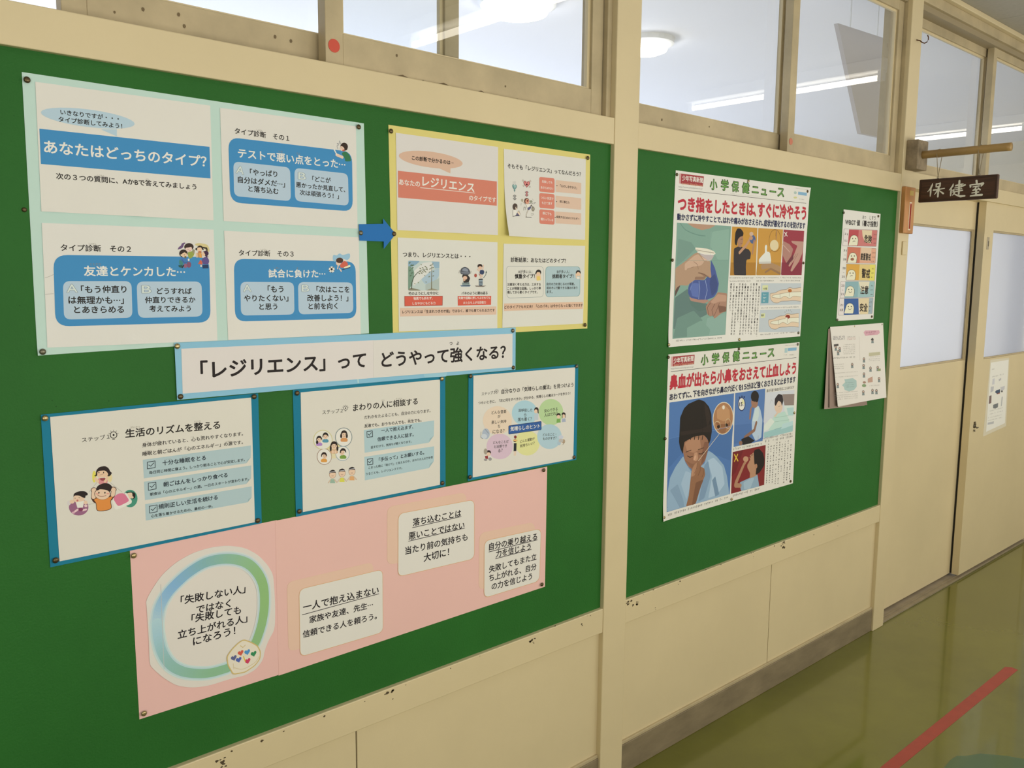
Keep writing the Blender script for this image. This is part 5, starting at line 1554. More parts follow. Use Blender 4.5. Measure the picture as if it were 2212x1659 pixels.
 ('message_card',[5964,-500,5972,-443,5994,-400,6031,-369,6083,-351,6149,-347,8041,-391,8117,-399,8175,-421,8218,-456,8243,-504,8252,-566,8258,-1748,8250,-1810,8225,-1858,8183,-1891,8124,-1910,8049,-1915,6128,-1857,6062,-1849,6011,-1828,5975,-1795,5954,-1749,5948,-1691],-17.0,15263719,[],None,[
  ('B','panel',14858380,[5966,-342,8251,-396,8259,-1921,5946,-1852],167,12),
  ('T','lettering',2038050,'落ち込むことは',6379,-630,7828,-662,0.018,0),
  ('T','lettering',2038050,'悪いことではない',6257,-940,7934,-990,0.018,0),
  ('T','lettering',2038050,'当たり前の気持ちも',6156,-1274,8033,-1306,0.018,0),
  ('T','lettering',2038050,'大切に！',6690,-1561,7450,-1566,0.018,0),
  ('L','lettering',2038050,[6367,-752,7832,-753],15),
  ('L','lettering',2038050,[6248,-1056,7943,-1066],15),
 ],'white message card saying feeling down is natural'),
 ('card_shadow',[8420,-1475,8430,-1409,8457,-1359,8503,-1325,8567,-1305,8649,-1301,10103,-1354,10194,-1365,10265,-1391,10316,-1431,10348,-1487,10360,-1557,10384,-2530,10376,-2601,10348,-2657,10299,-2698,10232,-2724,10144,-2735,8630,-2786,8551,-2781,8489,-2761,8445,-2725,8419,-2675,8411,-2609],-13.0,15518652,[],None,[
 ],'peach card behind the white one'),
 ('message_card',[8588,-1698,8597,-1636,8623,-1588,8666,-1555,8727,-1536,8806,-1532,10347,-1582,10433,-1592,10500,-1616,10547,-1654,10575,-1707,10583,-1773,10557,-2864,10546,-2931,10516,-2983,10468,-3020,10401,-3041,10316,-3048,8800,-3037,8723,-3030,8663,-3008,8621,-2972,8595,-2923,8587,-2859],-17.0,15263719,[],None,[
  ('B','panel',14858380,[8589,-1525,10588,-1590,10553,-3050,8586,-3036],184,13),
  ('T','lettering',2038050,'自分の乗り越える',8748,-1718,10439,-1779,0.018,0),
  ('T','lettering',2038050,'力を信じよう',8979,-1960,10207,-2007,0.018,0),
  ('T','lettering',2038050,'失敗してもまた立',8753,-2316,10425,-2336,0.018,0),
  ('T','lettering',2038050,'ち上がれる、自分',8754,-2547,10430,-2610,0.018,0),
  ('T','lettering',2038050,'の力を信じよう',8843,-2796,10269,-2847,0.018,0),
  ('L','lettering',2038050,[8740,-1848,10446,-1876],17),
  ('L','lettering',2038050,[8967,-2076,10232,-2096],17),
 ],'white message card about trusting your own strength'),
]),
('news_poster','upper health news poster about jammed fingers, red headline, on the right board','poster','health news posters',(21105, 18398),[
 ('poster_sheet',[-3,0,7765,59,7622,-5229,-121,-5249],-12.0,15461613,[(7765,59,642,40),(-126,-5249,705,40)],None,[
  ('P','panel',10960711,[178,-74,1403,-65,1368,-372,174,-367]),
  ('T','lettering',15658734,'少年写真新聞',314,-197,1357,-190,0.02,173),
  ('T','lettering',14592913,"Junior's Visual Journal",302,-353,1341,-336,0.01,85),
  ('T','lettering',11645622,'http://www.schoolpress.co.jp/',165,-461,1361,-435,0.0,73),
  ('T','lettering',3363626,'小',1744,-270,2115,-265,0.05,348),
  ('T','lettering',7514969,'小',1770,-268,2089,-267,0.012,324),
  ('T','lettering',3363626,'学',2332,-247,2722,-241,0.05,353),
  ('T','lettering',7514969,'学',2359,-245,2695,-243,0.012,328),
  ('T','lettering',3363626,'保',2916,-246,3301,-242,0.05,358),
  ('T','lettering',7514969,'保',2943,-244,3273,-244,0.012,333),
  ('T','lettering',3363626,'健',3501,-247,3913,-241,0.05,363),
  ('T','lettering',7514969,'健',3529,-245,3885,-243,0.012,338),
  ('T','lettering',3363626,'ニ',4086,-255,4460,-253,0.05,335),
  ('T','lettering',7514969,'ニ',4115,-253,4431,-255,0.012,311),
  ('T','lettering',3363626,'ュ',4637,-254,4961,-256,0.05,373),
  ('T','lettering',7514969,'ュ',4667,-252,4931,-258,0.012,347),
  ('T','lettering',3363626,'ー',5154,-247,5534,-246,0.05,343),
  ('T','lettering',7514969,'ー',5185,-245,5504,-248,0.012,319),
  ('T','lettering',3363626,'ス',5656,-228,6049,-226,0.05,370),
  ('T','lettering',7514969,'ス',5687,-226,6018,-228,0.012,344),
  ('L','lettering',3024943,[163,-549,7554,-495],12),
  ('P','panel',14594742,[185,-75,260,-75,249,-367,174,-367]),
  ('P','panel',8960223,[6980,-130,7550,-126,7552,-235,6980,-233]),
  ('E','panel',11651530,[6788,-179,93,6,-5,47]),
  ('E','panel',14146211,[6804,-345,111,7,-3,33]),
  ('S','fine_print',9737107,7065,-376,7422,-382,43),
  ('S','fine_print',9737107,6796,-24,7578,-22,33),
  ('S','fine_print',12764355,2836,-487,4978,-454,26),
  ('T','lettering',12595268,'つき指をしたときは',165,-962,4221,-900,0.045,459),
  ('T','lettering',12595268,'、',4238,-904,4362,-901,0.045,507),
  ('T','lettering',12595268,'すぐに冷やそう',4488,-899,7580,-850,0.045,510),
  ('T','lettering',2436441,'動かさずに冷やすことで',139,-1349,2368,-1329,0.04,209),
  ('T','lettering',2436441,'、',2383,-1329,2460,-1329,0.04,221),
  ('T','lettering',2436441,'はれや痛みがおさえられ',2510,-1329,4767,-1310,0.04,222),
  ('T','lettering',2436441,'、',4780,-1309,4857,-1308,0.04,234),
  ('T','lettering',2436441,'症状が悪化するのを防げます',4887,-1309,7561,-1284,0.04,234),
  ('S','fine_print',9737624,1221,-613,1329,-612,25),
  ('P','photo',8760742,[138,-1520,2968,-1500,2889,-4987,89,-5005]),
  ('P','photo',12360327,[638,-1517,2123,-1506,1832,-1620,1396,-1688,961,-1626]),
  ('L','photo',7313554,[300,-1537,580,-1722,1152,-1840,1589,-1861],29),
  ('P','photo',9484464,[1950,-1718,2857,-1594,2887,-2567,2308,-2579,1866,-2154]),
  ('P','photo',8036250,[215,-1995,881,-2077,1106,-2261,594,-2590,175,-2828]),
  ('P','photo',6587525,[151,-3761,776,-3491,949,-3816,1826,-3968,1847,-4301,1067,-4517,128,-4719]),
  ('P','photo',9483697,[1855,-4420,2839,-4275,2865,-4961,1728,-4965]),
  ('P','photo',7509907,[297,-4380,1125,-4167,1618,-4485,823,-4976,124,-4982]),
  ('P','photo',8694693,[807,-4696,1538,-4483,2041,-4785,1972,-4987,824,-4988]),
  ('P','photo',6258815,[872,-3815,1665,-3965,1798,-4157,1362,-4196,960,-4001]),
  ('P','photo',11898757,[867,-3741,1339,-3832,1818,-3837,1922,-3886,1664,-3954,952,-3867]),
  ('P','photo',4808358,[794,-3468,881,-3307,1107,-3214,1619,-3235,1927,-3022,1940,-2598,2158,-2831,2418,-3329,2353,-3592,2178,-3758,1818,-3837,1339,-3832,946,-3769,816,-3652]),
  ('P','photo',6256321,[889,-3445,1073,-3307,1348,-3329,1336,-3773,1021,-3724]),
  ('P','photo',4149646,[1936,-3164,2170,-3020,2357,-3352,2291,-3591,2054,-3733,1908,-3353]),
  ('L','photo',10860776,[1344,-3260,1398,-3493,1358,-3809],21),
  ('L','photo',10860776,[1679,-3235,1799,-3541,1697,-3836],21),
  ('L','photo',8624342,[1032,-3260,902,-3538],16),
  ('P','photo',13024710,[1330,-2390,1807,-2414,2092,-2454,1960,-2598,1741,-2637,1415,-2492]),
  ('P','photo',15526626,[1087,-2228,1716,-2248,2083,-2318,2191,-2405,1929,-2434,1488,-2402,1190,-2340,1102,-2288]),
  ('L','photo',10063749,[1149,-2302,1563,-2338,2087,-2372],16),
  ('L','photo',15658734,[1212,-2370,1568,-2419,2090,-2426],28),
  ('P','photo',12098181,[123,-2880,577,-2669,1021,-2432,1212,-2370,1413,-2469,1739,-2602,1902,-2646,1914,-2834,1993,-3116,1936,-3164,1730,-3094,1619,-3224,1107,-3225,733,-3399,392,-3380,249,-3501,158,-3739]),
  ('P','photo',13743009,[581,-2737,1063,-2477,1254,-2426,1583,-2651,1432,-2770,968,-2823,593,-2942]),
  ('P','photo',10058345,[1288,-2981,1606,-3025,1934,-3140,1731,-3106,1598,-3212,1107,-3214,1140,-3121,1612,-3118]),
  ('P','photo',6377292,[150,-3738,148,-3557,246,-3444,410,-3380,272,-3580]),
  ('L','photo',7689800,[1289,-3004,1527,-3025,1772,-3117],19),
  ('L','photo',8808537,[1035,-2661,1235,-2750,1282,-2888],14),
  ('P','photo',14598836,[1415,-2492,1739,-2602,1861,-2635,1580,-2617]),
  ('L','photo',10453616,[704,-2895,1045,-2822],14),
  ('L','photo',15063507,[1740,-2625,1879,-2604],21),
  ('P','photo',11503993,[2374,-3604,2888,-3648,2886,-4227,2628,-4275,2345,-4409,2224,-4454,2176,-4337,2014,-4376,1847,-4301,1743,-4061,1902,-3898,2219,-3758]),
  ('P','photo',12885902,[2378,-3664,2863,-3716,2856,-3910,2477,-3905,2193,-3973,1985,-3922]),
  ('L','photo',6703167,[1987,-3946,1834,-4087,1930,-4327],19),
  ('L','photo',6703167,[2234,-3974,2082,-4163,2178,-4381],19),
  ('L','photo',7557960,[2481,-3953,2369,-4144,2218,-4357],19),
  ('P','photo',8609875,[2402,-4024,2868,-4080,2878,-4227,2502,-4268]),
  ('L','photo',11193803,[1882,-1711,1899,-2599],9),
  ('L','photo',7839386,[121,-2650,2932,-2599],9),
  ('P','photo',13539904,[3026,-1508,4499,-1488,4519,-3054,3020,-3068]),
  ('P','photo',13540424,[4555,-1489,6104,-1474,6054,-3040,4587,-3053]),
  ('P','photo',10369356,[6149,-1474,7521,-1465,7495,-3027,6141,-3039]),
  ('P','photo',11829809,[3030,-2654,4498,-2629,4511,-3046,3020,-3057]),
  ('P','photo',12357183,[4583,-2628,6072,-2603,6088,-3030,4553,-3041]),
  ('P','photo',9121350,[6117,-2602,7497,-2578,7492,-3012,6110,-3022]),
  ('P','photo',3288373,[3176,-2204,3488,-2105,3736,-2166,4026,-2203,4179,-2314,4154,-2525,3929,-2548,3905,-2776,3948,-3062,3238,-3056,3182,-2562]),
  ('E','photo',11634542,[3513,-1902,177,6,-15,206]),
  ('P','photo',1709338,[3226,-2068,3199,-1980,3218,-1690,3327,-1551,3527,-1554,3690,-1671,3674,-1784,3507,-1813,3373,-1907,3328,-2110]),
  ('L','photo',4139299,[3533,-1902,3653,-1886],11),
  ('L','photo',7487802,[3543,-2025,3644,-2029],11),
  ('P','photo',11634542,[3421,-2018,3606,-2057,3573,-2159,3390,-2131]),
  ('L','photo',12950144,[3505,-2330,3853,-2095,4121,-1836],104),
  ('E','photo',5203870,[4240,-1873,175,6,-11,141]),
  ('E','photo',14006438,[4151,-1698,116,4,-5,68]),
  ('L','photo',11831664,[4264,-2334,4309,-2104,4336,-1920],87),
  ('E','photo',12950144,[4141,-1835,108,4,-5,64]),
  ('L','photo',11636590,[4914,-2762,5433,-2708,5978,-2820],187),
  ('L','photo',10057305,[5103,-2948,5443,-2826,6039,-2987],71),
  ('P','photo',15199470,[4660,-2534,4841,-2402,5026,-2293,4995,-2084,5067,-2012,5140,-2056,5131,-2255,5328,-2262,5438,-2519,5427,-2642,4692,-2661]),
  ('P','photo',13553616,[4687,-2603,5421,-2578,5427,-2649,4692,-2668]),
  ('O','photo',7689770,[5625,-1872,372,12,-33,372],16),
  ('E','photo',15063222,[5586,-2031,274,8,-16,184]),
  ('L','photo',11634784,[5684,-1533,5686,-1804],66),
  ('L','photo',6373674,[5654,-1593,5655,-1711],16),
  ('L','photo',9729600,[5308,-2286,5476,-2188],14),
  ('P','photo',11831168,[6140,-1859,6586,-1965,6835,-2127,6718,-2373,6416,-2621,6139,-2338]),
  ('P','photo',12753554,[6667,-1842,7520,-1838,7465,-2258,7255,-2558,6825,-2912,6710,-2884,6964,-2490,6650,-2743,6564,-2715,6900,-2320,7105,-1998,6744,-1912]),
  ('L','photo',8608086,[6964,-2490,7179,-2265],15),
  ('L','photo',8608086,[6738,-2591,7039,-2293],15),
  ('P','photo',7484740,[6416,-2621,6764,-2372,6870,-2248,6867,-2467,6515,-2692]),
  ('L','photo',13544357,[6129,-1979,6611,-2230],33),
  ('L','lettering',15658734,[6204,-1566,6399,-1688],31),
  ('L','lettering',15658734,[6363,-1553,6231,-1703],31),
  ('S','fine_print',7829111,3000,-3155,4443,-3148,54),
  ('S','fine_print',7829111,2984,-3263,4237,-3249,54),
  ('S','fine_print',7829111,4570,-3139,5989,-3131,56),
  ('S','fine_print',7829111,4586,-3248,5688,-3238,56),
  ('S','fine_print',7829111,6084,-3125,7505,-3128,58),
  ('S','fine_print',7829111,6067,-3236,7443,-3232,58),
  ('S','fine_print',7829111,4936,-4164,7419,-4167,57),
  ('S','fine_print',7829111,4960,-5073,7304,-5066,57),
  ('S','fine_print',7829111,203,-5078,2726,-5082,65),
  ('V','lettering',2367779,'\u3000指先をぶつけたときや、転んだときに、',4769,-3357,4767.1,-3455.0,87,0.02),
  ('V','lettering',2367779,'骨と骨をつなぐじん帯などが傷ついて、',4605,-3357,4603.1,-3454.7,87,0.02),
  ('V','lettering',2367779,'指にはれや痛みが出る「つき指」をした',4435,-3357,4432.7,-3454.4,86,0.02),
  ('V','lettering',2367779,'ときは、すぐに冷やすことが大切です。',4266,-3357,4263.7,-3454.0,86,0.02),
  ('V','lettering',2367779,'\u3000傷めた指をできるだけ動かさないで、',4091,-3357,4088.4,-3453.7,86,0.02),
  ('V','lettering',2367779,'心臓よりも高く持ち上げながら冷やすと',3934,-3357,3932.0,-3453.3,85,0.02),
  ('V','lettering',2367779,'血管が縮むとともに緊張がやわらぐため',3769,-3357,3766.8,-3453.0,85,0.02),
  ('V','lettering',2367779,'けがが悪化するのも防げます。',3598,-3357,3595.5,-3452.6,85,0.02),
  ('V','lettering',2367779,'\u3000痛みが強いときや、はれが治まらない',3433,-3357,3430.5,-3452.3,84,0.02),
  ('V','lettering',2367779,'ときは、骨が折れていることがあるため',3269,-3357,3266.8,-3452.0,84,0.02),
  ('V','lettering',2367779,'病院へ行きましょう。',3104,-3357,3101.9,-3451.6,84,0.02),
  ('P','panel',13030112,[4866,-3317,7494,-3314,7541,-4079,4877,-4069]),
  ('P','panel',13030112,[4890,-4225,7541,-4229,7565,-5061,4861,-4979]),
  ('P','panel',14608056,[4963,-3391,5316,-3384,5304,-3556,4972,-3563]),
  ('T','lettering',3025706,'つき指',5004,-3504,5247,-3502,0.02,0),
  ('P','panel',6464701,[4931,-3624,5383,-3619,5381,-3996,4925,-3996]),
  ('S','fine_print',15003374,5029,-3714,5278,-3716,71),
  ('S','fine_print',15003374,5038,-3827,5288,-3830,71),
  ('S','fine_print',15003374,5047,-3927,5296,-3930,71),
  ('P','panel',14608056,[4964,-4345,5212,-4336,5199,-4494,4938,-4494]),
  ('T','lettering',3025706,'骨折',4975,-4412,5139,-4406,0.02,0),
  ('P','illustration',15258815,[5486,-3674,5778,-3647,5990,-3591,6205,-3551,6507,-3535,6669,-3480,6809,-3477,7010,-3500,7495,-3467,7539,-3966,7051,-3930,6628,-3940,6213,-3945,5999,-3997,5727,-3979,5559,-3897,5482,-3775]),
  ('L','illustration',8812142,[7495,-3467,7010,-3500,6809,-3477,6669,-3480,6507,-3535,6205,-3551,5990,-3591,5778,-3647,5486,-3674,5482,-3775,5559,-3897,5727,-3979,5999,-3997,6213,-3945,6628,-3940,7051,-3930,7539,-3966],13),
  ('P','illustration',15527650,[5589,-3790,5678,-3733,6054,-3700,6683,-3631,7511,-3628,7529,-3808,7035,-3767,6760,-3845,6417,-3769,6121,-3839,5738,-3806]),
  ('L','illustration',10061941,[7509,-3613,6908,-3625,6683,-3631,6053,-3693,5678,-3730,5589,-3790,5739,-3813,6122,-3846,6417,-3769,6760,-3848,7036,-3771,7529,-3811],12),
  ('L','illustration',7826016,[6108,-3693,6126,-3839],15),
  ('L','illustration',7826016,[6712,-3631,6732,-3786],16),
  ('E','illustration',12350009,[6749,-3580,129,-1,-5,58]),
  ('P','illustration',15258815,[5458,-4579,5750,-4555,5962,-4500,6177,-4462,6447,-4448,6609,-4394,6749,-4393,6950,-4417,7435,-4389,7478,-4892,6991,-4851,6568,-4857,6186,-4859,5971,-4910,5699,-4889,5530,-4805,5453,-4680]),
  ('L','illustration',8812142,[7435,-4389,6950,-4417,6749,-4393,6609,-4394,6447,-4448,6177,-4462,5962,-4500,5750,-4555,5458,-4579,5453,-4680,5530,-4805,5699,-4889,5971,-4910,6186,-4859,6568,-4857,6991,-4851,7478,-4892],14),
  ('P','illustration',15527650,[5561,-4697,5650,-4641,6026,-4611,6623,-4546,7451,-4552,7469,-4733,6975,-4686,6700,-4763,6391,-4683,6094,-4751,5710,-4714]),
  ('L','illustration',10061941,[7449,-4537,6848,-4543,6623,-4546,6026,-4603,5650,-4638,5561,-4697,5711,-4722,6094,-4759,6391,-4683,6700,-4766,6976,-4691,7469,-4736],12),
  ('L','illustration',7826016,[6080,-4604,6099,-4751],15),
  ('L','illustration',7826016,[6651,-4547,6671,-4703],16),
  ('E','illustration',9712938,[6689,-4496,158,-4,-7,71]),
  ('E','illustration',15527650,[6615,-4544,73,-2,-2,24]),
  ('L','illustration',4143416,[6499,-4350,6484,-4305],13),
  ('L','illustration',4143416,[6607,-4308,6591,-4263],13),
  ('L','illustration',4143416,[6717,-4288,6735,-4244],13),
  ('L','illustration',4143416,[6831,-4298,6849,-4254],13),
  ('L','illustration',4143416,[6934,-4344,6953,-4300],13),
 ],None),
]),
('news_poster','lower health news poster about nosebleeds, red headline, on the right board','poster','health news posters',(21034, 12925),[
 ('poster_sheet',[-2,0,7666,31,7712,-5213,-30,-5209],-12.0,15263975,[(-31,-5203,747,40)],None,[
  ('P','panel',10960711,[145,-75,1327,-78,1315,-376,140,-378]),
  ('T','lettering',15658734,'少年写真新聞',265,-210,1275,-192,0.02,187),
  ('T','lettering',14592913,"Junior's Visual Journal",272,-338,1283,-334,0.01,88),
  ('T','lettering',11645622,'http://www.schoolpress.co.jp/',143,-439,1301,-452,0.0,75),
  ('T','lettering',3363626,'小',1685,-274,2056,-271,0.05,353),
  ('T','lettering',7514969,'小',1711,-276,2029,-269,0.012,328),
  ('T','lettering',3363626,'学',2273,-267,2654,-264,0.05,358),
  ('T','lettering',7514969,'学',2300,-269,2626,-262,0.012,333),
  ('T','lettering',3363626,'保',2858,-266,3230,-261,0.05,363),
  ('T','lettering',7514969,'保',2886,-268,3201,-260,0.012,337),
  ('T','lettering',3363626,'健',3443,-259,3838,-255,0.05,368),
  ('T','lettering',7514969,'健',3472,-261,3808,-253,0.012,342),
  ('T','lettering',3363626,'ニ',4037,-261,4412,-255,0.05,337),
  ('T','lettering',7514969,'ニ',4066,-263,4382,-254,0.012,313),
  ('T','lettering',3363626,'ュ',4585,-250,4891,-240,0.05,377),
  ('T','lettering',7514969,'ュ',4616,-252,4860,-238,0.012,351),
  ('T','lettering',3363626,'ー',5092,-263,5463,-256,0.05,345),
  ('T','lettering',7514969,'ー',5123,-265,5431,-254,0.012,321),
  ('T','lettering',3363626,'ス',5585,-248,5974,-241,0.05,374),
  ('T','lettering',7514969,'ス',5617,-249,5941,-239,0.012,348),
  ('L','lettering',3024943,[148,-536,7482,-519],13),
  ('P','panel',14594742,[149,-75,230,-75,221,-378,140,-378]),
  ('P','panel',8960223,[6885,-143,7480,-149,7471,-257,6886,-253]),
  ('P','panel',11653853,[6669,-140,6851,-141,6857,-302,6674,-300]),
  ('S','fine_print',9737107,7006,-400,7348,-408,57),
  ('S','fine_print',9737107,6620,-379,6859,-384,46),
  ('S','fine_print',9737107,6637,-45,7437,-57,36),
  ('S','fine_print',12764355,2770,-499,4605,-499,28),
  ('T','lettering',12595268,'鼻血が出たら小鼻をおさえて止血しよう',124,-871,7499,-906,0.045,473),
  ('T','lettering',2303816,'あわてずに',126,-1320,1137,-1325,0.035,221),
  ('T','lettering',2303816,'、',1159,-1322,1241,-1323,0.035,227),
  ('T','lettering',2303816,'下を向きながら鼻の穴近くを',1316,-1322,4032,-1324,0.035,228),
  ('T','lettering',2303816,'15',4066,-1322,4332,-1324,0.03,243),
  ('T','lettering',2303816,'分ほど強くおさえると止まります',4358,-1323,7509,-1315,0.035,245),
  ('T','lettering',7829113,'鼻の不調で鼻血が出ることもあります',5608,-1583,7447,-1592,0.008,121),
  ('P','photo',5471938,[127,-1488,3605,-1495,3598,-4940,151,-4945]),
  ('P','photo',5011128,[168,-2621,3632,-2561,3536,-3777,2841,-3522,792,-3196,178,-3558]),
  ('P','photo',10008795,[917,-3263,1053,-3508,1359,-3819,2066,-3677,2255,-3262,2479,-3369,2754,-3537,3180,-3887,3390,-4292,3573,-4941,150,-4935,177,-4303,272,-3870,532,-3560]),
  ('P','photo',11652588,[2233,-3596,2577,-3539,3092,-3928,3271,-4542,2841,-4846,2358,-4871,2531,-4162]),
  ('P','photo',8495302,[2069,-3729,2277,-3602,2442,-4149,2139,-4834,1801,-4907,2016,-4240]),
  ('P','photo',9021644,[293,-4272,683,-4134,997,-4692,1073,-4948,849,-4946,546,-4565]),
  ('L','photo',8231871,[1022,-3327,1227,-3685,1400,-3812],25),
  ('P','photo',7837628,[2539,-4295,2709,-4189,2975,-4842,2755,-4885]),
  ('P','photo',11060709,[1067,-3763,1362,-3883,1345,-4289,1163,-4720,846,-4159]),
  ('P','photo',10515807,[810,-2798,911,-3162,1007,-3426,1225,-3659,1397,-3760,1899,-3730,2103,-3578,2251,-3209,2280,-2980,2006,-2715,1372,-2640,886,-2708]),
  ('P','photo',12028786,[976,-2869,1255,-2753,1756,-2788,1862,-3133,1490,-3238,1113,-3138]),
  ('P','photo',8937294,[2020,-2948,2258,-2977,2213,-3282,2060,-3572,1897,-3704,1914,-3294]),
  ('P','photo',9529428,[1006,-3401,1395,-3735,1897,-3704,1722,-3602,1386,-3580]),
  ('P','photo',2037782,[669,-2781,682,-2435,685,-2336,687,-2015,872,-1737,1107,-1611,1228,-1597,1350,-1571,1637,-1522,1936,-1612,2205,-1815,2350,-2060,2418,-2634,2362,-2913,2276,-3057,2186,-2865,1963,-2710,1751,-2711,1417,-2709,1174,-2768,953,-2816,904,-3035,894,-3209,741,-2989]),
  ('P','photo',3023648,[712,-2463,1823,-2502,2394,-2399,2390,-2683,1872,-2610,759,-2593]),
  ('P','photo',3155233,[1940,-1663,2165,-1862,2315,-2185,2163,-2502,2005,-2025]),
  ('L','photo',1051917,[1811,-1626,1892,-2600],13),
  ('L','photo',2037782,[1084,-2632,1059,-2754],35),
  ('L','photo',2037782,[1290,-2656,1265,-2779],36),
  ('L','photo',2037782,[1499,-2681,1473,-2804],36),
  ('L','photo',2037782,[1709,-2706,1683,-2830],36),
  ('L','photo',2037782,[1922,-2731,1895,-2856],36),
  ('L','photo',4139297,[1143,-3293,1269,-3353,1413,-3342],28),
  ('L','photo',4139297,[1745,-3303,1874,-3328,2033,-3284],28),
  ('L','photo',5256746,[1053,-3155,1318,-3127],25),
  ('L','photo',5256746,[1695,-3163,1990,-3137],23),
  ('P','photo',13015680,[1490,-3238,1657,-3235,1714,-3473,1591,-3533,1483,-3467]),
  ('E','photo',14134163,[1534,-3410,56,-20,44,76]),
  ('P','photo',10055510,[1155,-4942,1280,-4612,1360,-3985,1395,-3735,1512,-3598,1674,-3519,1805,-3588,1834,-3721,2076,-3833,2141,-4051,2016,-4240,1863,-4527,1676,-4937]),
  ('P','photo',11831406,[1368,-3986,1416,-3738,1554,-3604,1698,-3560,1669,-3774,1536,-4011]),
  ('L','photo',6702390,[1679,-3596,1648,-3771,1551,-3911],18),
  ('L','photo',6702390,[1847,-3723,1844,-3877,1747,-4018],18),
  ('L','photo',6702390,[2068,-3845,2043,-3984,1964,-4102],16),
  ('P','photo',8411719,[1633,-4232,2056,-4194,1823,-4573,1676,-4937,1467,-4953]),
  ('L','photo',13015938,[1461,-3795,1410,-3992],36),
  ('L','photo',15196109,[2827,-2791,1738,-3527],18),
  ('E','photo',15262420,[3032,-2281,594,-86,28,545]),
  ('E','photo',11633247,[3032,-2281,558,-81,26,519]),
  ('P','photo',12949618,[2648,-1961,3036,-1816,3366,-2031,3433,-2328,3076,-2395,2667,-2247]),
  ('P','photo',9725771,[2586,-2342,2857,-2450,3309,-2499,3528,-2391,3450,-2567,3225,-2595,2864,-2555,2683,-2483]),
  ('P','photo',10055249,[2734,-2593,3227,-2622,3193,-2776,2969,-2790]),
  ('E','photo',15657698,[3020,-1914,72,-7,-5,68]),
  ('E','photo',3087381,[2788,-2536,98,-11,-4,53]),
  ('E','photo',3087381,[3229,-2530,91,-10,-4,58]),
  ('O','photo',14405039,[2705,-2490,177,-20,-9,141],16),
  ('O','photo',14405039,[3321,-2490,155,-17,-11,160],16),
  ('L','photo',6524624,[168,-2621,680,-2608],10),
  ('L','photo',7708639,[2431,-2636,3634,-2588],10),
  ('P','photo',5865667,[3673,-1496,5513,-1492,5496,-3339,3709,-3331]),
  ('P','photo',5405115,[3716,-2584,5587,-2689,5545,-3280,3721,-3230]),
  ('P','photo',12374766,[4888,-2117,5127,-2053,5266,-2216,5419,-2583,5403,-3212,5049,-3295,4805,-3016,4749,-2586]),
  ('P','photo',13689838,[4954,-2111,5129,-2078,5199,-2384,5084,-2623,4791,-2566]),
  ('E','photo',10845289,[4872,-1917,214,-20,-16,199]),
  ('E','photo',2235166,[4877,-1708,249,-22,-15,189]),
  ('P','photo',2235166,[4613,-1709,4713,-1866,4911,-1859,5007,-1942,5113,-1877,5094,-1652,4818,-1530]),
  ('L','photo',10845289,[4647,-2131,4727,-2040],75),
  ('L','photo',10845289,[4649,-2155,4628,-2450],99),
  ('L','photo',9727840,[5039,-2647,4937,-2896,4372,-3076],122),
  ('P','photo',2104869,[4139,-3115,4587,-3066,4991,-3274,4729,-3338,4249,-3332]),
  ('E','photo',9727840,[4125,-3249,105,-13,-6,82]),
  ('L','photo',10855869,[5200,-3120,5212,-3260,5017,-3291],20),
  ('E','photo',2702192,[4081,-1905,228,-21,-18,240]),
  ('E','photo',15658734,[4081,-1905,185,-17,-16,206]),
  ('P','photo',15264445,[4081,-1905,4083,-1711,4209,-1795,4257,-1922]),
  ('T','lettering',2304312,'15',3940,-1897,4123,-1904,0.03,183),
  ('T','lettering',2304312,'分',4157,-1961,4213,-1964,0.0,64),
  ('E','photo',2702192,[3944,-1670,43,-4,-3,34]),
  ('E','photo',2702192,[4082,-1643,43,-4,-3,34]),
  ('E','photo',2702192,[4221,-1675,43,-4,-3,34]),
  ('P','photo',14147310,[5543,-1634,7475,-1695,7499,-3220,5510,-3288]),
  ('P','photo',9734022,[6653,-1790,7486,-1846,7491,-2263,6836,-2209]),
  ('P','photo',14281454,[6812,-2212,7491,-2263,7501,-3041,6982,-3010]),
  ('P','photo',11918306,[6991,-2320,7484,-2341,7488,-2644,7140,-2608]),
  ('P','photo',12772578,[6171,-2484,6880,-2426,7204,-2772,7341,-3181,5846,-3036,6010,-2773]),
  ('E','photo',15060413,[6440,-2215,268,-26,-21,238]),
  ('P','photo',3156529,[6161,-2100,6166,-1896,6388,-1750,6655,-1811,6747,-2025,6669,-2224,6583,-2062,6410,-1995,6239,-2183]),
  ('E','photo',11647171,[6509,-2299,14,-1,-1,8]),
  ('L','photo',15060413,[6223,-2540,6402,-2430],78),
  ('L','photo',10077373,[6228,-2592,7140,-2608],13),
  ('L','photo',10077373,[6194,-2742,7204,-2772],13),
  ('L','photo',11909574,[5856,-2071,5936,-1926,6034,-1986],13),
  ('L','photo',5259588,[6430,-2214,6548,-2200],10),
  ('P','photo',10669783,[5553,-3050,6564,-2997,7496,-2957,7506,-3233,5570,-3253]),
  ('P','photo',14872302,[5547,-2799,5957,-2564,6228,-2733,5839,-2971,5551,-3022]),
  ('L','photo',8959423,[6253,-3018,7307,-2965],14),
  ('P','photo',12641004,[6764,-2877,7485,-2839,7500,-3000,6675,-3066]),
  ('P','photo',8661038,[3677,-3501,5708,-3516,5733,-4959,3675,-4942]),
  ('P','photo',7675944,[3677,-3501,4310,-3503,3893,-4233,3668,-4334]),
  ('P','photo',9745104,[4158,-4627,4776,-4558,5264,-4506,5411,-4964,4277,-4948]),
  ('P','photo',11060447,[4399,-4665,4875,-4573,5074,-4603,4856,-4945,4466,-4924]),
  ('P','photo',12358007,[4960,-3670,4878,-3866,4592,-4061,4601,-4172,4788,-4393,4778,-4586,5217,-4541,5235,-4152,5305,-3799]),
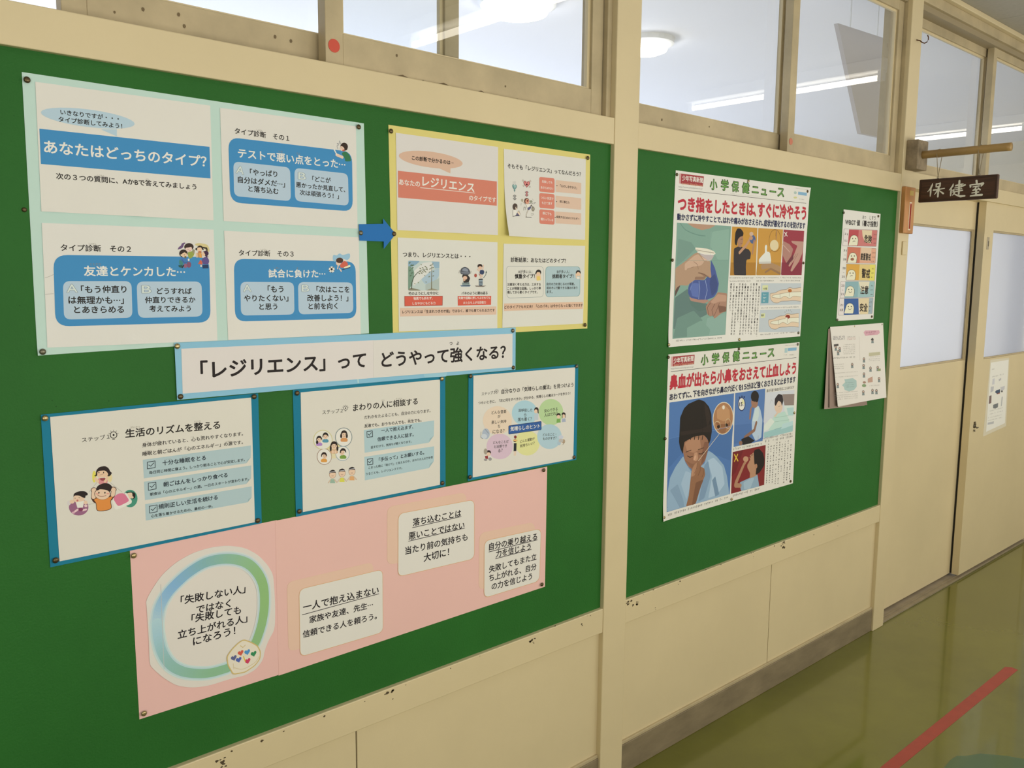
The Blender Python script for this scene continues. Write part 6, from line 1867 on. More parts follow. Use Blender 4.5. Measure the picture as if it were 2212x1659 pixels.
  ('P','photo',1971735,[4994,-3606,5288,-3588,5554,-3776,5675,-4017,5673,-4243,5409,-4457,5141,-4515,5171,-4283,5060,-4127,4964,-3975,4936,-3805]),
  ('E','photo',11830894,[5149,-4196,80,-11,-7,85]),
  ('P','photo',12358007,[4960,-3670,4833,-3736,4713,-3748,4796,-3819,4712,-3863,4774,-3907,4682,-3977,4641,-4068,5035,-4124]),
  ('L','photo',3022878,[4836,-3778,4917,-3753],20),
  ('L','photo',11831406,[4555,-3891,4374,-4030,3965,-4570,3926,-4673],[111,127,171,182]),
  ('L','photo',11831406,[3927,-4686,4224,-4747],[165,139]),
  ('E','photo',13015936,[4480,-3853,165,-23,-8,100]),
  ('L','photo',9726549,[4646,-3821,4792,-3827],19),
  ('L','lettering',15453768,[3777,-3600,4006,-3850],46),
  ('L','lettering',15453768,[3970,-3621,3794,-3834],46),
  ('S','fine_print',7829111,3694,-3409,5476,-3445,92),
  ('S','fine_print',7829111,5562,-3274,7476,-3317,96),
  ('S','fine_print',7829111,5571,-3387,7486,-3420,96),
  ('S','fine_print',7829111,3788,-5032,5560,-5059,94),
  ('S','fine_print',7829111,216,-5060,3511,-5039,86),
  ('S','fine_print',3157551,7420,-3703,7437,-5037,88),
  ('S','fine_print',3157551,7209,-3535,7238,-5065,88),
  ('S','fine_print',3157551,7015,-3528,7041,-5093,87),
  ('S','fine_print',3157551,6830,-3609,6807,-4694,87),
  ('S','fine_print',3157551,6632,-3515,6646,-5089,87),
  ('S','fine_print',3157551,6442,-3509,6451,-5087,86),
  ('S','fine_print',3157551,6262,-3589,6249,-4983,86),
  ('S','fine_print',3157551,6068,-3497,6064,-5054,86),
  ('S','fine_print',3157551,5884,-3490,5868,-4980,85),
 ],None),
]),
('heat_chart','narrow heat index chart with five coloured bands and faces, far right of the board','chart',None,(31432, 17850),[
 ('chart_sheet',[-4,0,3038,-4,2977,-4200,-84,-4199],-12.0,15330027,[],None,[
  ('T','lettering',2367524,'WBGT 値（暑さ指数）',171,-460,2840,-426,0.03,238),
  ('T','lettering',2367524,'あつ',1532,-208,1810,-205,0.01,0),
  ('T','lettering',2367524,'しすう',2127,-205,2627,-196,0.01,0),
  ('R','panel',10656930,[97,-713,2864,-645,2850,-1307,59,-1362],47),
  ('R','panel',15328747,[126,-725,2835,-660,2818,-1294,85,-1348],41),
  ('P','panel',12471897,[500,-725,1280,-706,1272,-1326,474,-1334]),
  ('P','panel',13729665,[1280,-706,2835,-660,2818,-1294,1272,-1326]),
  ('P','panel',15195069,[1550,-705,2393,-686,2365,-1198,1860,-1173,1626,-939]),
  ('P','illustration',4406321,[489,-1328,591,-1109,665,-987,825,-922,1027,-915,1204,-967,1310,-1084,1268,-1305]),
  ('P','illustration',15658714,[517,-1327,624,-1107,682,-993,833,-935,1022,-928,1188,-974,1276,-1085,1239,-1306]),
  ('E','illustration',3222056,[825,-1057,39,1,-3,24]),
  ('E','illustration',3222056,[1061,-1049,40,1,-3,24]),
  ('L','illustration',3222056,[845,-1179,926,-1145,1039,-1152],18),
  ('T','lettering',3221279,'危険',1782,-1027,2403,-1033,0.03,317),
  ('T','lettering',5525328,'31',174,-901,411,-910,0.01,109),
  ('T','lettering',5525328,'以上',176,-1149,429,-1151,0.01,89),
  ('S','fine_print',4733499,2546,-842,2799,-837,71),
  ('S','fine_print',4733499,2532,-1012,2785,-1009,71),
  ('S','fine_print',4733499,2519,-1182,2772,-1180,71),
  ('R','panel',10656930,[434,-1372,2853,-1371,2862,-1980,427,-2003],47),
  ('R','panel',15328747,[463,-1384,2824,-1385,2830,-1967,453,-1990],42),
  ('P','panel',13859686,[474,-1384,1509,-1386,1498,-1983,463,-1984]),
  ('P','panel',15052953,[1509,-1386,2824,-1385,2830,-1967,1498,-1983]),
  ('P','panel',15191735,[1577,-1376,2449,-1379,2395,-1875,1559,-1871]),
  ('P','illustration',4406321,[469,-1989,571,-1770,645,-1649,805,-1586,1008,-1581,1185,-1636,1291,-1755,1249,-1976]),
  ('P','illustration',15658714,[497,-1989,604,-1769,663,-1655,814,-1599,1003,-1595,1169,-1643,1257,-1756,1221,-1977]),
  ('E','illustration',3222056,[805,-1722,39,1,-3,24]),
  ('E','illustration',3222056,[1041,-1716,40,1,-3,24]),
  ('E','illustration',10249805,[893,-1843,146,3,-7,53]),
  ('T','lettering',3221279,'厳重警戒',1563,-1722,2407,-1737,0.03,291),
  ('T','lettering',5525328,'31',165,-1516,397,-1526,0.01,110),
  ('T','lettering',5525328,'~',240,-1685,350,-1685,0.01,94),
  ('T','lettering',5525328,'28',161,-1852,409,-1858,0.01,110),
  ('S','fine_print',4733499,2534,-1564,2787,-1563,71),
  ('S','fine_print',4733499,2520,-1735,2774,-1735,71),
  ('S','fine_print',4733499,2507,-1906,2761,-1907,72),
  ('R','panel',10656930,[429,-2019,2895,-2002,2893,-2668,467,-2661],48),
  ('R','panel',15328747,[458,-2032,2867,-2016,2861,-2654,493,-2648],42),
  ('P','panel',14724684,[458,-2032,1521,-2029,1507,-2650,498,-2642]),
  ('P','panel',15061135,[1521,-2029,2385,-2023,2408,-2652,1507,-2650]),
  ('P','panel',15327858,[2385,-2023,2867,-2022,2861,-2654,2408,-2652]),
  ('P','illustration',4406321,[447,-2640,549,-2421,623,-2300,784,-2240,987,-2237,1164,-2295,1271,-2415,1228,-2637]),
  ('P','illustration',15658714,[475,-2640,582,-2421,641,-2307,792,-2253,982,-2251,1148,-2302,1236,-2416,1200,-2637]),
  ('E','illustration',3222056,[784,-2375,39,0,-3,24]),
  ('E','illustration',3222056,[1020,-2373,40,0,-3,24]),
  ('L','illustration',3222056,[804,-2499,885,-2467,999,-2477],19),
  ('T','lettering',3221279,'警戒',1739,-2371,2434,-2398,0.03,381),
  ('T','lettering',5525328,'28',162,-2187,394,-2192,0.01,111),
  ('T','lettering',5525328,'~',220,-2352,319,-2351,0.01,95),
  ('T','lettering',5525328,'25',140,-2512,377,-2515,0.01,111),
  ('S','fine_print',4733499,2575,-2192,2830,-2194,72),
  ('S','fine_print',4733499,2562,-2364,2816,-2367,72),
  ('S','fine_print',4733499,2548,-2535,2803,-2540,72),
  ('R','panel',10656930,[79,-2689,2908,-2681,2908,-3326,88,-3330],48),
  ('R','panel',15328747,[108,-2702,2879,-2696,2876,-3311,114,-3317],42),
  ('P','panel',9353415,[439,-2707,1502,-2699,1522,-3320,445,-3320]),
  ('P','panel',10667985,[1502,-2699,2879,-2696,2876,-3311,1522,-3320]),
  ('P','panel',15328465,[1514,-2704,2444,-2702,2390,-2974,1786,-3109]),
  ('P','illustration',4406321,[417,-3267,518,-3048,593,-2928,754,-2869,957,-2869,1134,-2929,1241,-3051,1199,-3274]),
  ('P','illustration',15658714,[444,-3267,552,-3048,611,-2934,762,-2882,951,-2882,1118,-2936,1207,-3051,1170,-3273]),
  ('E','illustration',3222056,[753,-3005,39,0,-3,24]),
  ('E','illustration',3222056,[990,-3006,40,0,-3,24]),
  ('L','illustration',3222056,[768,-3081,840,-3120,931,-3120,994,-3083],19),
  ('T','lettering',3221279,'注意',1718,-3032,2368,-3034,0.03,342),
  ('T','lettering',5525328,'25',141,-2848,389,-2850,0.01,111),
  ('T','lettering',5525328,'~',216,-3015,315,-3015,0.01,96),
  ('T','lettering',5525328,'21',136,-3174,373,-3181,0.01,112),
  ('S','fine_print',4733499,2587,-2868,2842,-2874,72),
  ('S','fine_print',4733499,2573,-3041,2829,-3048,72),
  ('S','fine_print',4733499,2560,-3213,2815,-3221,73),
  ('R','panel',10656930,[45,-3337,2861,-3339,2857,-3994,45,-3989],48),
  ('R','panel',15328747,[74,-3351,2833,-3353,2825,-3979,71,-3976],43),
  ('P','panel',3564202,[422,-3355,1585,-3359,1693,-3987,468,-3980]),
  ('P','panel',15062965,[1585,-3359,2501,-3358,2493,-3991,1781,-3989]),
  ('P','panel',10664138,[2501,-3358,2833,-3356,2825,-3979,2493,-3991]),
  ('P','illustration',4406321,[461,-3924,563,-3705,638,-3585,800,-3528,1004,-3531,1182,-3594,1289,-3718,1247,-3941]),
  ('P','illustration',15658714,[489,-3924,597,-3706,656,-3592,808,-3541,998,-3544,1166,-3600,1255,-3718,1218,-3941]),
  ('E','illustration',3222056,[799,-3665,39,-1,-3,24]),
  ('E','illustration',3222056,[1037,-3669,40,-1,-3,24]),
  ('L','illustration',3222056,[814,-3742,887,-3782,978,-3783,1041,-3746],19),
  ('T','lettering',3221279,'安全',1747,-3718,2400,-3735,0.03,345),
  ('T','lettering',5525328,'21',135,-3591,367,-3597,0.01,112),
  ('T','lettering',5525328,'未満',114,-3785,378,-3785,0.01,107),
  ('S','fine_print',4733499,2540,-3523,2796,-3532,73),
  ('S','fine_print',4733499,2527,-3696,2782,-3706,73),
  ('S','fine_print',4733499,2513,-3869,2769,-3880,73),
 ],None),
]),
('newsletter_bundle','bundle of printed newsletters pinned under the heat chart','newsletter',None,(30864, 13435),[
 ('back_page',[-128,-75,2235,-68,2971,-3276,-313,-3102],-25.0,11048591,[],(-28, 0.035),[
 ],'older page showing at the left'),
 ('back_page',[-83,-41,2219,-51,3082,-3253,-13,-3065],-32.0,10127232,[],(-28, 0.05),[
 ],'older page showing at the left'),
 ('back_page',[101,-47,4360,-29,3917,-3052,550,-3090],-40.0,14209739,[],(-28, 0.07),[
 ],'page sticking out at the bottom'),
 ('front_page',[-42,8,4369,31,4528,-3062,406,-3040],-48.0,15329255,[],(-28, 0.085),[
  ('T','lettering',10263458,'ほけんだより',168,-421,1073,-438,0.03,188),
  ('S','fine_print',7631221,1285,-427,1971,-434,46),
  ('S','fine_print',11824494,1282,-477,1968,-485,46),
  ('S','fine_print',11824494,1280,-528,1966,-536,46),
  ('P','panel',14396865,[2638,-293,2786,-226,3990,-257,4055,-367,3841,-439,2776,-434]),
  ('S','fine_print',8798808,2838,-322,3753,-313,73),
  ('S','fine_print',8798808,3060,-393,3576,-392,52),
  ('P','panel',11455439,[775,-2263,1032,-2156,964,-2049,1655,-2048,1953,-2173,1963,-2407,1740,-2519,1331,-2552,975,-2456,918,-2335]),
  ('P','panel',12829097,[3060,-1130,4043,-1144,4037,-1278,3053,-1267]),
  ('P','panel',12952214,[2909,-2165,3323,-2099,3336,-2329,2902,-2323]),
  ('E','panel',11045502,[2611,-2290,134,-10,2,47]),
  ('E','panel',8823422,[2582,-2414,178,-14,3,63]),
  ('S','fine_print',9934486,955,-716,1912,-740,45),
  ('S','fine_print',9934486,952,-787,1909,-812,45),
  ('S','fine_print',9934486,948,-857,1906,-884,45),
  ('S','fine_print',9934486,945,-928,1902,-956,45),
  ('S','fine_print',9934486,941,-999,1899,-1028,45),
  ('S','fine_print',9934486,938,-1069,1895,-1100,45),
  ('S','fine_print',6841959,130,-1190,1932,-1241,79),
  ('S','fine_print',8815747,179,-1427,961,-1460,45),
  ('S','fine_print',8815747,175,-1507,957,-1541,45),
  ('S','fine_print',8815747,171,-1586,953,-1622,45),
  ('S','fine_print',9934486,203,-1768,2079,-1824,45),
  ('S','fine_print',9934486,195,-1918,2071,-1980,45),
  ('S','fine_print',9934486,166,-2516,2042,-2600,45),
  ('S','fine_print',9934486,161,-2615,2037,-2704,45),
  ('S','fine_print',9934486,157,-2690,2033,-2782,45),
  ('S','fine_print',9934486,154,-2765,2029,-2859,45),
  ('S','fine_print',6127233,1061,-2199,1755,-2226,41),
  ('S','fine_print',6127233,1057,-2285,1750,-2313,41),
  ('S','fine_print',6127233,1054,-2361,1747,-2390,41),
  ('S','fine_print',9934486,3040,-1303,3999,-1330,47),
  ('S','fine_print',9934486,3036,-1393,3995,-1421,47),
  ('S','fine_print',9934486,3033,-1461,3992,-1491,47),
  ('L','panel',11051425,[2254,-455,2286,-1391],10),
  ('S','fine_print',9934486,3054,-2467,3945,-2499,47),
  ('E','illustration',7630960,[353,-778,92,-4,3,65]),
  ('E','illustration',14006702,[354,-768,51,-2,1,30]),
  ('P','illustration',8556694,[270,-824,433,-827,449,-913,255,-908]),
  ('E','illustration',7630960,[529,-962,92,-5,3,65]),
  ('E','illustration',14006702,[529,-952,51,-3,1,30]),
  ('P','illustration',8556694,[444,-1008,609,-1011,625,-1098,430,-1092]),
  ('E','illustration',7630960,[658,-843,93,-5,3,65]),
  ('E','illustration',14006702,[659,-833,52,-3,1,30]),
  ('P','illustration',8556694,[573,-889,739,-892,755,-979,559,-974]),
  ('E','illustration',7630960,[1627,-1517,97,-6,3,67]),
  ('E','illustration',14006702,[1627,-1506,54,-3,1,31]),
  ('P','illustration',8556694,[1539,-1562,1710,-1568,1728,-1657,1524,-1649]),
  ('E','illustration',7630960,[2621,-1358,100,-6,3,68]),
  ('E','illustration',14006702,[2621,-1348,56,-3,1,31]),
  ('P','illustration',8556694,[2529,-1405,2708,-1410,2726,-1501,2514,-1493]),
  ('E','illustration',7630960,[2575,-1617,100,-6,3,68]),
  ('E','illustration',14006702,[2576,-1607,56,-3,1,31]),
  ('P','illustration',8556694,[2484,-1664,2662,-1670,2680,-1760,2469,-1751]),
  ('E','illustration',7630960,[2593,-1958,100,-7,3,68]),
  ('E','illustration',14006702,[2593,-1948,56,-4,1,31]),
  ('P','illustration',8556694,[2501,-2004,2680,-2012,2698,-2102,2486,-2092]),
  ('E','illustration',7630960,[3167,-1760,103,-7,3,69]),
  ('E','illustration',14006702,[3168,-1749,57,-4,1,32]),
  ('P','illustration',8556694,[3074,-1807,3256,-1813,3275,-1905,3058,-1896]),
  ('E','illustration',7630960,[3802,-1774,105,-7,3,69]),
  ('E','illustration',14006702,[3803,-1763,58,-4,1,32]),
  ('P','illustration',8556694,[3707,-1821,3894,-1828,3913,-1921,3691,-1911]),
  ('E','illustration',7630960,[3898,-2237,106,-8,3,70]),
  ('E','illustration',14006702,[3899,-2226,59,-4,1,32]),
  ('P','illustration',8556694,[3802,-2284,3990,-2292,4009,-2385,3786,-2374]),
  ('E','illustration',7630960,[2504,-2660,100,-8,3,68]),
  ('E','illustration',14006702,[2504,-2649,56,-5,1,31]),
  ('P','illustration',8556694,[2412,-2704,2591,-2714,2609,-2805,2397,-2792]),
  ('E','illustration',7630960,[3297,-2672,103,-8,3,69]),
  ('E','illustration',14006702,[3297,-2661,57,-5,1,32]),
  ('P','illustration',8556694,[3202,-2717,3386,-2727,3405,-2820,3187,-2807]),
  ('E','illustration',7630960,[3642,-2711,105,-9,3,69]),
  ('E','illustration',14006702,[3643,-2700,58,-5,1,32]),
  ('P','illustration',8556694,[3547,-2757,3733,-2767,3752,-2860,3531,-2846]),
  ('E','illustration',7630960,[3392,-618,103,-4,3,69]),
  ('E','illustration',14006702,[3393,-607,57,-2,1,32]),
  ('P','illustration',8556694,[3298,-666,3482,-669,3501,-760,3283,-756]),
  ('E','illustration',7630960,[437,-2211,92,-7,3,65]),
  ('E','illustration',14006702,[437,-2201,51,-4,1,30]),
  ('P','illustration',8556694,[352,-2255,516,-2263,533,-2350,338,-2339]),
  ('P','illustration',5328207,[207,-662,564,-658,571,-738,213,-746]),
  ('P','illustration',3420210,[3220,-626,3372,-553,3507,-633]),
  ('P','illustration',9937534,[3777,-1826,4059,-1828,4066,-1926,3796,-1918]),
 ],'front page with small drawings and a blue bubble'),
]),
('door_notice','small printed notice taped on the right sliding door below its pane','notice',None,(47847, 11057),[
 ('clear_tape',[-70,143,2646,98,3017,-3648,-260,-3841],6.0,14472902,[],None,[
 ],'laminate edge and tape around the notice'),
 ('notice_sheet',[-4,-11,2557,-10,2782,-3461,96,-3630],0.0,15593198,[],None,[
  ('S','fine_print',6908013,219,-368,614,-372,78),
  ('S','fine_print',9342610,328,-775,1190,-767,73),
  ('S','fine_print',10527142,1416,-755,2031,-742,86),
  ('P','panel',13751522,[425,-879,722,-873,751,-1181,415,-1183]),
  ('P','panel',12566987,[1311,-972,1643,-912,1668,-1027,1372,-1075]),
  ('P','panel',13422298,[1639,-1420,2293,-1386,2292,-1558,1854,-1692]),
  ('P','panel',12962003,[251,-1281,699,-1289,678,-1538,279,-1588]),
  ('P','panel',4873079,[919,-1614,1090,-1530,1622,-1517,1660,-1690,1250,-1740]),
  ('P','panel',10509134,[1172,-1733,1623,-1695,1673,-1748,1253,-1754]),
  ('P','panel',8482416,[164,-1744,460,-1742,510,-2151,159,-2174]),
  ('P','panel',8094089,[798,-2276,1512,-2243,1524,-2471,1189,-2510,838,-2462]),
  ('P','panel',12567499,[1951,-1956,2130,-1958,2100,-2455,1948,-2469]),
  ('E','panel',6513253,[1923,-1655,142,-12,-12,52]),
  ('S','fine_print',10921900,376,-2571,2243,-2569,68),
  ('S','fine_print',10921900,412,-2742,2282,-2745,69),
  ('S','fine_print',10921900,227,-2918,2328,-2951,69),
  ('S','fine_print',10921900,257,-3061,2361,-3098,69),
  ('P','panel',12764622,[240,-3157,1105,-3180,1095,-3306,227,-3268]),
 ],None),
]),
]
SIGN_STROKES = [([(-1114.3,19120.5),(-1106.2,19046.6),(-1065.4,18948.3),(-1005.1,18861.6),(-937.8,18796.5)],[23.2,63.8,69.6,40.6,17.4]),([(-1066.7,18929.6),(-1063.3,18823.2),(-1062.7,18716.6),(-1056.3,18615.6)],[40.6,63.8,58.0,34.8]),([(-1265.9,19093.9),(-1263.4,18977.4)],[52.2,46.4]),([(-1266.7,19083.2),(-1408.8,19104.9)],[40.6,58.0]),([(-1413.6,19109.9),(-1409.2,18986.0)],[63.8,58.0]),([(-1269.2,18969.1),(-1403.9,18986.4)],[43.5,43.5]),([(-1172.3,18850.7),(-1386.0,18868.6),(-1597.1,18894.2)],[63.8,52.2,34.8]),([(-1365.5,18975.8),(-1361.8,18764.2),(-1359.3,18573.5)],[75.4,69.6,58.0]),([(-1322.2,18846.3),(-1276.9,18743.1),(-1221.4,18672.1)],[58.0,40.6,23.2]),([(-1388.7,18828.7),(-1477.0,18756.9),(-1559.3,18693.6)],[29.0,52.2,69.6]),([(-1922.6,19047.7),(-1908.0,18965.0),(-1854.5,18890.1),(-1783.2,18810.9)],[29.0,63.8,58.0,23.2]),([(-1857.3,18850.7),(-1856.2,18719.7),(-1850.0,18588.8)],[46.4,63.8,40.6]),([(-1907.2,18795.0),(-1969.4,18817.1),(-1957.0,18739.4)],[34.8,46.4,23.2]),([(-1924.6,18728.4),(-1993.3,18729.3)],[40.6,52.2]),([(-2001.0,18728.8),(-1968.5,18647.1),(-1915.9,18598.0)],[52.2,40.6,23.2]),([(-1954.3,18668.9),(-2073.4,18601.4),(-2229.5,18539.8),(-2384.6,18548.7)],[29.0,58.0,87.0,63.8]),([(-2010.3,18958.0),(-2210.8,18983.2)],[34.8,52.2]),([(-2021.2,18983.3),(-2296.4,19016.2)],[40.6,40.6]),([(-1990.3,18881.0),(-2178.9,18899.6),(-2369.6,18972.2)],[34.8,52.2,63.8]),([(-2033.2,18812.9),(-2258.8,18837.1)],[40.6,40.6]),([(-2026.0,18735.0),(-2288.7,18770.2)],[46.4,46.4]),([(-2149.1,19143.5),(-2148.8,18896.5),(-2159.3,18640.5)],[75.4,75.4,63.8]),([(-2245.9,19019.7),(-2234.0,18903.7)],[46.4,46.4]),([(-2786.1,19104.8),(-2805.5,19006.0)],[75.4,69.6]),([(-2549.8,18959.7),(-2579.3,18893.2),(-2569.7,18855.2)],[34.8,69.6,29.0]),([(-2574.7,18958.0),(-2795.9,18968.2),(-3034.0,18984.8),(-2972.6,18892.0)],[40.6,52.2,87.0,52.2]),([(-2667.3,18874.3),(-2899.0,18897.0)],[34.8,46.4]),([(-2791.0,18866.0),(-2748.1,18778.9),(-2676.5,18745.0)],[52.2,52.2,40.6]),([(-2688.9,18744.2),(-2871.0,18775.9)],[40.6,46.4]),([(-2860.0,18828.0),(-2938.7,18753.6)],[40.6,63.8]),([(-2646.7,18643.8),(-2891.1,18666.9)],[40.6,46.4]),([(-2798.4,18762.8),(-2805.9,18556.7)],[75.4,69.6]),([(-2600.3,18530.5),(-2801.5,18549.2),(-3016.7,18551.5)],[46.4,75.4,81.2])]
PINS = [
 (3879,-45,18346,53,'d','dark pin at the top left corner of the mint poster','drawing pins on the left board'),
 (10159,-45,18344,53,'d','dark pin at the top right corner of the mint poster','drawing pins on the left board'),
 (3875,-45,13904,53,'g','grey pin at the bottom left corner of the mint poster','drawing pins on the left board'),
 (10980,-45,18353,53,'d','dark pin at the top left corner of the yellow poster','drawing pins on the left board'),
 (17251,-45,18383,53,'d','dark pin at the top right corner of the yellow poster','drawing pins on the left board'),
 (17274,-45,13940,53,'d','dark pin at the bottom right corner of the yellow poster','drawing pins on the left board'),
 (10179,-45,16136,53,'g','grey pin at the tail of the blue paper arrow','drawing pins on the left board'),
 (11038,-45,16150,53,'d','dark pin at the tip of the blue paper arrow','drawing pins on the left board'),
 (6152,-45,13889,53,'b','shiny brass pin at the top left corner of the title banner','drawing pins on the left board'),
 (6176,-45,12936,53,'d','dark pin at the bottom left corner of the title banner','drawing pins on the left board'),
 (14615,-45,13878,53,'g','grey pin at the top right corner of the title banner','drawing pins on the left board'),
 (14643,-45,12942,53,'d','dark pin at the bottom right corner of the title banner','drawing pins on the left board'),
 (3851,-45,12765,53,'b','brass pin at the top left corner of the step 1 poster','drawing pins on the left board'),
 (7646,-45,12807,53,'d','dark pin at the top right corner of the step 1 poster','drawing pins on the left board'),
 (7650,-45,10257,53,'d','dark pin at the bottom right corner of the step 1 poster','drawing pins on the left board'),
 (3886,-45,10250,53,'d','dark pin at the bottom left corner of the step 1 poster','drawing pins on the left board'),
 (8594,-45,12797,53,'d','dark pin at the top left corner of the step 2 poster','drawing pins on the left board'),
 (12368,-45,12819,53,'b','brass pin at the top right corner of the step 2 poster','drawing pins on the left board'),
 (12380,-45,10294,53,'d','dark pin at the bottom right corner of the step 2 poster','drawing pins on the left board'),
 (8587,-45,10281,53,'d','dark pin at the bottom left corner of the step 2 poster','drawing pins on the left board'),
 (13246,-45,12817,53,'d','dark pin at the top left corner of the step 3 poster','drawing pins on the left board'),
 (16975,-45,12823,53,'g','grey pin at the top right corner of the step 3 poster','drawing pins on the left board'),
 (16943,-45,10307,53,'d','dark pin at the bottom right corner of the step 3 poster','drawing pins on the left board'),
 (13235,-45,10312,53,'d','dark pin at the bottom left corner of the step 3 poster','drawing pins on the left board'),
 (5198,-45,10049,53,'b','brass pin at the top left corner of the pink poster','drawing pins on the left board'),
 (15781,-45,10113,53,'d','dark pin at the top right corner of the pink poster','drawing pins on the left board'),
 (5249,-45,6940,53,'b','brass pin at the bottom left corner of the pink poster','drawing pins on the left board'),
 (15773,-45,6949,53,'d','dark pin at the bottom right corner of the pink poster','drawing pins on the left board'),
 (3734,-2,16260,40,'d','lone small pin in the green board left of the mint poster','drawing pins on the left board'),
 (21142,-30,18275,50,'d','dark pin at the top left corner of the upper news poster about jammed fingers','drawing pins on the right board'),
 (28687,-30,18320,50,'d','dark pin at the top right corner of the upper news poster about jammed fingers','drawing pins on the right board'),
 (24926,-30,18383,50,'b','pin at the top edge of the upper news poster about jammed fingers','drawing pins on the right board'),
 (21064,-30,15760,50,'d','pin halfway down the left edge of the upper news poster about jammed fingers','drawing pins on the right board'),
 (28659,-30,15804,50,'d','pin halfway down the right edge of the upper news poster about jammed fingers','drawing pins on the right board'),
 (21017,-30,13220,50,'b','pin at the bottom left corner of the upper news poster about jammed fingers','drawing pins on the right board'),
 (28563,-30,13303,50,'g','pin at the bottom right corner of the upper news poster about jammed fingers','drawing pins on the right board'),
 (24796,-30,13221,50,'b','pin at the bottom edge of the upper news poster about jammed fingers','drawing pins on the right board'),
 (21023,-30,12842,50,'d','dark pin at the top left corner of the lower news poster about nosebleeds','drawing pins on the right board'),
 (28559,-30,12888,50,'g','pin at the top right corner of the lower news poster about nosebleeds','drawing pins on the right board'),
 (24795,-30,12908,50,'d','pin at the top edge of the lower news poster about nosebleeds','drawing pins on the right board'),
 (20993,-30,10332,50,'d','pin halfway down the left edge of the lower news poster about nosebleeds','drawing pins on the right board'),
 (28557,-30,10377,50,'b','pin halfway down the right edge of the lower news poster about nosebleeds','drawing pins on the right board'),
 (21062,-30,7838,50,'b','pin at the bottom left corner of the lower news poster about nosebleeds','drawing pins on the right board'),
 (28542,-30,7825,50,'d','dark pin at the bottom right corner of the lower news poster about nosebleeds','drawing pins on the right board'),
 (24739,-30,7793,50,'b','pin at the bottom edge of the lower news poster about nosebleeds','drawing pins on the right board'),
 (31419,-30,17724,50,'g','pin at the top left corner of the heat chart','drawing pins on the right board'),
 (34254,-30,17742,50,'d','dark pin at the top right corner of the heat chart','drawing pins on the right board'),
 (34228,-30,13747,50,'d','dark pin at the bottom right corner of the heat chart','drawing pins on the right board'),
 (31386,-30,13693,50,'g','pin at the bottom left corner of the heat chart','drawing pins on the right board'),
 (35139,-30,13401,50,'d','dark pin at the top right corner of the newsletter bundle','drawing pins on the right board'),
 (32759,-30,13401,50,'b','pin at the middle of the top edge of the newsletter bundle','drawing pins on the right board'),
]
CHIPS = [(1936.7,555.4,12.5,7,7),(1964.6,543.6,11.2,6,6),(1978.3,544.7,3.8,2,1),(2003.8,562.2,2.5,2,1),(2051.6,565.7,3.8,2,1),(2066.4,501.3,6.2,4,2),(2178.5,552.8,3.1,4,1),(2186.7,561.2,5.0,3,1),(2248.1,562.7,3.1,2,1),(2326.5,567.7,3.8,2,1),(2412.6,565.4,3.1,2,1),(2600.3,562.2,8.8,4,2),(2609.5,548.8,6.2,9,2),(2807.7,556.0,16.2,5,5),(2815.4,541.8,16.2,3,3),(2747.0,560.2,3.8,6,1),(3031.1,546.3,3.8,8,1),(3219.5,545.1,5.0,3,1),(1732.0,541.7,7.5,3,2),(1766.1,558.8,2.5,2,1),(1752.1,561.5,2.5,2,1),(690.2,557.4,6.2,3,1),(677.0,535.8,11.2,7,6),(666.5,552.6,10.0,5,4),(757.2,555.1,5.0,3,1),(806.1,558.1,5.0,3,1),(904.6,557.6,5.0,2,1),(1008.2,556.5,3.8,2,1),(1074.6,555.6,12.5,4,4),(1084.3,536.4,2.5,5,1),(1122.1,558.9,3.8,2,1),(1257.0,558.5,3.8,2,1),(1351.7,561.9,3.8,2,1),(1534.1,550.8,15.0,4,4),(1545.1,543.5,6.2,3,2),(1622.9,567.6,3.8,3,1),(1729.5,542.5,5.0,2,1)]
HOLES = [(385.9,1302.8),(399.0,1305.6),(404.3,1294.6),(421.9,1293.8),(439.4,1300.3),(463.4,1294.8),(479.9,1299.1),(490.7,1296.5),(510.4,1293.0),(358.4,1468.6),(355.5,1574.9),(357.1,1202.1),(1786.2,1239.0),(1760.5,1572.1),(1808.2,862.4),(469.5,927.6),(448.8,827.3),(327.0,1126.6),(1623.5,1144.5),(1748.0,926.7),(1066.4,1416.3),(1060.6,1737.2),(399.3,772.5),(481.4,653.4),(842.4,560.7),(1162.6,587.8),(1462.5,623.1),(810.6,1079.7),(805.8,1206.6),(366.7,1775.7)]

# ------------------------------------------------------------------ build the papers from their data
for (nm, lab, cat_, grp, org, parts) in PAPERS:
    ox, oz = org[0] * U, org[1] * U
    root = empty(nm, (ox, parts[0][2] * U, oz))
    tag(root, lab, cat_, grp)
    for (pn, outline, y, color, lift, tilt, items, plabel) in parts:
        lf = [(ox + a * U, oz + b * U, r * U, h * U) for a, b, r, h in lift]
        tl = (oz + tilt[0] * U, tilt[1]) if tilt else None
        sh = sheet_mesh(pn, outline, y * U, color, root, lf, tl, org=(ox, oz))
        if plabel: sh['label'] = plabel
        if items:
            S = Sheet((ox, oz), y * U, lf, tl)
            for it in items: S.item(it)
            S.build(sh, {'panel': 'printed_panel', 'photo': 'printed_photo'})
    del root

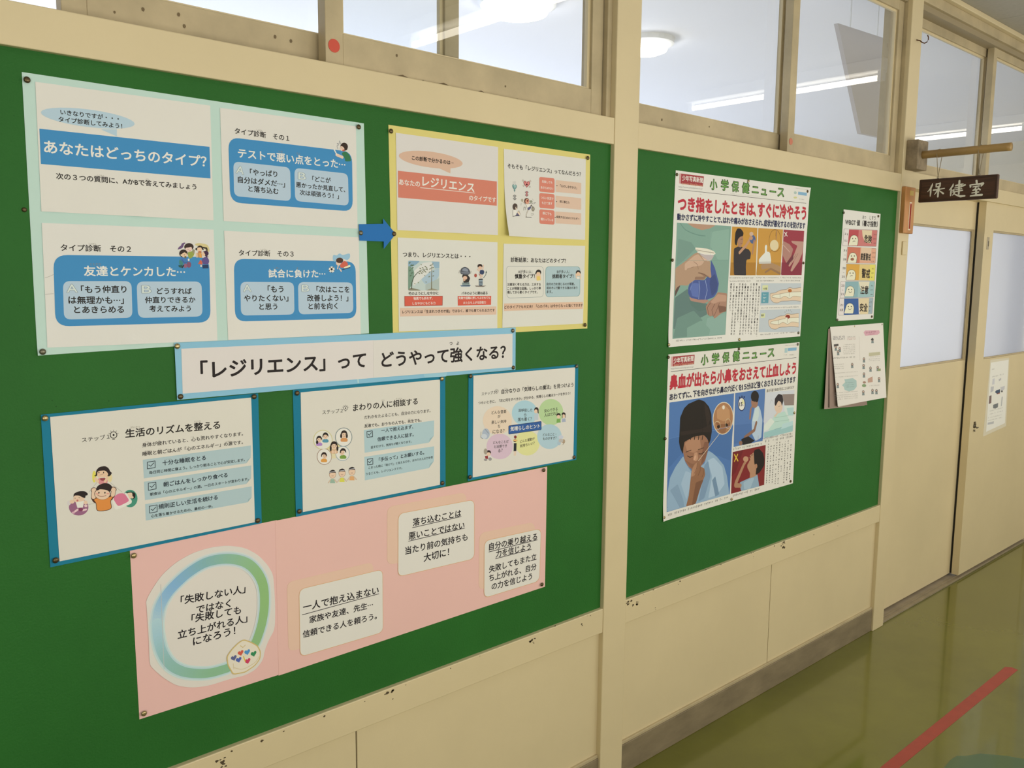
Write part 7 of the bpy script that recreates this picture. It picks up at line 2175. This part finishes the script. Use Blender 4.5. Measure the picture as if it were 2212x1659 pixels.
# characters of the room sign, brushed strokes standing on the board's face
b = MB()
for si, (pts, ws) in enumerate(SIGN_STROKES):
    n = len(pts)
    for i in range(n - 1):
        (y0, z0), (y1, z1) = pts[i], pts[i + 1]
        w0, w1 = ws[i] / 2, ws[i + 1] / 2
        d = math.hypot(y1 - y0, z1 - z0)
        a = math.atan2(z1 - z0, y1 - y0)
        q = []
        for k in range(6):
            t = a + math.pi / 2 + math.pi * k / 5
            q.append((3.6529, (y0 + w0 * math.cos(t)) * U, (z0 + w0 * math.sin(t)) * U))
        for k in range(6):
            t = a - math.pi / 2 + math.pi * k / 5
            q.append((3.6529, (y1 + w1 * math.cos(t)) * U, (z1 + w1 * math.sin(t)) * U))
        b.prism(q, (-.0003 - .00004 * (si % 9) - .0004 * (i % 2), 0, 0))
keep(b.build('lettering', SIGN_INK), sg)

# drawing pins
PINM = {'d': mat('dark_bronze_pin', (0.115, 0.085, 0.045), rough=0.35, metal=0.75),
        'b': mat('brass_pin', (0.42, 0.34, 0.18), rough=0.3, metal=0.85),
        'g': mat('tarnished_steel_pin', (0.16, 0.15, 0.11), rough=0.35, metal=0.7)}
def pin(x, y, z, r, kind, lab, grp):
    m = MB().lathe([(0, -.0030), (r * .35, -.0029), (r * .7, -.0023), (r * .93, -.0012), (r, -.0004), (r * .97, 0), (r * .2, 0), (r * .12, .004), (0, .005)], (0, 0, 0), (0, 1, 0), 16)
    o = m.build('drawing_pin', PINM[kind], smooth=True)
    o.location = (x, y, z)
    tag(o, lab, 'drawing pin', grp)
for (x, y, z, r, kind, lab, grp) in PINS:
    pin(x * U, y * U, z * U, r * U, kind, lab, grp)

# chips in the paint, bare wood showing
ch = chips('paint_chip', low_rail, [(x * .001, z * .001, w * .001, h * .001, n) for x, z, w, h, n in CHIPS], -0.0121, BROWNCHIP)
chips('pin_hole', NB[0], [(x * .001, z * .001, .0011, .0011, 1) for x, z in HOLES], -0.00005, mat('pin_hole_dark', (0.006, 0.035, 0.008), rough=0.9))
bpy.data.objects.remove(FONT_OB)
bpy.data.curves.remove(FONT)
